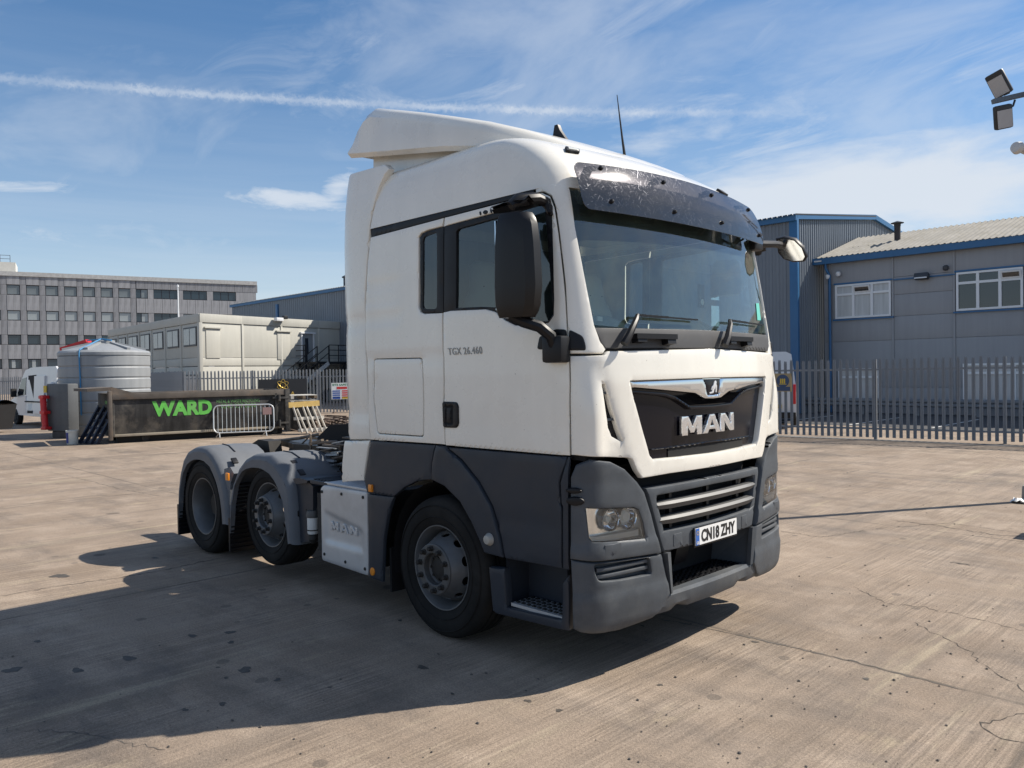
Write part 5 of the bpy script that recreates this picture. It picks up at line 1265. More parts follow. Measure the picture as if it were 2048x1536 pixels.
# raised moulding along the V
vmld = []
for a, b_ in zip([(-.82, 1.745), (-.52, 1.722), (-.41, 1.695), (-.26, 1.628), (0, 1.622)], [(-.82, 1.730), (-.52, 1.700), (-.40, 1.672), (-.25, 1.604), (0, 1.598)]): vmld.append((a, b_))
mp_ = [fy(*a) for a, _ in vmld][::-1]+[fy(*b_) for _, b_ in vmld]
mp_ = [fy(*a) for a, _ in vmld]; mq_ = [fy(*b_) for _, b_ in vmld]
full = mp_+[(-a, b_) for a, b_ in mp_[:-1][::-1]]+[(-a, b_) for a, b_ in mq_[:-1]]+mq_[::-1]
panel('grille_moulding', full, BLKG, GR, off=.0, t=.025, r=.004, res=.03)
# chrome letters
def letter(pts, cx_, zb, w, h):
    return [fy(cx_+(u-.5)*w, zb+v*h) for u, v in pts]
LM = [(0, 0), (.27, 0), (.27, .52), (.42, .12), (.58, .12), (.73, .52), (.73, 0), (1, 0), (1, 1), (.70, 1), (.5, .48), (.30, 1), (0, 1)]
LN = [(0, 0), (.27, 0), (.27, .55), (.68, 0), (1, 0), (1, 1), (.73, 1), (.73, .45), (.32, 1), (0, 1)]
LAo = [(0, 0), (.26, 0), (.33, .2), (.67, .2), (.74, 0), (1, 0), (.64, 1), (.36, 1)]; LAh = [(.40, .40), (.60, .40), (.5, .72)]
for k, (pts, cy_, w_, hol) in enumerate(((LM, -.228, .225, None), (LA_ if False else LAo, .006, .225, LAh), (LN, .213, .185, None))):
    panel('chrome_letter', letter(pts, cy_-.015, 1.437, w_, .125), mat('letter_chrome', (.80, .82, .85), .14, .9), GR, off=.006, t=.02, r=.003, res=.02, holes=[letter(hol, cy_-.015, 1.437, w_, .125)] if hol else ())
# lower slot of the grille
panel('grille_slot', both([(0, 1.362), fy(-.47, 1.362), fy(-.47, 1.305), (0, 1.302)]), VOID, GR, off=-.022, t=0, r=0, res=.1)
panel('slot_lip', both([(0, 1.378), fy(-.64, 1.372), fy(-.63, 1.364), (0, 1.366)]), BLKG, GR, off=-.012, t=.015, r=.003, res=.06)
# ---- windscreen, cowl
ws_half = [(0, 3.0), (pq(1139, 378)[0], 2.985)]+PX([(1152, 455), (1168.5, 541), (1190, 649)])+[(.5, 2.118), (0, 2.115)]
WSC = panel('windscreen', both(ws_half), GWS, TRK, off=-.012, t=0, r=0, res=.08)
tb_half = [(0, 2.99), (pq(1139, 378)[0], 2.98), pq(1149, 440), (.5, pq(1149, 440)[1]-.0), (0, pq(1149, 440)[1])]
panel('top_shade_band', both(tb_half), mat('blind_and_shade_black', (.01, .01, .012), .3), WSC, off=-.03, t=0, r=0, res=.1)  # dark blind strip, with the visor's shade also put into its colour
cw_half = [(0, 2.135)]+PX([(1191, 655), (1202.5, 684.5), (1212, 697)])+[(0, 2.012)]
panel('windscreen_cowl', both(cw_half), mat('cowl_grey_plastic', (.052, .052, .054), .6, var=.1, dirt=(.13, .12, .11), dirtamt=.4), TRK, off=-.002, t=.02, r=.006, res=.06)
gb = []; 
for zz_, oo_ in ((2.0, -.03),): panel('cowl_gap', both([(0, 2.02), fy(-1.0, 2.02), fy(-1.0, 1.995), (0, 1.995)]), VOID, TRK, off=-.02, t=0, r=0, res=.1)
# ---- black corner trim with mirror foot at the pillar base
tr1 = PX([(1075, 699), (1133, 699.5), (1133.5, 659), (1110, 658), (1098, 668), (1080, 672)])
tr2 = PX([(1137.5, 701), (1172, 701), (1171.5, 690), (1166, 672), (1138, 658.5)])
two('mirror_foot', rounded(tr1, .02), BLACK, D, off=.012, r=.01, res=.04)
two('pillar_trim', rounded(tr2, .02), BLACK, off=.008, r=.008, res=.04)
# ---- smoked sun visor
def vis(u, v):
    y = u*1.10; e = 0.0
    xb, zb = 1.385-.0865*y*y, 2.838; xt, zt_ = 1.272-.082*y*y, 3.178-.028*y*y
    bul = .02*math.sin(math.pi*v)
    vv = v*(1-.12*e)+.06*e
    return Vector((xb+(xt-xb)*vv+bul-.02*e, y, zb+(zt_-zb)*vv))
def visf(u, v): return np.array(vis(u, v))
def visn(u, v):
    e = .01; n = np.cross(visf(u+e, v)-visf(u-e, v), visf(u, v+e)-visf(u, v-e)); n = n/np.linalg.norm(n); return n if n[0] > 0 else -n
VP = []
for k in range(4):
    cu, cv, a0 = ((.93, .74, 0), (-.93, .74, 90), (-.95, .22, 180), (.95, .22, 270))[k]
    for q in range(7):
        t_ = rad(a0+90*q/6); ru = .065 if k < 2 else .05; VP.append((cu+ru*math.cos(t_), cv+(.24 if k < 2 else .22)*math.sin(t_)))
VISO = panel('sun_visor', VP, GVIS, TRK, surf=visf, nrm=visn, t=.005, r=0, res=.06)
VB = B()
for px_, py_ in ((1201.6, 334.5), (1224, 401.6), (1327, 362.7), (1349, 425), (1423, 391), (1444, 447), (1496.6, 420), (1517, 471)):
    bst = min(((np.hypot(*(proj(vis(u, v))-np.array([px_, py_]))), u, v) for u in np.linspace(-.99, .99, 100) for v in np.linspace(.05, .98, 24)))
    c_ = vis(bst[1], bst[2]); B().lathe([(.001, .018), (.010, .016), (.014, .006), (.015, -.004), (.008, -.01), (.008, -.07), (.001, -.07)], tuple(c_), 'x', 12).build('visor_screw', BLACK, VISO)
for y in (-.9, -.3, .3, .9): B().bar(vis(y/1.095, .9)+Vector((-.01, 0, 0)), (XF(3.1)-.09*y*y-.03, y, 3.13), .04, .02).bar(vis(y/1.095, .12)+Vector((-.01, 0, 0)), (XF(2.93)-.09*y*y-.03, y, 2.93), .03, .02).build('visor_bracket', BLACK, VISO)
# roof bits
B().tube([(.684, .1, 3.46), (.66, .1, 3.62), (.616, .1, 3.96)], [.012, .008, .003], 8).build('aerial', BLACK, TRK)
bq = on_plane(1118, 262, 1, -.45); B().prism([(bq[0]-.06, bq[2]-.08), (bq[0]+.08, bq[2]-.08), (bq[0]+.02, bq[2]), (bq[0]-.0, bq[2]+.045), (bq[0]-.03, bq[2]+.045)], -.465, -.435, 'y').build('fin_aerial', BLACK, TRK)
mk = [pq(1128, 297), pq(1157, 303), pq(1158, 309), pq(1131, 305)]
ML = panel('marker_lamp', rounded(mk, .01), BLACK, TRK, off=.02, t=.025, r=.006, res=.02)
mk2 = [pq(1134, 299.5), pq(1154, 304), pq(1155, 307), pq(1135, 303.5)]; panel('lens', mk2, mat('lamp_clear', (.6, .6, .55), .2), ML, off=.023, t=.004, r=.001, res=.02)
panel('marker_lamp', mirror(rounded(mk, .01)), BLACK, TRK, off=.02, t=.025, r=.006, res=.02)
# ---- wipers and grab steps on the cowl
def fr_pt(y, z, off=0.0):
    s = yfront(y); return Vector(SF(s, z)+SN(s, z)*off)
for (y0, dyb) in ((-.90, 1), (.12, 1)):
    wp = empty('wiper', (0, 0, 0)); wp.parent = TRK
    b = B(); b.tube([fr_pt(y0, 2.02, .05), fr_pt(y0+.04, 2.07, .06), fr_pt(y0+.13, 2.17, .05), fr_pt(y0+.17, 2.205, .03)], [.026, .024, .018, .012], 8); b.build('wiper_arm', BLACK, wp)
    b = B(); b.bar(fr_pt(y0+.16, 2.205, .03), fr_pt(y0+.46, 2.200, .022), .014, .014).bar(fr_pt(y0+.46, 2.200, .022), fr_pt(y0+.78, 2.195, .02), .010, .010); b.build('wiper_blade', BLACK, wp)
for (y0, y1) in ((-.79, -.42), (.21, .56)):
    b = B(); m_ = 6; 
    for i in range(m_):
        a, c = y0+(y1-y0)*i/m_, y0+(y1-y0)*(i+1)/m_; b.bar(fr_pt(a, 2.072, .035), fr_pt(c, 2.072, .035), .05, .032)
    b.bar(fr_pt(y0+.05, 2.06, -.01), fr_pt(y0+.05, 2.06, .05), .08, .05).bar(fr_pt(y1-.05, 2.05, -.01), fr_pt(y1-.05, 2.05, .05), .08, .05)
    b.build('grab_step', BLACK, TRK)
# ---- bumper corner units with headlamps
bl_up = [(1140, 956), (1151, 931), (1182, 920), (1223, 924), (1252, 939), (1276, 963), (1290, 984), (1304, 1029), (1323, 1106), (1297, 1110), (1186, 1123.5), (1140, 1118)]
hl = [(1172, 1017.5), (1268, 1016), (1277, 1020), (1286, 1045), (1291.5, 1076), (1240, 1081), (1186, 1084), (1179, 1076)]
BO = .022
bump_up = PX(bl_up, BO); hl_sz = PX(hl, BO)
def bup(s, z):
    return .010/(1+math.exp((z-.825)/.006))-.004*math.exp(-((z-1.2)/.05)**2)
BU = two('bumper_corner', bump_up, GREYP, holes=[hl_sz], off=BO, r=.014, t=.05, res=.026, disp=bup)
low = [(1141, 1120), (1186, 1126), (1297, 1112.5), (1324, 1109), (1335, 1165), (1338, 1186), (1320, 1222), (1307, 1238), (1275, 1251), (1243, 1263), (1182, 1270.5), (1160, 1267), (1146, 1259)]
vent = [(1188, 1130), (1298, 1116), (1303, 1148), (1240, 1160), (1198, 1163), (1192, 1150)]
bump_lo = PX(low, BO); vent_sz = PX(vent, BO)
def blo(s, z): return .004+.010/(1+math.exp((z-.535)/.007))-.10*max(0, (.44-z))-.35*max(0, .35-z)
BL = two('bumper_lower', bump_lo, GREYP, holes=[rounded(vent_sz, .02)], off=BO, r=.012, t=.05, res=.026, disp=blo)
for k, (h_, v_, bu, bl_) in enumerate(((hl_sz, vent_sz, BU[0], BL[0]), (mirror(hl_sz), mirror(vent_sz), BU[1], BL[1]))):
    sg = 1 if k == 0 else -1
    c_ = np.mean(v_, 0); panel('vent_recess', [tuple(c_+(np.array(p)-c_)*1.05) for p in v_], GREYP, bl_, off=-.03, t=0, r=0, res=.05)
    zs3 = sorted(p[1] for p in v_); z0v, z1v = zs3[0], zs3[-1]; s_lo = min(p[0] for p in v_); s_hi = max(p[0] for p in v_)
    for zz_ in (z0v+.045, z0v+.085):
        panel('vent_slat', [(s_lo+.02, zz_-.012), (s_hi-.02, zz_-.012), (s_hi-.02, zz_+.010), (s_lo+.02, zz_+.010)], GREYP, bl_, off=BO-.008, t=.03, r=.006, res=.05)
    # headlamp
    H = empty('headlamp', (0, 0, 0)); H.parent = TRK
    c_ = np.mean(h_, 0); big = [tuple(c_+(np.array(p)-c_)*1.04) for p in h_]
    panel('lamp_bucket', big, mat('reflector_silver', (.92, .92, .90), .18, .95), H, off=-.05, t=0, r=0, res=.05)
    panel('lamp_wall', big, mat('lamp_wall_grey', (.8, .8, .77), .25, .7), H, holes=[[tuple(c_+(np.array(p)-c_)*.985) for p in h_]], off=.0, t=.06, r=0, res=.05)
    zs3 = [p[1] for p in h_]; zmid = (max(zs3)+min(zs3))/2
    srt = sorted(p[0] for p in h_); w_ = srt[-1]-srt[0]
    for f_, rr_ in ((.60, .066), (.28, .072)):
        sc = srt[0]+w_*(f_ if sg > 0 else 1-f_); P_ = Vector(SF(sc, zmid+.028)); n_ = Vector(SN(sc, zmid+.028)); n_ = (n_+Vector((1.2, 0, 0))).normalized(); x_ = n_.orthogonal().normalized(); y_ = n_.cross(x_); Rm = Matrix((x_, y_, n_)).transposed()
        q = B().lathe([(rr_, 0), (rr_*1.06, .004), (rr_*1.06, -.01), (rr_*.95, -.012), (rr_*.72, -.04), (rr_*.35, -.062), (.02, -.07)], (0, 0, 0), 'z', 28)
        mesh('reflector_bowl', [P_+Rm @ Vector(v)-n_*.004 for v in q.V], q.F, mat('lamp_chrome', (.85, .86, .87), .1, 1.0), H)
        q = B().lathe([(.001, .012), (.02, .008), (.022, 0), (.022, -.05)] if f_ > .5 else [(.001, .02), (.03, .016), (.042, 0), (.042, -.04)], (0, 0, 0), 'z', 18); mesh('bulb_shield', [P_+Rm @ Vector(v)-n_*.035 for v in q.V], q.F, mat('lamp_clear', (.6, .6, .55), .2), H)
    zl = min(zs3)+.035
    panel('indicator_strip', [(srt[0]+.02, zl-.022), (srt[-1]-.015, zl-.022), (srt[-1]-.015, zl+.018), (srt[0]+.02, zl+.018)], mat('lamp_clear_strip', (.48, .47, .43), .25), H, off=-.012, t=.03, r=.008, res=.05)
    panel('lens', h_, GLEN, H, off=BO-.004, t=0, r=0, res=.06)
    # washer pads and small covers
    pc = pq(1225, 1098, BO); pc = (pc[0]*sg, pc[1]); panel('washer_cover', [(pc[0]-.06, pc[1]-.035), (pc[0]+.06, pc[1]-.035), (pc[0]+.06, pc[1]+.03), (pc[0]-.06, pc[1]+.03)], GREYP, bu, off=BO+.014, t=.015, r=.004, res=.05)
    for (qx, qy, w_, h2) in ((1148, 981, .045, .022), (1151, 1002, .05, .034)):
        pc = pq(qx, qy, BO); pc = (pc[0]*sg, pc[1]); panel('lamp_bracket_stub', [(pc[0]+w_*math.cos(a), pc[1]+h2*math.sin(a)*.8) for a in np.linspace(0, 2*math.pi, 15)[:-1]], BLACK, bu, off=BO+.02, t=.03, r=.012, res=.03)
# ---- centre of the bumper
fo = both([(0, 1.135), fy(-.70, 1.130), fy(-.69, 1.09), fy(-.56, .715), (0, .708)])
fh = both([(0, 1.085), fy(-.60, 1.078), fy(-.615, 1.05), fy(-.545, .845), (0, .838)])
BC = panel('bumper_centre', fo, GREYP, TRK, holes=[fh], off=.008, t=.06, r=.012, res=.05)
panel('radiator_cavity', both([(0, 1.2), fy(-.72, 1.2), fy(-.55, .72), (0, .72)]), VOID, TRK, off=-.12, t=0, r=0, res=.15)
def fbar(y0, zc_, name, par):
    prof = [(-.03, .026), (.012, .020), (.030, .004), (.012, -.028), (-.03, -.034), (-.05, .0)]
    n = len(prof); V = []; ys_ = np.linspace(-y0, y0, 21)
    for y in ys_:
        e = max(0, (abs(y)-(y0-.10))/.10)
        for a, c in prof: V.append((XF(zc_)-.09*y*y-.005+a-.012*e, y, zc_+.0+c*(1-.2*e)))
    Fc = [(i*n+k, i*n+(k+1) % n, (i+1)*n+(k+1) % n, (i+1)*n+k) for i in range(20) for k in range(n)]+[tuple(range(n))[::-1], tuple(20*n+k for k in range(n))]
    return mesh(name, V, Fc, SILV, par, ang=20)
fbar(.615, 1.012, 'grille_bar', BC); fbar(.592, .915, 'grille_bar', BC)
for y in (-.42, 0.0, .42):
    B().bar((XF(1)-.09*y*y-.06, y, .84), (XF(1)-.09*y*y-.06, y, 1.09), .03, .03).build('grille_stay', BLACK, BC)
for sy in (-1, 1): panel('tow_cover', rounded([fy(sy*.42-.045, .735), fy(sy*.42+.045, .735), fy(sy*.42+.045, .815), fy(sy*.42-.045, .815)], .012), GREYP, BC, off=.011, t=.01, r=.003, res=.05)
# number plate
PLX = 1.482; PL = empty('number_plate', (0, 0, 0)); PL.parent = TRK
B().box((PLX-.004, 0, .762), (.012, .545, .132), None, .004).build('plate_surround', BLACK, PL)
B().box((PLX+.003, 0, .766), (.008, .522, .112)).build('plate', mat('plate_white', (.78, .78, .76), .35), PL, smooth=False)
B().box((PLX+.0075, -.238, .766), (.002, .042, .11)).build('plate_band', mat('plate_blue', (.03, .12, .42), .4), PL, smooth=False)
PBK = mat('plate_black', (.01, .01, .01), .5)
solid_text('CN18 ZHY', .079, lambda u, v, w: (PLX+.0075+w, .022+u, .729+v), PBK, 'lettering', PL, .0015, .035, width=.43)
solid_text('GB', .018, lambda u, v, w: (PLX+.0088+w, -.238+u, .718+v), mat('plate_white', (.78, .78, .76), .35), 'lettering', PL, .001, .01, width=.03)
ring = B()
for k in range(12): a = 2*math.pi*k/12; ring.box((PLX+.0092, -.238+.012*math.cos(a), .79+.012*math.sin(a)), (.001, .004, .004))
ring.build('star_ring', MATS['sign_yellow'], PL, smooth=False)
solid_text('TRUCK CENTRE', .008, lambda u, v, w: (PLX+.0075+w, .02+u, .7135+v), PBK, 'lettering', PL, .001, .0, width=.14) if False else None
# lower opening with step
oz0, oz1 = .445, .708
for sy in (-1, 1):
    b = B(); b.add([(1.45, sy*.565, oz1), (1.455, sy*.50, oz0-.02), (1.16, sy*.46, oz0-.02), (1.16, sy*.50, oz1)], [(0, 1, 2, 3)]); b.build('step_side', GREYP, BC, smooth=False)
    b = B(); b.add([(1.47, sy*.52, oz1+.005), (1.478, sy*.565, oz1+.005), (1.47, sy*.515, oz0), (1.465, sy*.49, oz0), (1.44, sy*.52, oz1), (1.44, sy*.565, oz1), (1.43, sy*.515, oz0), (1.43, sy*.49, oz0)], [(0, 1, 2, 3), (7, 6, 5, 4), (0, 4, 5, 1), (1, 5, 6, 2), (2, 6, 7, 3), (3, 7, 4, 0)]); b.build('step_edge', GREYP, BC, smooth=False)
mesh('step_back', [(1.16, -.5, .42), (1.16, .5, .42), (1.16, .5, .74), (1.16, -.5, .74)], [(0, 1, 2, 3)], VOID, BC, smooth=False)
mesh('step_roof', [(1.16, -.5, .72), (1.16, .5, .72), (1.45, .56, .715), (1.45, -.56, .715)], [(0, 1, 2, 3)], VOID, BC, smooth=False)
b = B(); b.box((1.30, 0, .425), (.30, .98, .03)); b.build('front_step', BLACK, BC, smooth=False)
b = B()
for i in range(7):
    for j in range(26):
        b.box((1.19+i*.036+(j % 2)*.012, -.475+j*.038, .444), (.018, .022, .012))
o = b.build('tread_studs', BLACK, BC, smooth=False); o['kind'] = 'stuff'
def lip(y):
    e = abs(y)/.66
    return [(1.462-.07*y*y, .452), (1.474-.07*y*y, .43), (1.470-.07*y*y, .37), (1.445-.07*y*y, .318+.008*e), (1.38, .312), (1.36, .43), (1.40, .452)]
V = []; ys_ = np.linspace(-.655, .655, 23); n = 7
for y in ys_:
    for a, c in lip(y):
        if abs(abs(y)-.36) < .06 and c < .33: c += .025
        V.append((a, y, c))
mesh('front_lip', V, [(i*n+k, i*n+(k+1) % n, (i+1)*n+(k+1) % n, (i+1)*n+k) for i in range(22) for k in range(n)], GREYP, BC, ang=25)
b = B(); b.box((1.2, 0, .6), (.03, .16, .2), Matrix.Rotation(rad(15), 3, 'Y')); b.build('tow_eye_block', BLACK, BC, smooth=False)
# ---- lower side panels
fair = [(740.7, 881.5), (869, 890.5), (863.5, 925), (861, 958.5), (834, 962), (808, 975), (790, 991), (786, 993), (733, 985), (728.5, 962), (733, 930)]
two('sleeper_skirt', PX(fair), NAVYP, r=.008, res=.05)
arch_o = [(872, 890.5), (893, 893), (896, 900), (921.7, 921), (956.6, 964.6), (982.8, 1012.6), (999, 1073.7), (1006, 1115)]
arch_i = [(969.7, 1106), (961, 1082), (943.6, 1043), (921.7, 1004), (891, 973), (863, 958.8), (865.5, 925)]
two('wheel_arch', PX(arch_o+arch_i), NAVYP, off=.012, r=.014, res=.045, t=.05)
dl = [(897.5, 895), (1132, 914), (1132.5, 921), (1117, 964), (1119, 1008), (1122, 1015), (1122, 1137), (1009.5, 1116.5), (1002, 1073), (985.5, 1012), (959, 963.5), (924, 919.5), (898.5, 899)]
two('door_lower', PX(dl), NAVYP, r=.008, res=.05, disp=lambda s, z: -.006*math.exp(-((z-.92)/.03)**2))
two('door_edge_strip', PX([(1134.5, 914.5), (1139, 915), (1136, 950), (1136.5, 1140), (1124.5, 1137.5), (1124.5, 1014), (1121.5, 1007), (1119.5, 966)]), NAVYP, off=-.004, r=.006, res=.05)
two('rear_skirt', PX([(735, 988), (786, 994), (775, 1030), (767, 1080), (763.5, 1164.5), (737, 1154.5)]), NAVYP, r=.01, res=.05)
# side step pod
pod = PX([(976, 1134.5), (1007, 1138), (1012, 1215), (1122, 1240), (1124.5, 1166), (1137.5, 1151), (1138.5, 1262.5), (1130, 1262), (992, 1228), (984.5, 1222)])
SP = two('side_step', pod, NAVYP, r=.012, t=.05, res=.04)
for sg, sp2 in ((-1, SP[0]), (1, SP[1])):
    mesh('step_recess', [(.66, sg*.98, .72), (1.17, sg*.98, .72), (1.17, sg*.98, .36), (.66, sg*.98, .36), (.66, sg*1.19, .36), (1.17, sg*1.17, .36), (.66, sg*1.19, .72), (1.17, sg*1.17, .72)], [(0, 1, 2, 3), (3, 2, 5, 4), (0, 3, 4, 6), (1, 7, 5, 2)], NAVYP, sp2, smooth=False)
    b = B(); b.box((.92, sg*1.09, .373), (.44, .20, .02)); b.build('step_plate', ALU, sp2, smooth=False)
    b = B()
    for i in range(9):
        for j in range(4): b.box((.73+i*.047, sg*(1.02+j*.045), .386), (.024, .02, .01))
    o = b.build('step_studs', DKM, sp2, smooth=False); o['kind'] = 'stuff'
# side marker lamp and amber lamps
c_ = pq(977, 1079, .02); panel('side_lamp', [(c_[0]+.042*math.cos(a), c_[1]+.042*math.sin(a)) for a in np.linspace(0, 2*math.pi, 21)[:-1]], mat('side_lamp_pale', (.36, .35, .32), .35), TRK, off=.045, t=.04, r=.03, res=.02)
c_ = pq(743, 976); panel('amber_marker', [(c_[0]-.022, c_[1]-.028), (c_[0]+.022, c_[1]-.028), (c_[0]+.022, c_[1]+.028), (c_[0]-.022, c_[1]+.028)], ORNG, TRK, off=.02, t=.03, r=.005, res=.03)
c_ = pq(745.5, 1143); panel('amber_reflector', [(c_[0]+.03*math.cos(a), c_[1]+.032*math.sin(a)) for a in np.linspace(0, 2*math.pi, 19)[:-1]], ORNG, TRK, off=.008, t=.01, r=.004, res=.03)
# ---- rear side deflectors
def sdx(s, z):
    x = SF(s, z)[0]; return -.05*max(0, (-1.0-x)/.2)**2-.006*math.exp(-((z-2.945)/.008)**2)
dfl = PX([(738, 879), (734.5, 816), (730.5, 707), (729, 680), (728.5, 603), (733, 525), (738, 475), (740, 450), (748, 404.6), (756, 372), (770, 336.5), (690, 347.5), (684, 430), (680, 480), (679, 500), (679, 560), (681, 640), (684.5, 760), (688.5, 880)])
dl_low = PX([(738.5, 881), (731.5, 930), (727, 961), (683.5, 964.5), (684.5, 930), (688.5, 882)])
DF = [(-.815, 1.362), (-.845, 2.03), (-.848, 2.435), (-.805, 2.733), (-.755, 3.014), (-.695, 3.178), (-.638, 3.292), (-.545, 3.41), (-.60, 3.455), (-1.06, 3.472), (-1.093, 3.455), (-1.145, 3.151), (-1.192, 2.876), (-1.197, 2.312), (-1.18, 1.75), (-1.166, 1.34)]
def dff(sg): return (lambda a, b_: np.array([a*sg, sg*(1.222-.03*max(0, (b_-3.05)/.42)**2)*1.0, b_]) if sg < 0 else np.array([a, 1.222-.03*max(0, (b_-3.05)/.42)**2, b_]))
for sg in (-1, 1):
    panel('side_deflector', DF, WHITE, TRK, surf=(lambda sg: lambda a, b_: np.array([a, sg*(1.222-.03*max(0, (b_-3.05)/.42)**2), b_]))(sg), nrm=(lambda sg: lambda a, b_: np.array([0, float(sg), 0]))(sg), r=.014, t=.05, res=.06, disp=lambda x, z: -.05*max(0, (-1.0-x)/.2)**2-.008*math.exp(-((z-2.945)/.008)**2)-.01*max(0, math.sin((z-1.4)*9))**6*(z < 2.8))
two('side_deflector_foot', dl_low, WHITE, r=.01, t=.03, res=.05, off=.004)
# closed rear and inner body so that no light leaks
b = B(); b.box((-.72, 0, 2.2), (.06, 2.36, 2.45)); b.build('rear_wall', WHITE, TRK, smooth=False)
b = B(); b.box((.2, 0, 1.36), (2.2, 2.30, .05)); b.build('cab_floor', VOID, TRK, smooth=False)
# ---- roof air deflector
XS = [-1.20, -1.14, -1.05, -.97, -.885, -.6, -.306, 0, .368, .6, .754, .9, 1.0]
TOP = tab([(-1.21, 3.674), (-1.146, 3.79), (-1.06, 3.90), (-.976, 3.965), (-.885, 3.985), (-.6, 3.90), (-.306, 3.81), (.0, 3.71), (.368, 3.59), (.6, 3.505), (.754, 3.44), (.9, 3.36), (1.0, 3.25)])
BOT = tab([(-1.21, 3.672), (-1.044, 3.643), (.197, 3.445), (.5, 3.38), (.75, 3.33), (1.0, 3.22)])
WD = tab([(-1.21, 1.12), (.2, 1.12), (.5, 1.06), (.7, .90), (.85, .72), (.95, .62), (1.0, .5)])
V = []; prof_n = 0
for x in XS:
    t_, bo, w_ = TOP(x), BOT(x), WD(x); h_ = max(.003, t_-bo); r_ = min(.09, h_*.8)
    row = [(-w_, bo)]
    for k in range(6): a = math.pi/2*k/5; row.append((-w_+r_*(1-math.cos(a))+.04*(h_/.3)*(0 if k == 0 else 1)*.5, t_-r_+r_*math.sin(a)))
    row += [(-w_*.6, t_+.012), (-w_*.3, t_+.02), (0, t_+.022)]
    row = row+[(-y, z) for y, z in row[:-1][::-1]]; prof_n = len(row)
    V += [(x, y, z) for y, z in row]
n = prof_n; Fc = [(i*n+k, i*n+k+1, (i+1)*n+k+1, (i+1)*n+k) for i in range(len(XS)-1) for k in range(n-1)]
m0 = len(V); V += [(x+.03, y*.965, z-.0) for x, y, z in V[:m0]]
V = V[:m0]+[(a[0], a[1]*.97, a[2]-.03) for a in V[:m0]]
Fc += [tuple(m0+i for i in f)[::-1] for f in Fc[:]]
Fc += [(i*n, (i+1)*n, m0+(i+1)*n, m0+i*n) for i in range(len(XS)-1)]+[((i+1)*n+n-1, i*n+n-1, m0+i*n+n-1, m0+(i+1)*n+n-1) for i in range(len(XS)-1)]+[(k+1, k, m0+k, m0+k+1) for k in range(n-1)]
AD = mesh('air_deflector', V, Fc, WHITE, TRK, ang=45)
b = B(); b.prism([(-1.04, 3.35), (.45, 3.40), (.45, 3.43), (-1.0, 3.70), (-1.02, 3.70)], -.99, .99, 'y'); b.build('deflector_base', WHITE, AD, ang=30)
# ---- mirrors
def mirror_unit(sg, dx=0.0, zlo=2.19):
    Mr = empty('door_mirror', (0, 0, 0)); Mr.parent = TRK
    # housing: rounded block, outer corners from the photograph on the driver's side, in plan 0.13 deep and leaning
    yc = 1.45
    def sec(z, f):
        """cross-section loop at height z; f 0..1 bottom..top"""
        e = 1-abs(2*f-1)**6; x0 = dx+.915+.02*f; x1 = dx+1.195-.03*(abs(f-.3)) - .02*(1-e)
        pl_ = [(x0, 1.33), (x0+.02, 1.315), (x1-.10, 1.32), (x1-.03, 1.345), (x1, 1.38), (x1-.005, 1.43), (x1-.04, 1.475), (x0+.10, 1.515), (x0+.02, 1.515), (x0, 1.50)]
        cx_ = sum(p[0] for p in pl_)/10; cy_ = sum(p[1] for p in pl_)/10; k_ = .80+.20*e
        return [(cx_+(a-cx_)*k_, sg*(cy_+(c-cy_)*k_), z) for a, c in pl_]
    zb_, zt_ = zlo, 2.80; fs = [0, .02, .06, .12, .3, .5, .7, .88, .94, .98, 1.0]; V = []
    for f in fs: V += sec(zb_+(zt_-zb_)*f, f)
    n = 10; Fc = [(i*n+k, i*n+(k+1) % n, (i+1)*n+(k+1) % n, (i+1)*n+k) for i in range(len(fs)-1) for k in range(n)]+[tuple(range(n))[::-1], tuple((len(fs)-1)*n+k for k in range(n))]
    HB = mat('mirror_black', (.009, .0085, .009), .38, spec=.35, var=.1, vscale=5)
    mesh('housing', V, Fc, HB, Mr, ang=30)
    V = [(.93, sg*1.308, zb_+.02), (.95, sg*1.308, zb_+.02), (.95, sg*1.61, zb_+.02), (.93, sg*1.61, zb_+.02)]
    b = B(); b.box((dx+.912, sg*1.415, 2.62), (.008, .13, .30)); b.build('mirror_glass', CHROME, Mr, smooth=False)
    b = B(); b.box((dx+.912, sg*1.415, 2.33), (.008, .13, .18)); b.build('wide_angle_glass', CHROME, Mr, smooth=False)
    # lower arm: from the housing foot to the door corner
    b = B(); b.tube([(.99, sg*1.44, 2.20), (1.06, sg*1.40, 2.165), (1.13, sg*1.34, 2.135), (1.165, sg*1.28, 2.08), (1.17, sg*1.245, 2.0)], [.03, .036, .036, .036, .034], 10); b.build('lower_arm', BLACK, Mr)
    b = B(); b.box((1.17, sg*1.24, 2.0), (.16, .09, .16), None, .02); b.build('arm_hinge', BLACK, Mr)
    b = B(); b.tube([(1.03, sg*1.46, 2.84), (1.05, sg*1.42, 2.88), (1.09, sg*1.30, 2.90), (1.08, sg*1.20, 2.89)], [.035, .04, .035, .03], 10); b.build('upper_arm', BLACK, Mr)
    V = []
    for (x, w_) in ((.80, .02), (.88, .06), (.98, .08), (1.08, .07), (1.12, .04)): V += [(x, sg*(1.40-w_), 2.862+.02*(x-.8)), (x, sg*(1.40), 2.885+.05*(x-.8)), (x, sg*(1.40+w_), 2.862+.02*(x-.8))]
    mesh('kerb_mirror_cap', V+[(a, c, d-.02) for a, c, d in V], [(i*3+k, i*3+k+1, i*3+4+k, i*3+3+k) for i in range(4) for k in range(2)]+[(15+i*3+k+1, 15+i*3+k, 15+i*3+3+k, 15+i*3+4+k) for i in range(4) for k in range(2)], BLACK, Mr)
    return Mr
mirror_unit(-1, .0); mirror_unit(1, -.27, 2.5)
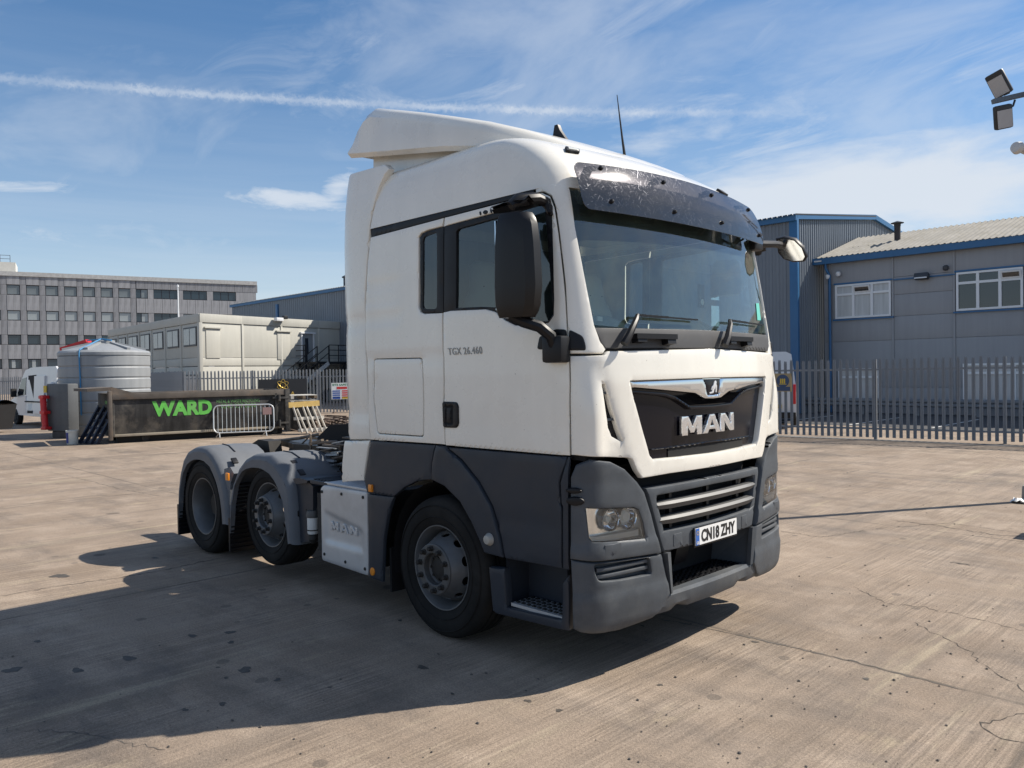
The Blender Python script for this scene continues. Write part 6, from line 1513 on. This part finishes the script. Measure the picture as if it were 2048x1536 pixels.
# corner cap over the upper mirror arm, on the door frame
two('upper_mirror_cap', rounded(PX([(1036, 410), (1050, 398), (1078, 391), (1094, 395), (1103, 408), (1107, 430), (1098, 432), (1092, 418), (1078, 408)]), .01), BLACK, D, off=.05, t=.07, r=.02, res=.03)
# front mirror on the passenger side
FM = empty('front_mirror', (0, 0, 0)); FM.parent = TRK
c_ = Vector((1.27, 1.565, 2.852)); d_ = (Vector(CP)-c_).normalized(); nrm_ = (d_+Vector((-.35, 0, -.25))).normalized()
xa = Vector((0, 0, 1)).cross(nrm_).normalized(); ya = nrm_.cross(xa); Rm = Matrix((xa, ya, nrm_)).transposed()
outl = [(-.105, .10), (-.04, .105), (.045, .075), (.10, .0), (.115, -.08), (.09, -.112), (.0, -.108), (-.07, -.075), (-.105, -.02)]
def oval(k, z): return [c_+Rm @ Vector((a*k, b_*k, z)) for a, b_ in outl]
V = oval(1, 0)+oval(1.06, -.01)+oval(1.04, -.05)+oval(.7, -.10); n = 9
mesh('housing', V, [(i*n+k, i*n+(k+1) % n, (i+1)*n+(k+1) % n, (i+1)*n+k) for i in range(3) for k in range(n)]+[tuple(3*n+k for k in range(n))], BLACK, FM, ang=50)
mesh('mirror_glass', oval(.93, .001), [tuple(range(n))], CHROME, FM, smooth=False); 
V = oval(1.0, .0)+oval(.93, .0015); mesh('glass_rim', V, [(k, (k+1) % n, n+(k+1) % n, n+k) for k in range(n)], BLACK, FM, smooth=False)
b = B(); b.tube([(1.20, 1.10, 2.86), (1.22, 1.2, 2.865), (1.23, 1.36, 2.88), tuple(c_+Rm @ Vector((-.06, .02, -.06)))], [.035, .03, .028, .03], 10); b.build('arm', BLACK, FM)
b = B(); b.box((1.20, 1.1, 2.85), (.08, .14, .09), None, .02); b.build('arm_foot', BLACK, FM)
# ---- wheels
def wheel(cx, cz, R_, kind, sg):
    Wh = empty('wheel', (cx, sg*1.2, cz)); Wh.parent = TRK; y0 = 1.195   # outer rim flange plane
    N_ = 72; c3 = (cx, 0, cz); k = (R_-.2985)/.2085
    def rr_(f): return .2985+(R_-.2985)*f
    tw = .315
    prof = [(.288, y0-.012), (.2985, y0-.004), (rr_(.06), y0+.004), (rr_(.2), y0+.018), (rr_(.42), y0+.026), (rr_(.62), y0+.024), (rr_(.80), y0+.012), (rr_(.90), y0-.004), (rr_(.955), y0-.022), (rr_(.985), y0-.04), (R_, y0-.06)]
    for g_ in (-.085, -.15, -.21): prof += [(R_, y0+g_+.012), (R_-.012, y0+g_+.008), (R_-.012, y0+g_-.004), (R_, y0+g_-.008)]
    prof += [(R_, y0-.25), (rr_(.95), y0-.275), (rr_(.7), y0-.295), (rr_(.3), y0-.29), (.288, y0-.27)]
    B().lathe(prof, c3, 'y', N_, sg).build('tyre', RUB, Wh, ang=30)
    bd = B()
    for f in (.30, .70): bd.lathe([(rr_(f)-.004, y0+.022), (rr_(f), y0+.028), (rr_(f)+.004, y0+.022)], c3, 'y', N_, sg)
    bd.build('sidewall_ring', RUB, Wh)
    txt = mat('tyre_letter', (.028, .027, .026), .75)
    for a0 in (80, 260):
        solid_text('RADIAL TUBELESS', .026, (lambda a0: lambda u, v, w: (cx-sg*(rr_(.48)+v)*math.cos(rad(a0)-u/rr_(.5))*-1*sg, sg*(y0+.026+w), cz+(rr_(.48)+v)*math.sin(rad(a0)-u/rr_(.5))))(a0), txt, 'sidewall_lettering', Wh, .002, .01, width=.3) if False else None
    # rim barrel
    B().lathe([(.272, y0-.05), (.288, y0-.016), (.300, y0-.002), (.300, y0+.004), (.292, y0+.003), (.280, y0-.018), (.266, y0-.055), (.255, y0-.12), (.255, y0-.20), (.262, y0-.26)], c3, 'y', N_, sg).build('rim_barrel', RIM, Wh, ang=40)
    if kind == 'steer':
        # dished disc with ten hand holes, then the bolting ring standing proud
        pl_ = [(0.0, .256, -.105), (.06, .235, -.06), (.12, .205, -.005), (.17, .185, .045), (.20, .178, .058)]
        ll = [p[0] for p in pl_]; rl = [p[1] for p in pl_]; al = [p[2] for p in pl_]
        def ws_(t_, l_): r_ = float(np.interp(l_, ll, rl)); a_ = float(np.interp(l_, ll, al)); return np.array([cx+r_*math.cos(t_/.22), sg*(y0+a_), cz+r_*math.sin(t_/.22)])
        def wn_(t_, l_):
            e = .002; n_ = np.cross(ws_(t_+e, l_)-ws_(t_-e, l_), ws_(t_, min(.199, l_+e))-ws_(t_, max(.001, l_-e))); n_ = n_/np.linalg.norm(n_); return n_ if n_[1]*sg > 0 or n_[1]*sg > -.2 and True else -n_
        full_ = 2*math.pi*.22; hs = []
        for i in range(10):
            tc_ = full_*(i+.5)/10; hs.append([(tc_+.036*math.cos(a), .075+.028*math.sin(a)) for a in np.linspace(0, 2*math.pi, 17)[:-1]])
        def wn2(t_, l_):
            n_ = wn_(t_, l_); return n_ if n_[1]*sg > 0 else -n_
        panel('wheel_disc', [(0, 0), (full_, 0), (full_, .2), (0, .2)], RIM, Wh, surf=ws_, nrm=wn2, holes=hs, t=.014, r=0, res=.03, ang=50)
        B().lathe([(.18, y0+.055), (.178, y0+.066), (.172, y0+.070), (.118, y0+.070), (.112, y0+.064), (.110, y0+.02), (.09, y0-.0)], c3, 'y', 48, sg).build('bolt_ring', SILV if cx > -1 else RIM, Wh, ang=30)
        for i in range(10):
            a = 2*math.pi*(i+.5)/10+.1; px_, pz_ = cx+.146*math.cos(a), cz+.146*math.sin(a)
            b = B(); b.lathe([(.022, y0+.070), (.022, y0+.078), (.0165, y0+.08), (.0165, y0+.102), (.013, y0+.106), (.001, y0+.106)], (px_, 0, pz_), 'y', 6, sg); b.build('wheel_nut', DKM, Wh, smooth=False)
        b = B(); b.lathe([(.112, y0+.0), (.10, y0+.005), (.085, y0+.02), (.075, y0+.022), (.05, y0+.028), (.03, y0+.03), (.001, y0+.03)], c3, 'y', 36, sg); b.build('hub', DKM, Wh, ang=30)
        for i in range(8):
            a = 2*math.pi*i/8; b = B(); b.lathe([(.009, y0+.015), (.009, y0+.032), (.001, y0+.034)], (cx+.078*math.cos(a), 0, cz+.078*math.sin(a)), 'y', 6, sg); b.build('hub_bolt', DKM, Wh, smooth=False)
    else:
        B().lathe([(.262, y0-.20), (.235, y0-.23), (.20, y0-.245), (.12, y0-.25)], c3, 'y', 48, sg).build('wheel_disc', RIM, Wh, ang=40)
        B().lathe([(.13, y0-.25), (.125, y0-.14), (.11, y0-.12), (.001, y0-.12)], c3, 'y', 36, sg).build('hub', DKM, Wh, ang=30)
        for i in range(10):
            a = 2*math.pi*i/10; b = B(); b.lathe([(.016, y0-.25), (.016, y0-.21), (.001, y0-.205)], (cx+.168*math.cos(a), 0, cz+.168*math.sin(a)), 'y', 6, sg); b.build('wheel_nut', DKM, Wh, smooth=False)
        # inner twin
        B().lathe([(.288, y0-.34), (R_-.06, y0-.335), (R_, y0-.38), (R_, y0-.58), (R_-.06, y0-.63), (.288, y0-.62)], c3, 'y', N_, sg).build('inner_tyre', RUB, Wh, ang=30)
    return Wh
MX, MZ = -2.494, .575
for sg in (-1, 1):
    wheel(0, .495, .502, 'steer', sg); wheel(MX, MZ, .478, 'steer', sg); wheel(-3.95, .495, .502, 'drive', sg)
# axles and underside
b = B(); b.tube([(0, -1.0, .5), (0, 1.0, .5)], .07, 12).tube([(MX, -1.0, MZ), (MX, 1.0, MZ)], .07, 12).tube([(-3.95, -1.0, .5), (-3.95, 1.0, .5)], .1, 12).lathe([(.001, -.2), (.2, -.12), (.22, 0), (.2, .12), (.001, .2)], (-3.95, 0, .5), 'y', 20); b.build('axles', DKM, TRK)
for sg in (-1, 1):
    b = B(); b.box((-2.0, sg*.40, .84), (5.9, .09, .27)); b.build('frame_rail', DKM, TRK, smooth=False)
b = B(); b.box((.35, 0, .85), (1.5, .9, .7), None, .05); b.box((.3, 0, 1.2), (1.8, 2.0, .12)); b.build('engine_block', VOID, TRK, smooth=False)
for sg in (-1, 1):
    # inner wheel-arch liner of the front wheel
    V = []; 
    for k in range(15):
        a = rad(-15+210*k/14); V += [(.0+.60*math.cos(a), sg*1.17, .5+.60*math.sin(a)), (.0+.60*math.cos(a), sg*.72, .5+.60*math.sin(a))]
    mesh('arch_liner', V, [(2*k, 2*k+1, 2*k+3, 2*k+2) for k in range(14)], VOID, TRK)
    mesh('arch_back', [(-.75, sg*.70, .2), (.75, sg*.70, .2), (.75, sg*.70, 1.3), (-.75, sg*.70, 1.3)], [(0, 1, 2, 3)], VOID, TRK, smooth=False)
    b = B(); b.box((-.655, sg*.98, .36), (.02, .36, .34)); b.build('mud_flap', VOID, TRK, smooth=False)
# ---- aluminium side cover and battery box
def flat(y):
    return (lambda a, b_: np.array([a, -y, b_])), (lambda a, b_: np.array([0, -1.0, 0]))
fs_, fn_ = flat(1.215)
def emb(a, b_):
    o = 0
    # pressed field
    dx_ = min(a+1.5, -.955-a); 
    f_ = 1/(1+math.exp(-dx_/.012)); top_ = .73-.10*(a+1.56)/.6; g_ = 1/(1+math.exp(-(top_-b_)/.010)); h_ = 1/(1+math.exp(-(b_-.47)/.010))
    o -= .016*f_*g_*h_; return o
cov = rounded([(-1.578, .292), (-.876, .276), (-.872, .905), (-.875, .952), (-1.53, .948), (-1.578, .915)], .04)
CV = panel('side_cover', cov, ALU, TRK, surf=fs_, nrm=fn_, t=.05, r=.025, res=.016, disp=emb)
def cvt(u, v, w): return (-1.225+u, -1.2005-w, .50+v)
for pts, cx_, w_, hol in ((LM, -.145, .12, None), (LAo, .0, .12, LAh), (LN, .14, .105, None)):
    pp_ = [(-1.225+cx_+(u-.5)*w_, .575+v*.075) for u, v in pts]
    panel('embossed_letter', pp_, ALU, CV, surf=flat(1.201)[0], nrm=fn_, t=.006, r=.004, res=.02, off=.010, holes=[[(-1.225+cx_+(u-.5)*w_, .575+v*.075) for u, v in hol]] if hol else ())
for (a, c) in ((-1.54, .885), (-1.24, .895), (-.93, .90), (-1.52, .36), (-1.2, .345), (-.92, .335)):
    b = B(); b.lathe([(.014, 1.216), (.012, 1.222), (.001, 1.224)], (a, 0, c), 'y', 10, -1); b.build('cover_bolt', DKM, CV)
for sg in (-1, 1): B().box((-1.22, sg*.88, .62), (.68, .62, .60), None, .02).build('battery_box', DKM, TRK)
b = B(); b.box((-1.2, -1.0, .958), (.66, .40, .02), None, .005); b.build('cover_top', ALU, TRK)
b = B(); b.box((-1.62, -.85, .95), (.28, .7, .035), None, .008)
for k in range(5): b.box((-1.72+k*.05, -.85, .971), (.018, .66, .012))
b.build('catwalk_step', NAVYP, TRK)
# filter canister and brackets between cover and fender
FC = empty('filter_canister', (-1.70, -1.12, .45)); FC.parent = TRK; fpos = on_plane(626, 1050, 1, -1.14)
B().lathe([(.001, -.075), (.045, -.075), (.05, -.06), (.05, .06), (.047, .075), (.001, .075)], tuple(fpos), 'z', 20).build('canister', mat('canister_white', (.62, .62, .6), .4, var=.1), FC)
B().lathe([(.052, -.045), (.0525, -.04), (.052, -.035)], tuple(fpos), 'z', 20).build('band', DKM, FC)
B().lathe([(.055, .07), (.06, .09), (.05, .13), (.001, .13)], tuple(fpos), 'z', 16).build('filter_head', mat('cast_grey', (.10, .10, .10), .6, .3), FC)
B().lathe([(.04, -.08), (.045, -.12), (.02, -.16), (.001, -.16)], tuple(fpos), 'z', 16).build('drain_bowl', DKM, FC)
b = B(); b.tube([(fpos[0]-.02, fpos[1], fpos[2]+.13), (fpos[0]+.02, fpos[1]+.05, fpos[2]+.3), (fpos[0]+.05, fpos[1]+.3, fpos[2]+.35)], .016, 8).bar((fpos[0]-.08, fpos[1], fpos[2]+.12), (fpos[0]+.1, fpos[1]+.06, fpos[2]+.16), .05, .03).box((fpos[0], fpos[1]+.15, fpos[2]+.25), (.16, .1, .3)).box((-1.68, -.9, .6), (.1, .5, .5)); b.build('hose_bracket', DKM, FC)
# ---- rear mudguards
def guard(cx, outer, inner, legs, name, y_out=1.235, y_in=.66):
    for sg in (-1, 1):
        Gd = empty(name, (cx, sg*1.0, .5)); Gd.parent = TRK
        # top sheet with a rounded outer shoulder
        n = len(outer); V = []; rows_ = [(y_in, .0), (y_in+.2, .012), (y_out-.16, .012), (y_out-.07, .008), (y_out-.03, -.004), (y_out-.008, -.022), (y_out, -.05)]
        cxz = np.array([cx, .5]); O_ = np.array(outer)
        for y, dr in rows_:
            for p in O_:
                d = (p-cxz); d = d/np.hypot(*d); q = p+d*dr; V.append((q[0], sg*y, q[1]))
        m_ = len(rows_); Fc = [(r*n+k, r*n+k+1, (r+1)*n+k+1, (r+1)*n+k) for r in range(m_-1) for k in range(n-1)]
        mesh('top_sheet', V, Fc, FENDP, Gd, ang=50)
        # side lip between outer edge and the wheel opening
        I_ = np.array(inner); k_ = len(inner)
        def smp(P, m):
            L = np.r_[0, np.cumsum(np.hypot(*np.diff(P, axis=0).T))]; t_ = np.linspace(0, L[-1], m); return np.c_[np.interp(t_, L, P[:, 0]), np.interp(t_, L, P[:, 1])]
        A = smp(O_, 40); C = smp(I_, 40); V = []
        d = A-cxz; d /= np.hypot(d[:, 0], d[:, 1])[:, None]
        for a, dd in zip(A, d): q = a-dd*.05; V.append((q[0], sg*y_out, q[1]))
        for c in C: V.append((c[0], sg*(y_out-.004), c[1]))
        for c in C: V.append((c[0], sg*(y_out-.05), c[1]))
        Fc = [(k, k+1, 40+k+1, 40+k) for k in range(39)]+[(40+k, 41+k, 81+k, 80+k) for k in range(39)]
        mesh('side_lip', V, Fc, FENDP, Gd, ang=40)
        yield sg, Gd
ro = [(-4.595, .30), (-4.565, .60), (-4.50, .80), (-4.40, .965), (-4.28, 1.06), (-4.12, 1.11), (-3.95, 1.125), (-3.80, 1.115), (-3.66, 1.06), (-3.54, .97), (-3.44, .85), (-3.37, .72), (-3.33, .55), (-3.31, .372)]
ri = [(-4.56, .30), (-4.50, .62), (-4.42, .80), (-4.30, .915), (-4.18, .965), (-4.08, .987), (-3.95, .992), (-3.86, .985), (-3.72, .94), (-3.63, .86), (-3.56, .78), (-3.49, .64), (-3.455, .50), (-3.44, .372)]
mo = [(-3.31, .30), (-3.275, .62), (-3.2, .80), (-3.06, .975), (-2.93, 1.065), (-2.78, 1.115), (-2.62, 1.13), (-2.46, 1.125), (-2.32, 1.085), (-2.2, 1.01), (-2.1, .93), (-2.06, .85), (-2.03, .6), (-2.02, .36)]
mi = [(-3.275, .30), (-3.22, .60), (-3.14, .80), (-3.0, .935), (-2.90, .975), (-2.78, .998), (-2.66, 1.004), (-2.57, 1.0), (-2.43, .966), (-2.34, .91), (-2.28, .855), (-2.19, .73), (-2.14, .53), (-2.11, .36)]
for nm, cx, O_, I_, par in (('mudguard', -3.95, ro, ri, 0), ('mudguard', MX, mo, mi, 1)):
    for sg, Gd in guard(cx, O_, I_, None, nm):
        if sg > 0: continue
        xr = cx-.62 if par == 0 else -3.30
        b = B()
        b.box((O_[0][0]+.02, -.95, .28), (.03, .56, .34)); mf = b.build('mud_flap', BLACK, Gd, smooth=False)
        b = B()
        for k in range(9): b.box((O_[0][0]+.042, -.95, .14+k*.045), (.016, .54, .016))
        for k in range(9): zz_ = .48+k*.04; b.box((float(np.interp(zz_, [p[1] for p in O_[:6]], [p[0] for p in O_[:6]]))+.05, -.93, zz_), (.03, .5, .014))
        b.build('spray_ribs', BLACK, Gd, smooth=False)
        # seam and catches
        zc_ = .93 if par == 0 else .93
        xa_ = -3.42 if par == 0 else -2.12
        for (xx, zz) in (((-3.50, .985),) if par == 0 else ((-2.27, 1.045), (-2.15, .97))):
            b = B(); b.box((xx, -1.06, zz+.012), (.075, .06, .02), Matrix.Rotation(rad(38), 3, 'Y'), .005); b.build('catch', BLACK, Gd)
        b = B(); pr = [(O_[i][0], O_[i][1]) for i in range(5, 11)]
        b.tube([(x, -.98+.0*i, z+.012) for i, (x, z) in enumerate(pr[1:4])], .010, 6); b.build('top_groove', BLACK, Gd)
# front apron of the middle mudguard
b = B(); b.prism([(-2.10, .36), (-1.80, .42), (-1.78, .90), (-1.86, .935), (-2.06, .925), (-2.13, .90)], -1.16, -.66, 'y'); b.build('guard_apron', NAVYP, TRK, ang=30)
b = B(); b.prism([(-2.02, .905), (-1.82, .93), (-1.80, .955), (-1.93, .965), (-2.05, .95)], -1.2, -.7, 'y'); b.build('apron_step', NAVYP, TRK, ang=30)
b = B(); b.box((-3.27, -1.245, .87), (.06, .02, .075), None, .006); b.build('amber_marker', ORNG, TRK)
b = B(); b.prism([(-3.50, .38), (-3.36, .38), (-3.30, .80), (-3.22, .90), (-3.30, .96), (-3.44, .93)], -1.20, -.66, 'y'); b.build('guard_bridge', FENDP, TRK, ang=30)
# ---- fifth wheel, air lines and catwalk clutter behind the cab
FW = empty('fifth_wheel', (-3.3, 0, 1.0)); FW.parent = TRK
b = B(); pl5 = [(-2.75, -.30), (-2.85, -.46), (-3.3, -.50), (-3.55, -.42), (-4.05, -.32), (-4.05, -.14), (-3.45, -.05), (-3.45, .05), (-4.05, .14), (-4.05, .32), (-3.55, .42), (-3.3, .50), (-2.85, .46), (-2.75, .30)]
b.prism(pl5, 1.08, 1.14, 'z'); b.build('top_plate', mat('greasy_steel', (.035, .032, .03), .35, .7, var=.4, vscale=8), FW, smooth=False)
b = B(); b.box((-3.25, 0, 1.0), (.5, .9, .16), None, .02); b.build('pedestal', DKM, FW)
RUST = mat('worn_steel', (.16, .13, .105), .65, .5, var=.45, vscale=9)
rk = tag(empty('x'), None) if False else None
def sp3(px, py, y): return tuple(on_plane(px, py, 1, y))
CW = empty('catwalk_gear', (-1.6, 0, 1.0)); CW.parent = TRK
b = B(); b.tube([sp3(553, 882, -.35), sp3(600, 876, -.35), sp3(640, 868, -.3)], .018, 8); b.build('stay_rod', RUST, CW)
b = B(); b.tube([sp3(535, 882, -.5), sp3(548, 905, -.5), sp3(560, 908, -.5)], .012, 6).tube([sp3(560, 908, -.5), sp3(590, 900, -.45), sp3(612, 880, -.4), sp3(622, 868, -.4)], .009, 6); b.build('air_hose', RUST, CW)
b = B(); b.prism([(sp3(513, 886, -.5)[0], sp3(513, 886, -.5)[2]), (sp3(525, 880, -.5)[0], sp3(525, 880, -.5)[2]+.01), (sp3(545, 882, -.5)[0], sp3(545, 882, -.5)[2]), (sp3(550, 900, -.5)[0], sp3(550, 900, -.5)[2]-.1), (sp3(525, 900, -.5)[0], sp3(525, 900, -.5)[2]-.1)], -.55, -.40, 'y'); b.build('light_bracket', DKM, CW, smooth=False)
b = B(); b.tube([sp3(620, 886, -.55), sp3(672, 884, -.55), sp3(680, 888, -.55), sp3(681, 905, -.55)], .018, 8); b.build('grab_rail', RUST, CW)
b = B()
for k in range(12): q5 = sp3(621+.15*k, 874+4.2*k, -.6); b.box(q5, (.014, .022, .034), Matrix.Rotation(rad(90*(k % 2)), 3, 'Z'))
b.build('safety_chain', RUST, CW)
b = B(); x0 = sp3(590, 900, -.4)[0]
b.box((-1.7, .1, 1.10), (.8, 1.1, .45)); b.build('shade_filler_box', VOID, CW, smooth=False)  # black filler box standing in for the deep shade behind the cab
rs = random.Random(12)
for k in range(16):
    y = -.78; pz = rs.uniform(.98, 1.34); px0 = rs.uniform(-1.95, -1.45); L5 = rs.uniform(.2, .55)
    b = B(); pts = [(px0, y-rs.uniform(0, .06), pz), (px0+L5*.5, y-rs.uniform(0, .05), pz+rs.uniform(-.03, .05)), (px0+L5, y-rs.uniform(0, .05), pz+rs.uniform(-.05, .05))]
    b.tube(pts, rs.uniform(.006, .018), 6); b.build('hose', RUST if k % 3 else DKM, CW)
for k in range(26):
    pa = (rs.uniform(622, 668), rs.uniform(886, 948)); pb = (pa[0]+rs.uniform(14, 40), pa[1]+rs.uniform(-8, 5)); y5 = -.62-rs.uniform(0, .1)
    b = B(); b.bar(sp3(pa[0], pa[1], y5), sp3(min(pb[0], 690), pb[1], y5), rs.uniform(.012, .04), rs.uniform(.008, .02)); b.build('deck_slat', RUST if k % 2 else GALV, CW, smooth=False)
for k in range(5):
    b = B(); zz = 1.02+k*.07; b.box((-1.55, -.72, zz), (rs.uniform(.3, .6), .2, .012)); b.build('deck_bar', RUST, CW, smooth=False)
b = B(); b.prism([(sp3(600, 880, -.62)[0], 1.02), (sp3(600, 880, -.62)[0]+.0, 1.22), (sp3(625, 866, -.62)[0], 1.36), (sp3(690, 858, -.62)[0], 1.40), (sp3(690, 870, -.62)[0], 1.02)], -.42, -.05, 'y'); b.build('rear_bulkhead', VOID, CW, smooth=False)
# ---- interior
INT = mat('interior_grey', (.34, .36, .335), .8, var=.1); INTB = mat('interior_beige', (.60, .58, .50), .85, var=.08); SEAT = mat('seat_dark_cloth', (.05, .055, .065), .9, var=.15)
IN = empty('cab_interior', (.3, 0, 1.4)); IN.parent = TRK
b = B(); b.box((1.05, 0, 1.80), (.52, 2.0, .55), None, .08); b.build('dashboard', INT, IN)
b = B(); b.lathe([(.001, .16), (.12, .15), (.22, .10), (.28, .02), (.30, -.08)], (.93, -.62, 2.08), 'z', 28); b.build('instrument_cowl', INT, IN)
b = B(); b.box((-.55, 0, 2.2), (.04, 2.1, 1.5)); b.build('bunk_curtain', mat('curtain_grey', (.22, .23, .215), .9, streak=.3), IN, smooth=False)
b = B(); b.box((.3, 0, 3.05), (1.5, 2.2, .05)); b.build('headlining', INT, IN, smooth=False)
b = B(); b.box((1.05, 0, 2.95), (.25, 2.05, .16), None, .03); b.build('overhead_locker', INT, IN)
for sy in (-.62, .62):
    St = empty('seat', (.1, sy, 1.5)); St.parent = TRK
    b = B(); b.box((.2, sy, 1.78), (.52, .50, .16), None, .06); b.build('cushion', SEAT, St)
    V = []; fs5 = [0, .12, .4, .62, .75, .88, .96, 1.0]; hw5 = [.22, .25, .25, .22, .15, .145, .13, .09]; th5 = [.09, .09, .08, .07, .055, .05, .045, .02]
    for f, w_, t_ in zip(fs5, hw5, th5):
        zc_ = 1.85+.85*f; xc_ = -.03-.10*f
        for k in range(12): a = 2*math.pi*k/12; V.append((xc_+t_*math.cos(a), sy+w_*math.copysign(abs(math.sin(a))**.6, math.sin(a)), zc_))
    mesh('backrest', V, [(i*12+k, i*12+(k+1) % 12, (i+1)*12+(k+1) % 12, (i+1)*12+k) for i in range(7) for k in range(12)]+[tuple(range(12))[::-1], tuple(84+k for k in range(12))], SEAT, St, ang=50)
    b = B(); V = []
    for f, w_, t_ in zip((.56, .62, .75, .88, .97, 1.02), (.24, .235, .16, .155, .14, .09), (.08, .085, .07, .065, .06, .02)):
        zc_ = 1.85+.85*f; xc_ = -.03-.10*f
        for k in range(12): a = 2*math.pi*k/12; V.append((xc_+t_*math.cos(a)+.004, sy+w_*math.copysign(abs(math.sin(a))**.6, math.sin(a)), zc_))
    mesh('head_cover', V, [(i*12+k, i*12+(k+1) % 12, (i+1)*12+(k+1) % 12, (i+1)*12+k) for i in range(5) for k in range(12)]+[tuple(60+k for k in range(12))], INTB, St, ang=50)
    solid_text('MAN', .05, lambda u, v, w: (-.128+.07+w+.012, sy+u, 2.47+v), BLACK, 'lettering', St, .004, .03, width=.17)
b = B(); pts = [(.78+.05*math.cos(a)*0+.06*math.sin(a), -.62+.21*math.cos(a), 2.10+.19*math.sin(a)) for a in np.linspace(0, 2*math.pi, 25)]; b.tube(pts, .016, 8, cap=False); b.bar((.78, -.83, 2.1), (.78, -.41, 2.1), .06, .03).bar((.78, -.62, 2.1), (.95, -.62, 1.9), .08, .08); b.build('steering_wheel', BLACK, TRK)
# phone holder and papers on the dash
tag_p = on_plane(1402, 592, 0, 1.22); b = B(); b.box(tuple(tag_p), (.02, .07, .17), None, .01); b.build('toll_tag', BLACK, IN); b = B(); b.lathe([(.001, .0), (.022, .0)], (tag_p[0]+.012, tag_p[1]+.0, tag_p[2]-.045), 'x', 14); b.build('tag_button', INTB, IN)
# lower windscreen sticker
stk = [pq(1514, 606), pq(1520, 606), pq(1524, 640), pq(1517, 640)]; panel('screen_sticker', stk, mat('sticker_teal', (.12, .5, .42), .5), WSC, off=-.008, t=0, r=0, res=.05)

b = B(); b.box((1.16, .02, 2.085), (.22, .30, .012), Matrix.Rotation(rad(-4), 3, 'Y')); b.build('dash_papers', SGW, IN, smooth=False)
b = B(); b.box((1.13, -.78, 2.20), (.01, .05, .03)); b.build('dash_label', SGW, IN, smooth=False)
b = B(); b.box((1.08, .55, 2.10), (.2, .28, .06), None, .02); b.build('dash_tray', INT, IN)
